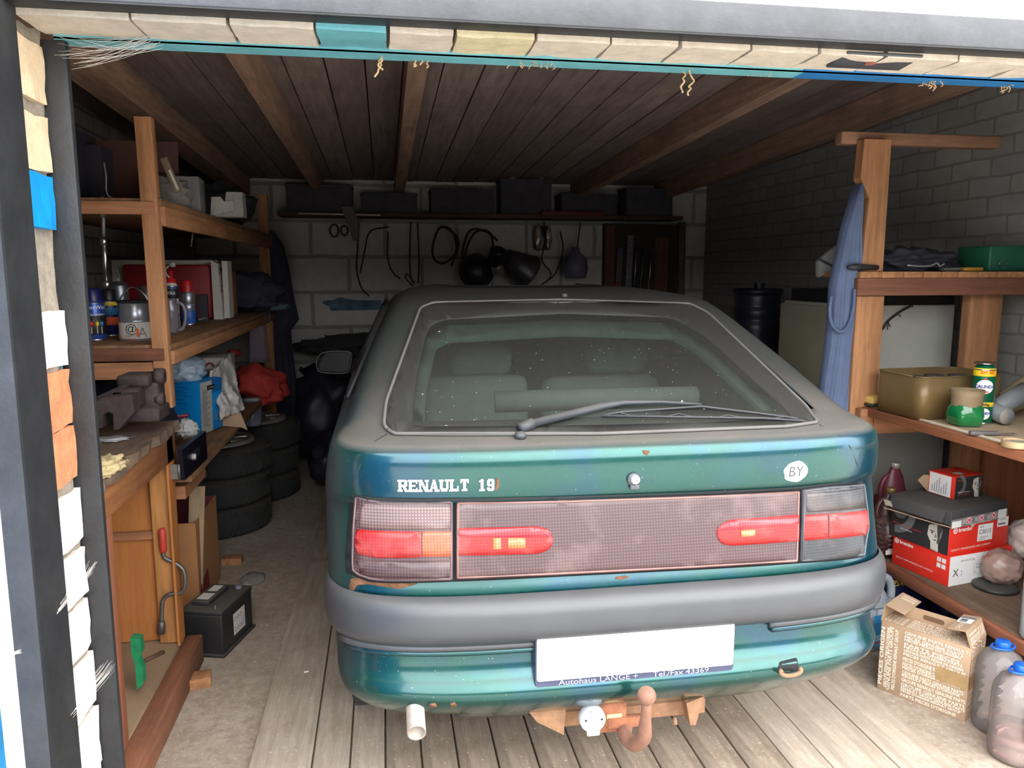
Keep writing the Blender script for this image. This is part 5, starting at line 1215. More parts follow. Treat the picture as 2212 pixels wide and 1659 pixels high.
# ================================================================ back wall
YW = 6.66
def wp(u, v, y=YW): return at(u, v, y=y)
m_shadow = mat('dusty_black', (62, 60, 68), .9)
a, c = wp(600, 462, 6.4), wp(1470, 462, 6.4)
bs = thing('wall_shelf', 'long plank shelf across the back wall, loaded with dark junk', 'shelf', (.8, 6.45, a.z)); b = MB(wood('dark_plank', (84, 62, 54), 'X', .3)); b.box(((a.x+c.x)/2, 6.5, a.z), (c.x-a.x, .32, .03), bev=.002); b.build('plank', bs)
random.seed(9)
for i, (u0, u1, v0, lab) in enumerate(((620, 760, 400, 'dark crate at the left end of the back shelf'), (780, 900, 418, 'low dark box second from left on the back shelf'), (930, 1060, 410, 'dark box in the middle of the back shelf'), (1080, 1190, 388, 'taller dark case with pale lumps on the back shelf'), (1210, 1330, 420, 'flat dark case near the right end of the back shelf'), (1350, 1450, 408, 'dark crate at the right end of the back shelf'))):
    q0, q1 = wp(u0, 455, 6.42), wp(u1, v0, 6.42); t = thing('dark_crate', lab, 'crate', ((q0.x+q1.x)/2, 6.5, a.z+.016), 0, 'dark boxes on the back wall shelf')
    b = MB(m_shadow); hh = max(.05, q1.z-a.z-.016); b.box((0, 0, hh/2), (abs(q1.x-q0.x), .24, hh), bev=.006); b.build('box_body', t, False)
    b = MB(m_shadow); b.box((0, 0, hh-.012), (abs(q1.x-q0.x)+.012, .252, .02), bev=.004); b.build('lid', t, False)
for u, v, s_, lab in ((1107, 383, .06, 'round pale lump on the dark case'), (1168, 378, .07, 'pale knob right of the round lump')):
    q = wp(u, v, 6.40); b = MB(mat('dull_beige', (96, 92, 86), .9)); blob(b, q+Vector((0, 0, -.004)), (s_, s_, s_*1.1), None, u, .15, 2, 3); o = b.build('pale_lump'); tag(o, lab, 'lump')
b = MB(mat('pale_tube_glass', (200, 198, 196), .4)); b.tube([wp(645, 461, 6.3), wp(822, 465, 6.3)], .006, 10); o = b.build('fluorescent_tube'); tag(o, 'thin white tube lying along the shelf edge, left', 'tube')
b = MB(mat('red_plank', (92, 34, 42), .7)); q0, q1 = wp(1170, 460, 6.32), wp(1305, 461, 6.32); b.box(((q0.x+q1.x)/2, 6.32, q0.z), (q1.x-q0.x, .02, .035), bev=.003); o = b.build('red_batten'); tag(o, 'dark red batten on the right half of the back shelf', 'batten')
b = MB(mat('grey_mitt', (100, 100, 98), .95, 0, .1)); q = [wp(u, v, 6.28) for u, v in ((735, 445), (762, 446), (775, 478), (776, 518), (762, 520), (755, 495), (748, 478))]; b.prism([(p_.x, p_.z) for p_ in q], 6.26, 6.31, 'Y'); o = b.build('work_glove', bevel=.012); tag(o, 'long grey glove hanging from the back shelf', 'glove')
for u, s_, lab in ((722, .05, 'coiled dark strap, left one, under the grey glove'), (744, .04, 'coiled dark strap, right one, under the grey glove')):
    q = wp(u, 498, 6.688); b = MB(m_blk); b.tube([q+Vector((math.cos(k)*s_*.7, 0, math.sin(k)*s_)) for k in [R(x) for x in range(0, 361, 24)]], .008, 6); o = b.build('strap_coil'); tag(o, lab, 'strap')
m_cab = mat('black_cable', (34, 34, 38), .7)
cabs = [([(775, 480), (772, 540), (770, 580), (780, 620), (798, 640)], 'black cable hanging from the glove down to the roof of the car'), ([(840, 490), (800, 500), (788, 540), (778, 590)], 'faint looped cable left of the hook wire'),
        ([(838, 500), (838, 560), (850, 590), (865, 602)], 'thin wire with its end curling right'), ([(887, 480), (885, 560), (888, 600), (896, 612), (880, 592), (876, 600), (892, 618)], 'stiff wire ending in a bent hook'),
        ([(902, 480), (905, 560), (903, 612)], 'straight wire right of the hook'), ([(975, 495), (950, 492), (935, 530), (938, 560), (960, 568), (985, 545), (980, 505), (962, 490), (990, 520), (975, 575)], 'coil of black cable in the middle of the back wall'),
        ([(1075, 520), (1050, 500), (1015, 498), (1000, 540), (1002, 570), (1010, 530), (1030, 500), (1060, 505), (1068, 560)], 'thick black cable loop over the round lamp'), ([(1175, 480), (1180, 520), (1170, 560), (1190, 590), (1180, 610)], 'cable dangling under the blister pack'),
        ([(1210, 500), (1216, 540), (1200, 590), (1170, 615)], 'crossed cable ends beside the plastic jug'), ([(1254, 480), (1250, 510), (1247, 535)], 'cord holding the plastic jug')]
for i, (pp, lab) in enumerate(cabs):
    b = MB(m_cab); b.tube(arc_path([wp(u, v, 6.60-.02*(i % 3)) for u, v in pp], 5), .009 if i in (5, 6) else .006, 8); o = b.build('hanging_cable'); tag(o, lab, 'cable', 'cables hanging on the back wall')
m_funnel = mat('dark_funnel', (40, 40, 48), .35, 0, .2)
q = wp(1030, 585, 6.5); t = thing('round_lamp', 'large black round lamp housing hanging above the car roof, left', 'lamp', tuple(q)); b = MB(m_funnel); b.lathe([(0, .06), (.09, .05), (.13, .0), (.155, -.05), (.15, -.05), (.12, 0), (0, .03)], 32, (0, 0, 0), (R(80), R(-20), 0)); b.build('housing', t, False)
b = MB(m_steel); b.lathe([(.152, -.055), (.158, -.055), (.158, -.045), (.152, -.045)], 32, (0, 0, 0), (R(80), R(-20), 0)); b.build('bright_rim', t, False)
q = wp(1120, 575, 6.5); t = thing('metal_cone', 'grey metal cone lying sideways right of the round lamp', 'cone', tuple(q)); b = MB(mat('grey_cone', (92, 92, 96), .35, .5, .2)); b.lathe([(.05, .16), (.16, -.10), (.165, -.10), (.165, -.09), (.06, .16), (0, .16)], 32, (0, 0, 0), (R(20), R(-55), 0)); b.build('cone_body', t, False)
q = wp(1072, 560, 6.36); t = thing('hanging_can', 'dark can with pale metal bottom between lamp and cone', 'can', tuple(q)); b = MB(m_funnel); b.lathe([(0, .09), (.065, .09), (.07, .08), (.07, -.04), (0, -.04)], 28, rot=(R(30), R(10), 0)); b.build('can_body', t, False)
b = MB(mat('pale_can_foot', (160, 152, 138), .4, .4)); b.lathe([(.05, -.04), (.055, -.045), (.05, -.12), (0, -.12)], 28, rot=(R(10), R(-8), 0)); b.build('can_foot', t, False)
q = wp(1173, 512, 6.6); t = thing('blister_pack', 'shiny plastic blister pack hanging on the back wall', 'pack', tuple(q)); b = MB(mat('shiny_film', (176, 158, 140), .15, .3, .5, 30)); blob(b, (-.04, 0, 0), (.06, .03, .20), None, 51, .3, 3, 3); blob(b, (.045, 0, 0), (.055, .03, .20), None, 52, .3, 3, 3); b.build('film', t, False)
b = MB(m_funnel); b.box((0, .02, -.01), (.14, .02, .2), bev=.01); b.build('card', t, False)
q = wp(1243, 570, 6.5); t = thing('plastic_jug', 'grey translucent plastic jug hanging upside down on the back wall', 'jug', tuple(q)); b = MB(mat('milky_plastic', (104, 106, 130), .4, 0, .15)); b.lathe([(0, .14), (.03, .14), (.04, .10), (.10, .04), (.11, -.04), (.09, -.12), (0, -.13)], 28); b.build('jug_body', t, False)
# tool board right of the wall
a, c = wp(1306, 490, 6.63), wp(1460, 640, 6.63)
tb = thing('tool_rack', 'wooden tool rack with saws and files on the back wall', 'tool rack', ((a.x+c.x)/2, 6.62, 1.4)); b = MB(wood('rack_board', (110, 70, 56), 'Z', .2)); b.box((a.x+.05, 6.63, (a.z+c.z)/2), (.08, .03, .62)); b.build('upright_board', tb)
b = MB(wood('rack_board', (110, 70, 56), 'Z', .2)); b.box((wp(1425, 560).x, 6.63, (a.z+c.z)/2-.03), (.12, .03, .5)); b.build('upright_board', tb)
b = MB(mat('dark_backboard', (58, 48, 48), .9)); b.box(((a.x+c.x)/2, 6.66, (a.z+c.z)/2), (c.x-a.x, .06, .66)); b.build('back_board', tb)
for u, v0, v1, wd, m, lab in ((1340, 535, 625, .05, mat('dull_blade', (88, 84, 92), .5, .4), 'broad dull blade, leftmost on the rack'), (1362, 508, 630, .055, mat('grey_saw', (112, 112, 120), .4, .5, .4, 40), 'tall grey saw blade on the rack'), (1374, 530, 630, .018, m_steel, 'bright thin strip left of centre on the rack'), (1388, 536, 630, .02, m_dsteel, 'dull thin strip in the centre of the rack'), (1406, 542, 632, .02, m_steel, 'bright jagged rasp, rightmost on the rack')):
    q0, q1 = wp(u, v0, 6.612), wp(u-6, v1, 6.612); b = MB(m); b.tube([q0, q0.lerp(q1, .5)+Vector((.006, 0, 0)), q1], wd*.45, 6) if wd < .03 else b.prism([(q0.x-wd/2, q0.z), (q0.x+wd/2, q0.z), (q1.x+wd/2, q1.z), (q1.x-wd/2, q1.z)], 6.605, 6.622, 'Y')
    o = b.build('saw_blade' if wd > .03 else 'metal_strip'); tag(o, lab, 'tool')
b = MB(mat('red_tool_handle', (124, 34, 36), .5)); q = wp(1333, 618, 6.60); b.box(q, (.05, .03, .07), bev=.01); o = b.build('red_screwdriver'); tag(o, 'red screwdriver handle low on the left of the rack', 'screwdriver')
b = MB(mat('smeared_blue_paint', (84, 108, 126), .9, 0, .35, 16)); q = wp(765, 658, 6.598)
b.prism([(-.26, .03), (-.18, .035), (-.12, .06), (.0, .035), (.22, .03), (.24, -.02), (.2, -.05), (-.2, -.055), (-.21, -.02), (-.27, .01)], 0, .004, 'Y', c=(q.x, 6.694, q.z)); o = b.build('paint_smear', wb)
b = MB(mat('pale_pipe', (100, 98, 96), .8)); q0, q1 = wp(1473, 480), wp(1470, 660); b.tube([q0, q1], .035, 12); o = b.build('wall_pipe'); tag(o, 'pale vertical pipe right of the tool rack', 'pipe')

# ================================================================ right back: drum and fridge
q = at(1652, 630, y=4.75); t = thing('plastic_drum', 'tall ribbed dark navy plastic drum behind the car', 'drum', (q.x, 4.85, 0))
zt = q.z; b = MB(mat('navy_plastic', (38, 38, 56), .35, 0, .1)); pr = [(0, 0), (.15, 0)]
z = .02
while z < zt-.08: pr += [(.155, z), (.155, z+.045), (.148, z+.055), (.148, z+.075)]; z += .09 if not (zt-.5 < z < zt-.3) else .2
pr += [(.152, zt-.04), (.145, zt), (0, zt)]; b.lathe(pr, 36); b.build('drum_body', t, False)
b = MB(mat('navy_plastic2', (32, 32, 48), .4)); b.lathe([(.156, zt-.02), (.165, zt-.01), (.165, zt+.012), (.15, zt+.02), (0, zt+.02)], 36); b.build('lid', t, False)
b = MB(m_blk); b.cyl((.01, 0, zt+.02), .035, .035); b.build('filler_cap', t, False)
fz = 1.345; fr = thing('old_fridge', 'old off-white fridge standing behind the right-hand shelves', 'fridge', (2.2, 3.3, 0))
m_fr = mat('yellowed_enamel', (196, 196, 186), .6, 0, .08, 5, .05, dust=.2); b = MB(m_fr); b.box((2.45, 3.65, fz/2), (.50, .70, fz), bev=.008); b.build('cabinet', fr)
b = MB(mat('beige_door', (176, 170, 146), .6, 0, .08, 5)); b.box((2.185, 3.70, fz/2), (.028, .58, fz-.03), bev=.008); b.build('door', fr)
b = MB(m_steel); b.box((2.165, 3.45, .95), (.012, .02, .2), bev=.004); b.build('door_handle', fr)
b = MB(m_dark); b.box((2.45, 3.62, fz+.035), (.50, .62, .065), bev=.004); o = b.build('dark_tray'); tag(o, 'flat black tray lying on top of the fridge', 'tray')
b = MB(mat('grey_bottle_cap', (120, 116, 110), .6)); q = at(1723, 637, y=3.95); b.cyl((q.x+.02, q.y, fz), .02, .035); o = b.build('bottle_cap'); tag(o, 'small grey cap on the back edge of the fridge', 'cap')
b = MB(mat('dark_twig', (64, 54, 48), .8)); b.tube(arc_path([at(u, v, y=3.285) for u, v in ((1905, 713), (1918, 694), (1935, 680), (1950, 670), (1966, 662), (1970, 660))], 3), [.004]+[.0055]*14+[.010], 6)
for (u, v), (u2, v2) in (((1918, 696), (1924, 706)), ((1920, 694), (1917, 712)), ((1940, 678), (1946, 684))): b.tube([at(u, v, y=3.28), at(u2, v2, y=3.275)], .0025, 5)
o = b.build('cable_stub'); tag(o, 'dark twig-like cable stuck on the fridge side', 'cable')
# blue work coat and folded bag
m_coat = mat('dusty_blue_cloth', (92, 106, 136), .95, 0, .15, 8, .1); b = MB(m_coat); rows = []
for v, u0, u1 in ((400, 1848, 1862), (440, 1836, 1862), (500, 1818, 1860), (560, 1806, 1862), (620, 1794, 1858), (690, 1790, 1854), (760, 1782, 1848), (830, 1772, 1843), (890, 1764, 1838), (908, 1768, 1830), (912, 1772, 1826)):
    a, c = at(u0, v, y=2.985), at(u1-3, v, y=2.985); rows.append(((a+c)/2, (c-a)/2, (0, .035, 0)))
sheet(b, rows, None, 40, .008, 5, 4); o = b.build('work_coat')
b2 = MB(m_coat); b2.tube(arc_path([at(u, v, y=2.935) for u, v in ((1796, 640), (1792, 672), (1797, 700), (1812, 716), (1826, 712), (1836, 695), (1844, 660), (1846, 625))], 4), .007, 8); o2 = b2.build('apron_strap', o); tag(o, 'dusty blue work coat hanging beside the right-hand post', 'coat')
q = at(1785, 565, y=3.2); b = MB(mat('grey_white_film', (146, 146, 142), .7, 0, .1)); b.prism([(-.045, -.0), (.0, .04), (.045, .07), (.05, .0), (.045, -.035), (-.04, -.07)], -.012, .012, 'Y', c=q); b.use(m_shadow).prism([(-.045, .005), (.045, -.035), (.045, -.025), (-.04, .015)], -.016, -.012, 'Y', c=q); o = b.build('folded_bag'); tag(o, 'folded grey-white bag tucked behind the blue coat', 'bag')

# ================================================================ right side: shelving
ZR2, ZR1, ZRU = .935, .294, 1.502
rs = thing('wooden_shelving', 'rough pine shelving along the right wall beside the car, holding boxes and tins', 'shelving', (2.0, 2.95, 0))
b = MB(m_wood); a, c = at(1868, 300, y=2.95), at(1926, 300, y=2.95); d, e = at(1862, 580, y=2.95), at(1905, 580, y=2.95)
m_cut = at(1876, 395, y=2.95)
b.prism([(a.x, a.z), (c.x, a.z), (e.x+.005, ZRU), (d.x, ZRU), (d.x+.004, 1.66), (m_cut.x+.008, 1.80), (a.x-.008, 1.88)], 2.95, 3.0, 'Y'); b.build('upper_post', rs)
b = MB(m_wood); b.box((2.005, 2.965, .70), (.125, .05, 1.40), bev=.002); b.build('post', rs)
b = MB(wood('post_side_plank', (196, 124, 84), 'Z', .2)); b.box((1.955, 3.06, .70), (.03, .05, 1.40), bev=.002); b.build('side_plank', rs)
b = MB(m_wood); b.box((2.60, 3.02, .95), (.16, .05, 1.0+.1), bev=.002); b.box((2.60, 3.02, .25), (.16, .05, .5)); b.build('back_post', rs)
b = MB(wood('cross_top', (150, 112, 90), 'X', .2)); a, c = at(1820, 303, y=3.0), at(2165, 300, y=3.0); b.box(((a.x+c.x)/2, 3.03, (a.z+c.z)/2), (c.x-a.x, .05, .050), bev=.004); b.build('top_crossbeam', rs)
b = MB(wood('red_brown_beam', (128, 84, 66), 'X', .25, dirt=.3)); b.box((2.40, 2.945, 1.438), (.94, .05, .072), bev=.003); b.build('end_beam', rs)
random.seed(6); x = 1.935
for i in range(10):
    w_ = random.uniform(.078, .105); b = MB(m_woodY); b.box((x+w_/2, 3.08, 1.488), (w_-.004, .32, .026), bev=.002); b.build('shelf_slat', rs); x += w_
    if x > 2.82: break
m_mid = wood('pale_dusty_board', (172, 150, 124), 'Y', .15, dirt=.4, dcol=(140, 116, 92))
b = MB(m_mid); b.box((2.42, 2.38, ZR2-.012), (.78, 1.20, .024), bev=.002); b.build('shelf_board', rs)
b = MB(mat('pale_strip', (216, 204, 178), .7)); b.box((2.034, 2.22, ZR2+.001), (.012, .86, .008), bev=.001); b.build('edge_strip', rs)
b = MB(wood('orange_rail', (156, 98, 68), 'Y', .25, dirt=.25)); b.box((2.012, 2.28, ZR2-.020), (.030, 1.34, .034), bev=.003); b.build('front_rail', rs)
b = MB(m_woodX); b.box((2.44, 2.93, ZR2-.075), (.80, .03, .085), bev=.002); b.build('crossbeam', rs)
b = MB(m_woodX); q = at(1873, 905, y=2.90); b.box((q.x+.0, 2.925, q.z), (.062, .055, .085), bev=.006); b.build('beam_end', rs)
b = MB(m_chest); b.box((2.80, 2.96, .60), (.35, .025, .60), bev=.002); b.build('back_plank', rs)
b = MB(wood('brown_back_board', (134, 104, 86), 'Y', .2)); b.box((2.855, 2.45, .62), (.02, 1.0, .52), bev=.002); b.build('back_plank', rs)
b = MB(wood('low_board', (118, 98, 82), 'Y', .25, dirt=.5)); b.box((2.46, 2.36, ZR1-.012), (.78, 1.24, .024), bev=.002); b.build('shelf_board', rs)
b = MB(wood('low_rail', (146, 92, 68), 'Y', .25, dirt=.3)); b.box((2.062, 2.36, ZR1-.025), (.028, 1.24, .045), bev=.003); b.build('front_rail', rs)
b = MB(m_woodX); b.box((2.40, 1.80, ZR2-.06), (.80, .04, .07)); b.build('crossbeam', rs)
b = MB(m_wood); b.box((2.79, 1.80, .5), (.08, .05, 1.0)); b.build('post', rs)

# ---- upper shelf
b = MB(mat('green_crate_plastic', (30, 92, 68), .5, 0, .12, 6)); q = at(2118, 578, z=ZRU); t = thing('green_case', 'green plastic tool case at the right end of the upper shelf', 'case', (2.60, 3.0, ZRU)); b.box((.12, .1, .055), (.24, .2, .11), bev=.008)
b.build('case_body', t, False); b = MB(m_dsteel); 
for k in (.05, .09): bb = MB(m_dsteel); bb.tube([(k, -.004, .02), (k-.006, -.005, .035), (k, -.004, .05)], .003, 6); bb.build('latch', t, False)
b.bm.free()
b = MB(mat('dark_jumble', (42, 42, 52), .8, 0, .3, 14)); blob(b, (2.28, 3.12, ZRU+.04), (.48, .26, .12), None, 61, .3, 3, 4, flat=.7); o = b.build('dark_bag'); tag(o, 'dark crumpled tool bag on the upper right shelf', 'bag')
b = MB(mat('yellow_grip', (196, 142, 50), .5)); q = at(2100, 575, y=2.98); b.box((q.x, 2.985, ZRU+.009), (.09, .04, .016), bev=.005); b.use(mat('grey_grip', (110, 112, 100), .5)).box((q.x-.10, 2.985, ZRU+.009), (.09, .035, .014), bev=.005); o = b.build('yellow_knife'); tag(o, 'yellow and grey knife handle lying beside the green case', 'knife')
b = MB(mat('dark_steel_tool', (60, 62, 64), .5, .4, .3, 20)); q0, q1 = at(1838, 567, y=2.91), at(1900, 566, y=2.93); b.tube([(q0.x, 2.93, ZRU+.016), (q0.x+.03, 2.93, ZRU+.018), (q1.x, 2.94, ZRU+.016)], [.008, .014, .010], 8); o = b.build('steel_tool'); tag(o, 'dark steel tool sticking out past the post on the upper shelf', 'tool')
b = MB(mat('pale_wire', (150, 156, 162), .4, .4)); b.tube(arc_path([at(u, v, y=2.94) for u, v in ((1960, 573), (1990, 575), (2010, 574), (2024, 568), (2030, 575), (2040, 570))], 3), .0035, 6); o = b.build('wire_scrap'); tag(o, 'scrap of pale wire on the edge of the upper shelf', 'wire')

# ---- middle shelf
pts = [seat(1914, 884, ZR2), seat(1996, 908, ZR2), seat(2056, 906, ZR2)]
m_tin = mat('olive_enamel', (118, 95, 58), .35, .15, .15, 6, dust=.2); t = thing('open_tin', 'big open olive brown tin tray of jars on the middle right shelf', 'tin', (pts[1].x, pts[1].y, ZR2), R(3))
W0, D0, H0 = .36, .27, .165; out = rounded([(-.02, 0), (W0, 0), (W0, D0), (-.02, D0)], .05, 6)
b = MB(m_tin); inn = inset(out, .004); n = len(out)
vs = [(x, y, 0) for x, y in out]+[(x, y, H0) for x, y in out]+[(x, y, H0) for x, y in inn]+[(x, y, .006) for x, y in inn]
fs = [tuple(range(n))[::-1], tuple(3*n+i for i in range(n))]
for i in range(n):
    j = (i+1) % n; fs += [(i, j, n+j, n+i), (n+i, n+j, 2*n+j, 2*n+i), (2*n+i, 2*n+j, 3*n+j, 3*n+i)]
b.verts_faces(vs, fs, None, True); b.build('tin_body', t, False)
b = MB(m_tin); b.tube([(x, y, H0) for x, y in out]+[(out[0][0], out[0][1], H0)], .003, 6); b.build('rolled_rim', t, False)
for i, (x, y, lab) in enumerate(((.06, .16, 'glass jar lying in the left of the olive tin'), (.17, .18, 'round glass jar in the middle of the olive tin'), (.27, .17, 'glass jar in the right of the olive tin'))):
    w0 = t.matrix_basis @ Vector((x, y, .008)); j = thing('glass_jar', lab, 'jar', (pts[1].x+x, pts[1].y+y, ZR2+.008), 0, 'jars in the olive tin')
    b = MB(mat('dusty_jar_glass', (128, 122, 108), .12, .1, .2, 8)); b.lathe([(0, 0), (.038, 0), (.042, .02), (.042, .10), (.034, .125), (0, .13)], 24); b.build('jar_body', j, False); b = MB(m_dsteel); b.lathe([(.036, .122), (.036, .142), (0, .142)], 24); b.build('lid', j, False)
def pet(name, label, cat, u, vb, z, wpx, prof_px, m, fn=None, seg=40):
    p = seat(u, vb, z); k = mpp(p); r = wpx*k/2; p.y += r*.8; p.x += r*.6; k = mpp(p)*1.0
    t = thing(name, label, cat, (p.x, p.y, z)); return t, k, p
p = seat(2089, 925, ZR2); k = mpp(p); r = .5*72*k; p.y += r*.8; p.x += r*.5
t = thing('cut_bottle', 'cut-off green plastic bottle base with dusty rim', 'bottle', (p.x, p.y, ZR2)); h = 80*k
pet_fn = lambda a, z: 1+(.07*math.cos(5*a) if z < h*.45 else .02*math.cos(5*a))
b = MB(mat('green_bottle_plastic', (24, 112, 60), .12, 0, .25, 8, coat=.5)); b.lathe([(0, .004), (r*.6, .0), (r*.9, h*.06), (r*1.0, h*.3), (r*.96, h*.5), (r*.86, h*.56), (r*.86, h*.60)], 60, fn=pet_fn); b.build('bottle_base', t, False)
b = MB(mat('dusty_brown_plastic', (136, 116, 88), .6, 0, .15)); b.lathe([(r*.86, h*.56), (r*.87, h*.8), (r*.95, h*1.0), (r*.90, h*1.0), (r*.82, h*.8), (r*.8, h*.3), (0, h*.3)], 40); b.build('dusty_rim', t, False)
t, r, h, hb = can('powder_can', 'tall green and yellow CALINDA EXTRA scouring powder can', 'can', 2117, 918, ZR2, 43, 130, mat('calinda_green', (0, 92, 60), .3, .1, .08, 6), None, None, 0, [(.80, .93, m_yel), (.30, .37, m_yel)])
b = MB(m_steel); b.lathe([(r*.98, hb*.99), (r*1.03, hb), (r*1.03, hb+.004), (r*.9, hb+.003), (0, hb+.0)], 32); b.build('tin_top', t, False)
ang = math.atan2(-t.location.y, -t.location.x)+.15
def on_can(t, r, ang, items):
    for kind, *a in items:
        bb = MB()
        if kind == 'oval':
            zc, w2, h2, m, o = a; N_ = 28; vs = [(math.cos(ang)*r*o, math.sin(ang)*r*o, zc)]
            for rr in (.2, .4, .6, .8, 1.0):
                for i in range(N_): q = 2*math.pi*i/N_; aa = ang+w2*rr*math.cos(q)/r; vs.append((math.cos(aa)*r*o, math.sin(aa)*r*o, zc+h2*rr*math.sin(q)))
            fs = [(0, 1+i, 1+(i+1) % N_) for i in range(N_)]+[(1+k_*N_+i, 1+(k_+1)*N_+i, 1+(k_+1)*N_+(i+1) % N_, 1+k_*N_+(i+1) % N_) for i in range(N_) for k_ in range(4)]
            bb.verts_faces(vs, fs, m); bb.build('printed_oval', t, False)
        else:
            tx, zc, size, m, da, o = a; tb = text_bm(tx, size, 0, .0006, 'CENTER')
            for v in tb.verts: aa = ang+da+v.co.x/r; v.co = Vector((math.cos(aa)*r*o, math.sin(aa)*r*o, zc+v.co.y))
            bb.merge(tb, m=m); bb.build('lettering', t, False)
m_blueink = mat('strong_blue_print', (36, 56, 150), .4)
on_can(t, r, ang, [('oval', hb*.63, .030, .026, m_white, 1.025), ('oval', hb*.18, .026, .022, m_white, 1.025), ('text', 'CALINDA', hb*.63, .0155, m_blueink, 0, 1.034), ('text', 'EXTRA', hb*.545, .008, m_red, .02, 1.034), ('text', 'CALINDA', hb*.19, .013, m_blueink, 0, 1.034),
    ('text', '25% SEZ', hb*.865, .014, m_red, .2, 1.02), ('oval', hb*.755, .004, .004, m_red, 1.024), ('text', '500g', hb*.335, .012, m_ink, .2, 1.02)])
# grey Y pipe
m_gp = mat('dusty_grey_pvc', (118, 124, 130), .5, 0, .12, 10, dust=.4)
q0, q1, q2 = seat(2162, 918, ZR2), at(2150, 862, y=2.42), at(2205, 885, y=2.30)
t = thing('pipe_fitting', 'grey plastic Y-shaped pipe fitting on the middle right shelf', 'pipe fitting', tuple(q0))
b = MB(m_gp); f0 = q0+Vector((.0, -.02, .036)); j0 = q0+Vector((.035, .12, .045)); b.tube([f0, j0, q0+Vector((.06, .22, .05))], [.031, .034, .036], 24); b.build('lower_branch', t)
b = MB(m_gp); b.tube([q0+Vector((.03, .10, .045)), q0+Vector((-.012, .08, .11)), q0+Vector((-.02, .075, .125))], [.032, .034, .038], 24); b.build('left_branch', t)
b = MB(m_gp); b.tube([q0+Vector((.02, .07, .04)), q0+Vector((.12, .09, .08)), q0+Vector((.19, .10, .105))], [.03, .037, .04], 24); b.build('right_branch', t)
b = MB(mat('pipe_mouth', (142, 136, 126), .8)); b.tube([f0+Vector((0, -.002, 0)), f0+Vector((0, .0, 0))], .029, 24); b.build('pipe_mouth', t)
q = at(2172, 845, y=2.68); t = thing('beige_cup', 'beige plastic cup lying tilted on top of the pipe fitting', 'cup', (q.x, q.y, q.z-.02)); b = MB(mat('beige_dusty_plastic', (158, 144, 112), .7, 0, .1, 8)); b.lathe([(.045, .0), (.062, .12), (.066, .12), (.066, .14), (.058, .14), (.04, .01), (0, .01)], 32, (0, 0, -.03), (R(14), R(58), 0)); b.lathe([(0, 0), (.045, 0)], 32, (0, 0, -.03), (R(14), R(58), 0)); b.build('cup_body', t, False)
b = MB(mat('yellow_sponge', (206, 172, 96), .95, 0, .15, 30, .4)); q = seat(1900, 878, ZR2); b.box((q.x-.0, q.y+.03, ZR2+.030), (.11, .07, .035), rot=(R(4), R(-3), .2), bev=.012); b.use(mat('dark_pad', (60, 52, 40), .9)).box((q.x, q.y+.03, ZR2+.008), (.115, .075, .012), rot=(0, 0, .2), bev=.004); o = b.build('sponge'); tag(o, 'yellow sponge between the post and the olive tin', 'sponge')
q = seat(2135, 944, ZR2); t = thing('paring_knife', 'small knife with dark grey handle on the middle shelf edge', 'knife', (q.x, q.y, ZR2+.010)); b = MB(mat('grey_wood_handle', (96, 90, 92), .7)); q2 = seat(2165, 946, ZR2)
b.box((.0, .02, .0), (.10, .022, .014), rot=(0, 0, R(-12)), bev=.005); b.build('handle', t, False); b = MB(m_steel); b.box((.075, .005, -.002), (.06, .016, .002), rot=(0, 0, R(-12))); b.build('blade', t, False)
q = seat(2200, 972, ZR2); t = thing('jar_lid', 'round ribbed beige lid full of grit at the right shelf edge', 'lid', (q.x+.03, q.y+.04, ZR2)); b = MB(mat('ribbed_beige', (176, 150, 112), .6)); b.lathe([(0, 0), (.044, 0), (.045, .004), (.044, .022), (.040, .022), (.040, .012), (0, .012)], 60, fn=lambda a, z: 1+.012*math.cos(30*a)); b.build('lid_body', t, False)
b = MB(mat('grit', (176, 172, 150), .95, 0, .3, 120, .8)); b.cyl((0, 0, .010), .039, .006); b.build('grit', t, False)

# ---- lower shelf: oil jugs
def oil_jug(u, vb, wpx, hpx, label, m, capm, dy=.0, yaw=0):
    p = Vector((u, vb, ZR1)); k = mpp(p); w_, h = wpx*k, hpx*k; t = thing('oil_canister', label, 'canister', (p.x, p.y, ZR1), yaw)
    d_ = .10; b = MB(m); t_ = bmesh.new(); bmesh.ops.create_cube(t_, size=1)
    for v in t_.verts: v.co = Vector((v.co.x*w_, v.co.y*d_, v.co.z*h*.62))
    bmesh.ops.bevel(t_, geom=list(t_.edges), offset=.018, segments=3, affect='EDGES'); b.merge(t_, (0, 0, h*.31), smooth=True)
    for i in range(7): b.box((-w_*.42, -.002, h*(.12+.065*i)), (w_*.2, d_*1.02, .005), bev=.002)
    b.build('canister_body', t, False)
    b = MB(m); b.lathe([(w_*.46, 0), (w_*.44, h*.06), (w_*.30, h*.24), (w_*.2, h*.30), (w_*.18, h*.34), (0, h*.34)], 24, (w_*.05, 0, h*.58), sy=.62); b.build('shoulder', t, False)
    b = MB(m); b.tube(arc_path([(-w_*.40, 0, h*.55), (-w_*.44, 0, h*.68), (-w_*.30, 0, h*.80), (0, 0, h*.85), (w_*.1, 0, h*.88)], 5), w_*.085, 12); b.build('handle', t, False)
    b = MB(capm); b.lathe([(0, 0), (.019, 0), (.019, .022), (.0175, .024), (0, .024)], 28, (w_*.06, 0, h*.91), fn=lambda a, z: 1+.02*math.cos(20*a)); b.build('cap', t, False)
    f = Face((-w_*.22, -d_/2-.0015, h*.08), (1, 0, 0), (0, 0, 1))
    for i in range(7): f.rect(.0, h*(.07+.065*i), w_*.55, h*(.07+.065*i)+.004, m_offw if i % 3 == 0 else mat('dim_print', (120, 104, 104), .6))
    f.rect(-.01, 0, w_*.6, .02, m_offw); f.build('label', t); return t
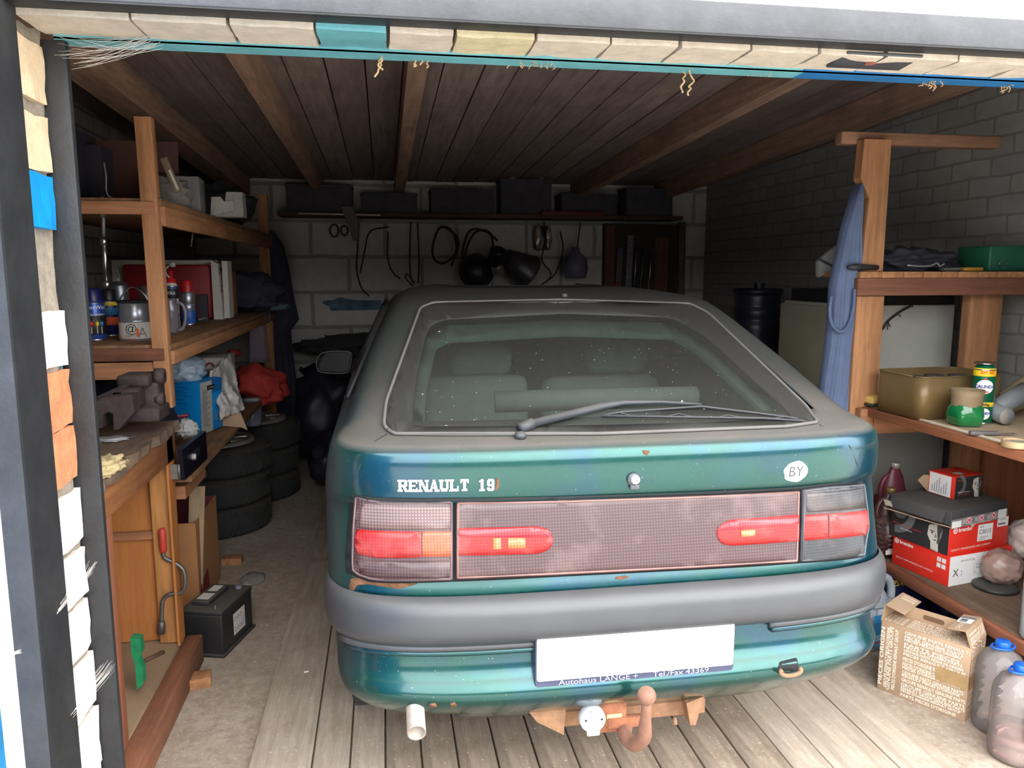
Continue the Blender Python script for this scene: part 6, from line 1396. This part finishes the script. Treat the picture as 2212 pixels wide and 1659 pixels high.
m_oil = mat('brown_oil_plastic', (66, 34, 36), .35, 0, .12, 5, coat=.2, dust=.3)
oil_jug(2.098, 2.86, 60, 152, 'shiny brown oil canister with arched handle, nearer one beside the car lamp', m_oil, mat('brass_cap', (140, 118, 74), .4, .4), 0)
oil_jug(2.185, 2.962, 62, 190, 'maroon oil canister with silver cap, behind the other canister', mat('maroon_oil_plastic', (112, 52, 66), .4, 0, .12, 5), mat('silver_cap', (186, 178, 166), .4, .3), .12)

# ---- box stack
def man_face(f0, a0_, b0, s, m_skin, m_dk, wide=1.0):
    """a printed black-and-white portrait, half in shadow"""
    class W_:
        def poly(q, pts, m): f0.poly([(a0_+x*wide, y) for x, y in pts], m)
        def rect(q, x0, y0, x1, y1, m): q.poly([(x0, y0), (x1, y0), (x1, y1), (x0, y1)], m)
        def disc(q, x, y, r, m): f0.disc(a0_+x*wide, y, r*wide, m, ry=r)
    f = W_(); a = 0
    f.poly([(a-.30*s, b0+.40*s), (a-.27*s, b0+.80*s), (a-.12*s, b0+.95*s), (a+.12*s, b0+.93*s), (a+.2*s, b0+.75*s), (a+.16*s, b0+.42*s), (a+.10*s, b0+.20*s), (a-.06*s, b0+.06*s), (a-.20*s, b0+.18*s)], m_skin)
    f.poly([(a-.16*s, b0-.16*s), (a+.10*s, b0-.20*s), (a+.08*s, b0+.18*s), (a-.18*s, b0+.18*s)], m_skin)
    f.poly([(a-.29*s, b0+.78*s), (a-.22*s, b0+1.0*s), (a+.02*s, b0+1.06*s), (a+.22*s, b0+.98*s), (a+.26*s, b0+.70*s), (a+.19*s, b0+.84*s), (a-.02*s, b0+.92*s), (a-.2*s, b0+.86*s)], m_dk)
    f.rect(a-.22*s, b0+.585*s, a-.06*s, b0+.62*s, m_dk); f.rect(a+.03*s, b0+.585*s, a+.14*s, b0+.615*s, m_dk)
    f.disc(a-.14*s, b0+.53*s, .035*s, m_dk); f.disc(a+.08*s, b0+.53*s, .03*s, m_dk)
    f.poly([(a+.02*s, b0+.90*s), (a+.13*s, b0+.92*s), (a+.2*s, b0+.75*s), (a+.16*s, b0+.42*s), (a+.10*s, b0+.20*s), (a+.03*s, b0+.12*s), (a+.06*s, b0+.34*s), (a+.03*s, b0+.60*s)], mat('dark_halftone', (70, 68, 70), .6))
    g = mat('grey_halftone', (130, 130, 132), .6); f.poly([(a-.02*s, b0+.58*s), (a+.035*s, b0+.38*s), (a-.06*s, b0+.36*s)], g)
    f.poly([(a-.11*s, b0+.26*s), (a-.03*s, b0+.285*s), (a+.06*s, b0+.265*s), (a-.02*s, b0+.235*s)], mat('dark_halftone', (70, 68, 70), .6)); f.poly([(a+.10*s, b0+.35*s), (a+.16*s, b0+.42*s), (a+.19*s, b0+.72*s), (a+.14*s, b0+.6*s)], g)
m_card_blk = mat('black_gloss_card', (44, 44, 48), .5, 0, .12, 8, dust=.3); m_cgrey = mat('grey_ring_print', (110, 112, 114), .5); m_redc = mat('red_card', (224, 50, 36), .5, 0, .05, 6)
def logo(f, a, c, s, m=m_white, m2=m_redc):
    f.disc(a, c, s*.55, m); f.ring(a, c, s*.22, s*.34, m2); f.text('brembo', a+s*.75, c, s*1.05, m, align='LEFT', bold=.0006)
F, yaw, W1, D1 = frame3(seat(2047, 1268, ZR1), seat(2194, 1240, ZR1), seat(1936, 1200, ZR1)); W1 = .34; D1 = .27; k = mpp(F); H1 = 62*k+.01
t = carton('brake_box', 'bottom box of the stack, red side and white front marked X', 'box', tuple(F), yaw, W1, D1, H1, m_redc)
f = front_face(W1, H1); f.rect(.001, .001, W1-.001, H1-.001, m_white); f.poly([(W1*.62, H1*.99), (W1*.70, H1*.99), (W1*.99, H1*.99), (W1*.99, H1*.80), (W1*.8, H1*.78), (W1*.7, H1*.68)], m_redc); f.poly([(W1*.60, .002), (W1*.66, H1*.16), (W1*.82, H1*.16), (W1*.84, .002)], m_redc)
f.text('X :', .045, H1*.42, .042, m_ink); f.text('MORE INFO ON', .085, H1*.80, .008, m_ink); f.text('bo', .125, H1*.80, .014, mat('wine_print', (150, 50, 60), .6)); f.rect(.13, H1*.28, .285, H1*.66, mat('thin_grey_line', (150, 150, 150), .6)); f.rect(.131, H1*.285, .284, H1*.655, m_white)
f.text('brembo', .155, H1*.60, .009, m_ink); f.text('08 A225 47', .165, H1*.5, .010, m_ink); f.text('O', .136, H1*.36, .011, m_ink)
for i in range(3): f.ring(.208+.022*i, H1*.5, .005, .007, m_cgrey)
f.poly([(.27, H1*.48), (.284, H1*.48), (.277, H1*.56)], m_ink); f.build('printed_front', t)
f = left_face(D1, H1); logo(f, .02, H1*.86, .020); f.text('QUALITY, PERFORMANCE AND COMFORT', .02, H1*.30, .0095, m_white, align='LEFT'); 
for i in range(2):
    for j in range(2): f.rect(D1-.055+.022*i, H1*.72-.024*j, D1-.037+.022*i, H1*.72+.018-.024*j, m_white); 
f.text('f', D1-.046, H1*.72+.009, .016, m_redc); f.build('printed_side', t)
h0 = ZR1+H1+.0015; H2 = H1*1.0; o2 = F+Vector((-.004, .008, 0)); 
t = carton('brake_box', 'middle box of the stack, printed face on black side, C0015 sticker on red front', 'box', (o2.x, o2.y, h0), yaw+R(2), W1*.98, D1*1.0, H2, m_redc)
f = front_face(W1, H2); logo(f, .03, H2*.80, .022); f.rect(.155, H2*.30, .24, H2*.86, m_white); f.text('C0015', .197, H2*.60, .026, m_ink); f.text('mg.by', .175, H2*.79, .012, m_ink); f.text('Stellmacherei', .19, H2*.43, .009, m_ink); f.text('MATH 45', .18, H2*.35, .009, m_ink)
f.rect(.262, H2*.68, .325, H2*.99, m_white); f.text('C0015', .295, H2*.92, .014, m_ink); f.rect(.268, H2*.74, .31, H2*.80, m_cgrey); f.poly([(.105, H2*1.0), (.13, H2*1.0), (.128, H2*.84), (.12, H2*.82), (.112, H2*.88)], m_offw)
f.text('QUALITY, PERFORMANCE AND COMFORT', .012, H2*.16, .0115, m_white, align='LEFT'); f.build('printed_front', t)
f = left_face(D1, H2); f.rect(.001, .001, D1-.001, H2-.001, m_card_blk); f.ring(.02, H2*.98, .068, .10, m_cgrey, 272, 352, 24); f.ring(.045, H2*.98, .0, .035, m_cgrey, 180, 360)
f.text('"Brembo. The choice of excellence"', .012, H2*.50, .0095, m_redc, align='LEFT', rot=-2); f.text("that's obvious", .05, H2*.36, .010, m_white, align='LEFT'); man_face(f, D1-.055, H2*.16, H2*.80, m_offw, m_card_blk, 1.35); f.build('printed_side', t)
# flat dark box with torn flaps
h1 = h0+H2+.0015; H3 = .055; o3 = o2+Vector((-.015, -.02, 0)); W3, D3 = W1*1.0, D1*1.02
t = carton('flat_box', 'dusty flat black box with torn cardboard flaps, third in the stack', 'box', (o3.x, o3.y, h1+.004), yaw+R(5), W3, D3, H3, mat('dusty_black_card', (58, 58, 62), .75, 0, .15, 8, dust=.45, dcol=(104, 98, 92)))
f = front_face(W3, H3); m_sparkle = mat('speckled_grey_card', (128, 128, 128), .6, 0, .6, 160); f.rect(0, -.012, W3, H3*.42, m_sparkle); f.rect(.005, -.010, .06, H3*.28, m_white)
for i, a in enumerate((.105, .178, .250)):
    f.rect(a-.015, -.004, a+.015, H3*.40, m_white); f.rect(a-.013, -.002, a+.013, H3*.38, mat('rose_print', (196, 50, 70), .5)); f.disc(a, .010, .010, m_white); f.disc(a, .010, .0065, mat('rose_print', (196, 50, 70), .5)) 
    for j in range(3): f.rect(a-.04, .001+.006*j, a-.019, .003+.006*j, m_white)
f.rect(.275, -.006, .328, H3*.5, m_white); f.text('grenzend. Find out the difference', .17, -.008, .0095, m_white, rot=180); f.build('printed_front', t)
b = MB(m_kraft); b.prism([(0, 0), (.0, D3), (-.045, D3*.95), (-.03, D3*.6), (-.04, D3*.5), (-.02, .03)], -.006, -.003, 'Z', rot=(0, R(12), 0)); b.build('torn_flap', t, False)
b = MB(m_kraft); b.prism([(W3, .02), (W3+.035, .04), (W3+.03, .12), (W3, .14)], .0, .003, 'Z'); b.build('torn_flap', t, False)
b = MB(mat('dusty_black_card', (58, 58, 62))); b.box((-.012, D3*.5, .03), (.016, D3*.85, .05), rot=(0, R(28), 0), bev=.002); b.build('side_flap', t, False)
f = Face((-.034, D3*.95, .016), (0, -1, 0), (-.45, 0, .9)); f.rect(0, 0, .035, .03, m_offw); f.build('white_tag', t)
h2 = h1+H3+.006; Fp = at(2058, 1079, z=h2); R2, L2 = at(2140, 1068, z=h2), at(2016, 1063, z=h2); k = mpp(Fp); H4 = 50*k
F4, yw4, W4, D4 = frame3(Fp, R2, L2); t = carton('small_brake_box', 'small red and black box with a printed face, topmost of the stack', 'box', tuple(F4), yw4, .155, .12, H4, m_redc)
f = front_face(.155, H4); f.rect(.008, .001, .154, H4-.004, m_card_blk); f.ring(.02, H4*.62, .030, .045, m_cgrey, -80, 75); f.text('Brembo', .034, H4*.80, .010, m_redc); f.text('Brembo. The choice', .055, H4*.28, .0075, m_white); f.text('of excellence', .065, H4*.17, .008, m_redc); man_face(f, .128, H4*.14, H4*.80, m_offw, m_card_blk, 1.25); f.build('printed_front', t)
f = left_face(.12, H4); f.rect(.006, .003, .108, H4-.004, m_white)
for i in range(7): f.rect(.02+.011*i, .012, .0225+.011*i, H4*.4+.012*((i*5) % 4), mat('text_grey', (90, 90, 92), .6))
f.build('printed_side', t); f = top_face(H4); f.rect(.04, .02, .08, .05, m_offw); f.build('top_label', t)
b = MB(m_kraft); b.prism([(0, 0), (-.06, .055), (-.028, .075), (0, .02+.05)], 0, .002, 'Y', c=(0, .118, 0)); b.build('open_flap', t, False)
# lamp behind stack, wrapped things, black disc
q = seat(1930, 1172, ZR1); t = thing('spot_lamp', 'dusty round spot lamp standing behind the brake boxes', 'lamp', (q.x, q.y+.07, ZR1)); b = MB(mat('dusty_lamp_shell', (96, 88, 80), .6, 0, .15)); b.lathe([(0, 0), (.045, .01), (.06, .06), (.055, .12), (.03, .15), (0, .155)], 28); b.build('shell', t, False)
b = MB(mat('lamp_rim4', (150, 146, 130), .4, .4)); b.lathe([(.022, 0), (.028, 0), (.028, .010), (.022, .010)], 24, (0, -.056, .035), (R(90), 0, 0)); b.build('lens_rim', t, False); b = MB(mat('lamp_glass', (92, 88, 80), .15)); b.lathe([(0, .004), (.022, .002)], 24, (0, -.058, .035), (R(90), 0, 0)); b.build('lens', t, False)
b = MB(mat('dusty_cling_film', (196, 184, 176), .3, 0, .15, 20)); q = at(2196, 1150, y=2.60); blob(b, (q.x+.04, q.y, q.z-.03), (.11, .14, .16), None, 71, .14, 2, 4); o = b.build('film_bundle'); tag(o, 'crumpled clear film bundle at the right end of the box stack', 'plastic film')
q = seat(2172, 1282, ZR1); b = MB(mat('brownish_wrap', (150, 124, 116), .3, 0, .2, 12)); blob(b, (q.x+.02, q.y+.05, ZR1+.085), (.15, .13, .14), None, 73, .12, 2, 4); o = b.build('wrapped_part'); tag(o, 'brownish plastic-wrapped part in front of the white carton face', 'wrapped part')
t = thing('black_disc', 'black rubber disc under the plastic-wrapped part', 'disc', (q.x-.0, q.y+.05, ZR1)); b = MB(m_blk); b.lathe([(0, 0), (.075, 0), (.08, .006), (.078, .014), (.06, .022), (0, .022)], 32); b.build('disc_body', t, False)
q = at(2075, 1010, y=2.9); b = MB(m_navy); b.cyl((2.42, 2.86, ZR1), .03, .25); o = b.build('blue_bottle'); tag(o, 'dark blue bottle neck behind the small top box', 'bottle')

# ---- windscreen wash bottle with blue label
m_clear = None
def clear(name, tint, fac, rough=.1):
    m, n, l, b = nodes(name); n.remove(b); out = n['Material Output']
    tr = n.new('ShaderNodeBsdfTransparent'); tr.inputs[0].default_value = (*tint, 1); df = n.new('ShaderNodeBsdfDiffuse'); df.inputs[0].default_value = (*tint, 1); gl = n.new('ShaderNodeBsdfGlossy'); gl.inputs['Roughness'].default_value = rough
    mx = n.new('ShaderNodeMixShader'); nz = noise_(n, l, coords(n, l), 8, 4, .6); l.new(math_(n, l, 'ADD', math_(n, l, 'MULTIPLY', nz, .25), fac-.1), mx.inputs[0]); l.new(tr.outputs[0], mx.inputs[1]); l.new(df.outputs[0], mx.inputs[2])
    fr_ = n.new('ShaderNodeFresnel'); fr_.inputs['IOR'].default_value = 1.4; m2 = n.new('ShaderNodeMixShader'); l.new(fr_.outputs[0], m2.inputs[0]); l.new(mx.outputs[0], m2.inputs[1]); l.new(gl.outputs[0], m2.inputs[2]); l.new(m2.outputs[0], out.inputs['Surface']); return m
m_pet = clear('dusty_clear_plastic', (.88, .82, .80), .14); m_pink = clear('pink_residue', (.82, .56, .54), .35); m_petg = clear('greyish_clear_plastic', (.66, .70, .72), .45)
q = seat(2196, 1368, ZR1-.0); t = thing('washer_bottle', 'grey clear bottle with blue and yellow label at the right edge', 'bottle', (2.108, 2.085, ZR1)); b = MB(m_petg); b.lathe([(0, 0), (.045, 0), (.056, .02), (.056, .20), (.05, .235), (.028, .27), (.018, .285), (.018, .30), (0, .30)], 32, sy=.8); b.build('bottle_body', t, False)
f = Face((-.040, -.0465, .04), (1, 0, 0), (0, 0, 1)); f.rect(0, 0, .09, .115, m_blueink); f.rect(0, 0, .09, .022, m_white); f.rect(0, .062, .09, .078, m_yel); f.text('КРУГЛЫЙ', .002, .098, .022, m_org, align='LEFT', bold=.0007); f.text('минус 20', .0, .083, .018, m_org, align='LEFT', bold=.0006)
for i in range(4): f.rect(.012, .030+.007*i, .08, .032+.007*i, m_white)
f.poly([(0, .115), (.02, .135), (.09, .14), (.09, .115)], m_blueink); f.poly([(.005, .112), (.03, .135), (.04, .135), (.012, .110)], m_red); f.build('label', t)
# ---- five-litre bottles on the floor
def big_bottle(x, y, label, group, r=.073, h=.30, pink=False, yaw=0):
    t = thing('water_bottle', label, 'bottle', (x, y, 0), yaw, group)
    pr = [(0, .0), (r*.8, 0), (r*.97, .012), (r, .03)]; z = .05
    while z < h*.60: pr += [(r, z), (r*.975, z+.008), (r, z+.016)]; z += .032
    pr += [(r, h*.68), (r*.94, h*.78), (r*.72, h*.88), (r*.38, h*.93), (r*.26, h*.95), (r*.25, h*.985), (0, h*.985)]
    b = MB(m_pet); b.lathe(pr, 40); b.build('bottle_body', t, False)
    b = MB(mat('blue_cap', (22, 90, 190), .35)); b.lathe([(r*.30, h*.955), (r*.31, h*.96), (r*.31, h*1.02), (r*.26, h*1.035), (0, h*1.035)], 28, fn=lambda a, z: 1+.015*math.cos(24*a)); b.build('cap', t, False)
    b = MB(mat('blue_cap', (22, 90, 190))); b.tube(arc_path([(-r*.55, 0, h*.965), (-r*.40, -r*.2, h*.965), (0, -r*.36, h*.965), (r*.40, -r*.2, h*.965), (r*.55, 0, h*.965), (r*.4, r*.2, h*.965), (0, r*.36, h*.965), (-r*.4, r*.2, h*.965), (-r*.55, 0, h*.965)], 3), .004, 6); b.build('carry_ring', t, False)
    if pink: b = MB(m_pink); b.lathe([(0, .004), (r*.78, .004), (r*.94, .014), (r*.96, .03), (r*.955, .10), (0, .10)], 36); b.build('pink_liquid', t, False)
    return t
A1 = seat(2200, 1650, 0); B1 = seat(2165, 1540, 0)
t = big_bottle(1.905, 1.925, 'clear five-litre bottle with pink residue and white label, nearest the camera', 'large clear bottles with blue caps', pink=True)
f = Face((-.040, -.0755, .10), (1, 0, 0), (0, 0, 1)); f.poly([(0, 0), (.10, -.004), (.10, .10), (.085, .105), (.075, .125), (.055, .12), (.045, .095), (0, .09)], m_white); f.build('white_label', t)
big_bottle(1.968, 2.068, 'empty clear five-litre bottle behind the labelled one', 'large clear bottles with blue caps')

# ---- printed cardboard carrier box on the floor
F, yaw, W5, D5 = frame3(seat(2084, 1560, 0), seat(2166, 1498, 0), seat(1962, 1474, 0)); W5 = .155; k = mpp(F)
D5 = .29; H5 = .262; t = thing('carrier_box', 'brown carrier box covered in white printed words, flaps open, on the floor', 'box', tuple(F), yaw+R(6))
b = MB(m_kraft); b.box((W5/2, D5/2, H5/2), (W5, D5, H5), bev=.001); b.build('box_body', t, False)
def fold(nm, quads):
    b = MB(m_kraft)
    for q in quads: b.verts_faces(q, [(0, 1, 2, 3)])
    o = b.build(nm, t, False); s_ = o.modifiers.new('t', 'SOLIDIFY'); s_.thickness = .003; return o
fold('front_flap', [[(0, 0, H5), (W5, 0, H5), (W5, .02, H5+.055), (0, .02, H5+.055)], [(0, .02, H5+.055), (W5, .02, H5+.055), (W5, .075, H5+.048), (0, .075, H5+.048)]])
fold('back_flap', [[(0, D5, H5), (W5, D5, H5), (W5, D5-.01, H5+.06), (0, D5-.01, H5+.06)], [(0, D5-.01, H5+.06), (W5, D5-.01, H5+.06), (W5, D5-.075, H5+.045), (0, D5-.075, H5+.045)]])
b = MB(m_kraft); b.prism([(.06, 0), (D5-.04, 0), (D5-.06, .045), (.08, .045)], -.0015, .0015, 'X', c=(W5*.62, 0, H5-.001)); hnd = b.build('carry_handle', t, False)
b = MB(mat('dark_slot', (110, 84, 60), .9)); b.prism(rounded([(.115, .010), (.185, .010), (.185, .028), (.115, .028)], .008, 3), -.0022, -.0016, 'X', c=(W5*.62, 0, H5)); b.build('hand_slot', hnd, False)
random.seed(12); WD = ['RENAULT', 'GROUPE', 'GENUINE PARTS', 'PIECES D\'ORIGINE', 'PIEZAS DE ORIGEN', 'PIECES', 'RENAULT GROUP', 'GROUPE RENAULT', 'ORIGEN', 'PARTS']
m_wprint = mat('cream_print', (240, 228, 210), .8, var=.03)
def words(f, w_, h_, n, seed):
    random.seed(seed); z = .010
    cols = [(0, w_*.27, True), (w_*.27, w_, False)] if w_ > .2 else [(0, w_*.55, False), (w_*.55, w_, True)]
    for c0, c1, vert in cols:
        if vert:
            x = c0+.009
            while x < c1-.011:
                s_ = random.uniform(.012, .022); tx = random.choice(WD)+' '+random.choice(WD); L = len(tx)*s_*.58; sc = (h_-.02)/L
                f.text(tx, x, h_/2, s_, m_wprint, rot=90, sx=sc, bold=.0003); x += s_*.95
        else:
            z = .012
            while z < h_-.008:
                s_ = random.uniform(.011, .021); tx = random.choice(WD)+' '+random.choice(WD); L = len(tx)*s_*.58; sc = (c1-c0-.006)/L
                f.text(tx, c0+.003, z, s_, m_wprint, align='LEFT', sx=sc, bold=.0003); z += s_*.95
f = front_face(W5, H5); words(f, W5, H5, 0, 3); f.build('printed_front', t)
f = front_face(W5, H5); f.h = .004; f.rect(0, .115, W5*.85, .165, mat('parcel_tape', (168, 138, 96), .35)); f.build('parcel_tape', t)
f = left_face(D5, H5); words(f, D5, H5, 0, 5); f.build('printed_side', t)
f = Face((0, D5, 0), (0, -1, 0), (0, 0, 1)); f.h = .004; f.rect(D5-.10, .115, D5, .165, mat('parcel_tape', (168, 138, 96), .35)); f.build('parcel_tape', t)
f = Face((0, D5, H5+.0003), (0, -1, 0), (1, 0, 0)); words(f, D5, W5*.55, 0, 8); f.build('printed_top', t)
f = Face((0, -.0018, H5+.002), (1, 0, 0), (0, .02, .055)); words(f, W5, .055, 0, 4); f.build('printed_flap', t)
f = Face((0, .021, H5+.0565), (1, 0, 0), (0, .055, -.007)); f.text('GROUPE', .045, .028, .022, m_wprint); f.rect(.065, .006, .11, .05, m_white); f.rect(.11, .006, .13, .05, mat('grey_label', (120, 120, 124), .6))
for i in range(8): f.rect(.072+.004*i, .022, .074+.004*i, .044, m_ink)
f.build('printed_flap', t)
f = Face((0, D5-.0755, H5+.0465), (1, 0, 0), (0, .065, .015)); words(f, W5, .064, 0, 9); f.build('printed_flap', t)
# ---- grey washer-fluid jug, navy canister
p = seat(1905, 1408, 0); t = thing('fluid_jug', 'pale grey plastic jug with blue label standing on the floor by the bumper', 'jug', (p.x+.01, p.y+.06, 0), R(14))
m_jug = mat('pale_grey_hdpe', (150, 158, 168), .45, 0, .06, 5, coat=.1); b = MB(m_jug); t_ = bmesh.new(); bmesh.ops.create_cube(t_, size=1)
for v in t_.verts:
    v.co = Vector((v.co.x*.17, v.co.y*.11, v.co.z*.20))
    if v.co.z > 0: v.co.x *= .86
bmesh.ops.bevel(t_, geom=list(t_.edges), offset=.02, segments=4, affect='EDGES'); b.merge(t_, (0, 0, .10), smooth=True)
b.lathe([(.07, 0), (.055, .04), (.032, .075), (.022, .09), (.02, .11), (0, .11)], 28, (-.03, 0, .185), sy=.75); b.build('jug_body', t, False)
b = MB(m_jug); b.tube(arc_path([(-.012, 0, .255), (.01, 0, .285), (.045, 0, .275), (.068, 0, .235), (.070, 0, .18)], 5), [.016]*21, 14); b.build('handle', t, False)
b = MB(mat('pale_cap', (120, 130, 150), .4)); b.cyl((-.03, 0, .29), .022, .02); b.build('cap', t, False)
f = Face((-.082, -.056, .03), (1, 0, 0), (0, 0, 1)); f.rect(0, 0, .075, .13, mat('cyan_label', (60, 150, 210), .5)); f.rect(0, .05, .075, .10, m_sky); f.rect(.01, .012, .065, .018, m_red)
for i in range(3): f.rect(.01, .025+.008*i, .06, .028+.008*i, m_white)
f.build('label', t)
p = seat(1925, 1330, 0); t = thing('oil_drum', 'dark navy canister with yellow ZIX lettering under the lower shelf', 'canister', (2.13, 2.74, 0), R(6)); b = MB(mat('deep_navy_plastic', (16, 30, 74), .45, 0, .15, 4)); b.box((.0, .08, .13), (.22, .16, .26), bev=.02); b.build('canister_body', t, False)
f = Face((-.11, -.0015, 0), (1, 0, 0), (0, 0, 1)); f.text('ZIX', .052, .222, .034, m_yel, shear=.2, bold=.0008); f.build('lettering', t)
t = thing('oil_drum', 'second dark navy canister farther right in the shade under the shelf', 'canister', (2.38, 2.70, 0), R(2)); b = MB(mat('deep_navy_plastic', (16, 30, 74))); b.box((.0, .08, .115), (.22, .16, .23), bev=.02); b.build('canister_body', t, False); b = MB(m_blk); b.cyl((0, .08, .23), .02, .02); b.build('cap', t, False)

# ================================================================ cobwebs and dead plant tufts round the opening
m_web = clear('cobweb_film', (.9, .88, .85), .30); m_thread = mat('cobweb_thread', (206, 200, 192), .9)
def web(label, a, c, spread, n, seed, sag=.02, film=True):
    random.seed(seed); b = MB(m_thread); A, C_ = Vector(a), Vector(c)
    for i in range(n):
        o1 = Vector((random.uniform(-1, 1), random.uniform(-.5, .5), random.uniform(-1, 1)))*spread[0]; o2_ = Vector((random.uniform(-1, 1), random.uniform(-.5, .5), random.uniform(-1, 1)))*spread[1]
        p0_, p2_ = A+o1, C_+o2_; mid_ = (p0_+p2_)/2+Vector((random.uniform(-.01, .01), 0, -sag*random.uniform(.2, 1)))
        b.tube([p0_*(1-t)**2+mid_*2*t*(1-t)+p2_*t*t for t in [k/8 for k in range(9)]], random.uniform(.00018, .0004), 4)
    o = b.build('cobweb'); tag(o, label, 'cobweb', 'cobwebs round the door frame')
    return o
web('cobweb in the top left corner, stretching from the black jamb to the lintel', at(150, 112, y=1.74), at(330, 80, y=1.74), (.035, .02), 26, 1, .03)
web('cobweb across the left jamb, below the red bricks', at(62, 1395, y=1.50), at(195, 1225, y=1.70), (.004, .016), 16, 2, .01)
web('lowest cobweb on the left jamb, near the bottom of the photo', at(70, 1632, y=1.50), at(232, 1440, y=1.74), (.004, .016), 18, 3, .012)
web('short cobweb strand crossing the open blue door leaf', at(2, 1418, y=1.48), at(48, 1405, y=1.50), (.004, .004), 14, 4, .003)
m_tuft = mat('dried_tuft', (186, 156, 116), .95, 0, .3, 30)
def tuft(label, u, v, wpx, hpx, n, seed, strand=False):
    random.seed(seed); b = MB(m_tuft); k = mpp(at(u, v, y=1.78)); base = at(u, v, y=1.78)
    for i in range(n):
        x = random.uniform(-.5, .5)*wpx*k; pts_ = [base+Vector((x, random.uniform(-.015, .015), .008))]
        L = hpx*k*(random.uniform(.3, 1) if not strand else 1.0); st_ = 6 if not strand else 10
        for s_ in range(st_): pts_.append(pts_[-1]+Vector((random.uniform(-1, 1)*.007, random.uniform(-1, 1)*.004, -L/st_+random.uniform(-.002, .003))))
        b.tube(arc_path(pts_, 2), random.uniform(.0008, .0016) if not strand else .0022, 4)
    o = b.build('dried_tuft'); tag(o, label, 'dried tuft', 'dried plant tufts hanging under the lintel')
for i, (u, v, w_, h_, n, s_, lab) in enumerate(((582, 97, 26, 14, 8, False, 'small curled dry leaf under the teal part of the lintel, leftmost tuft'), (680, 104, 110, 14, 34, False, 'wide flat tuft right of the leftmost leaf'), (818, 116, 30, 56, 2, True, 'long curled strand with a knot, left of the middle joist'), (845, 112, 60, 12, 14, False, 'low tuft joined to the top of the long curled strand'),
      (910, 120, 24, 34, 3, True, 'short curly strand in front of the middle joist'), (1155, 132, 80, 26, 40, False, 'broad fan-shaped tuft right of the middle joist'), (1485, 150, 14, 62, 2, True, 'longest thin strand under the blue part of the lintel'), (1640, 160, 50, 12, 22, False, 'small mossy tuft in front of the bright joist'),
      (1770, 163, 50, 8, 14, False, 'thin fringe below the grey lug plate'), (2008, 182, 34, 18, 10, False, 'curled leaves near the right end of the lintel'), (2180, 192, 30, 22, 6, False, 'tuft at the extreme right of the lintel'))):
    tuft(lab, u, v, w_, h_, n, 20+i, s_)
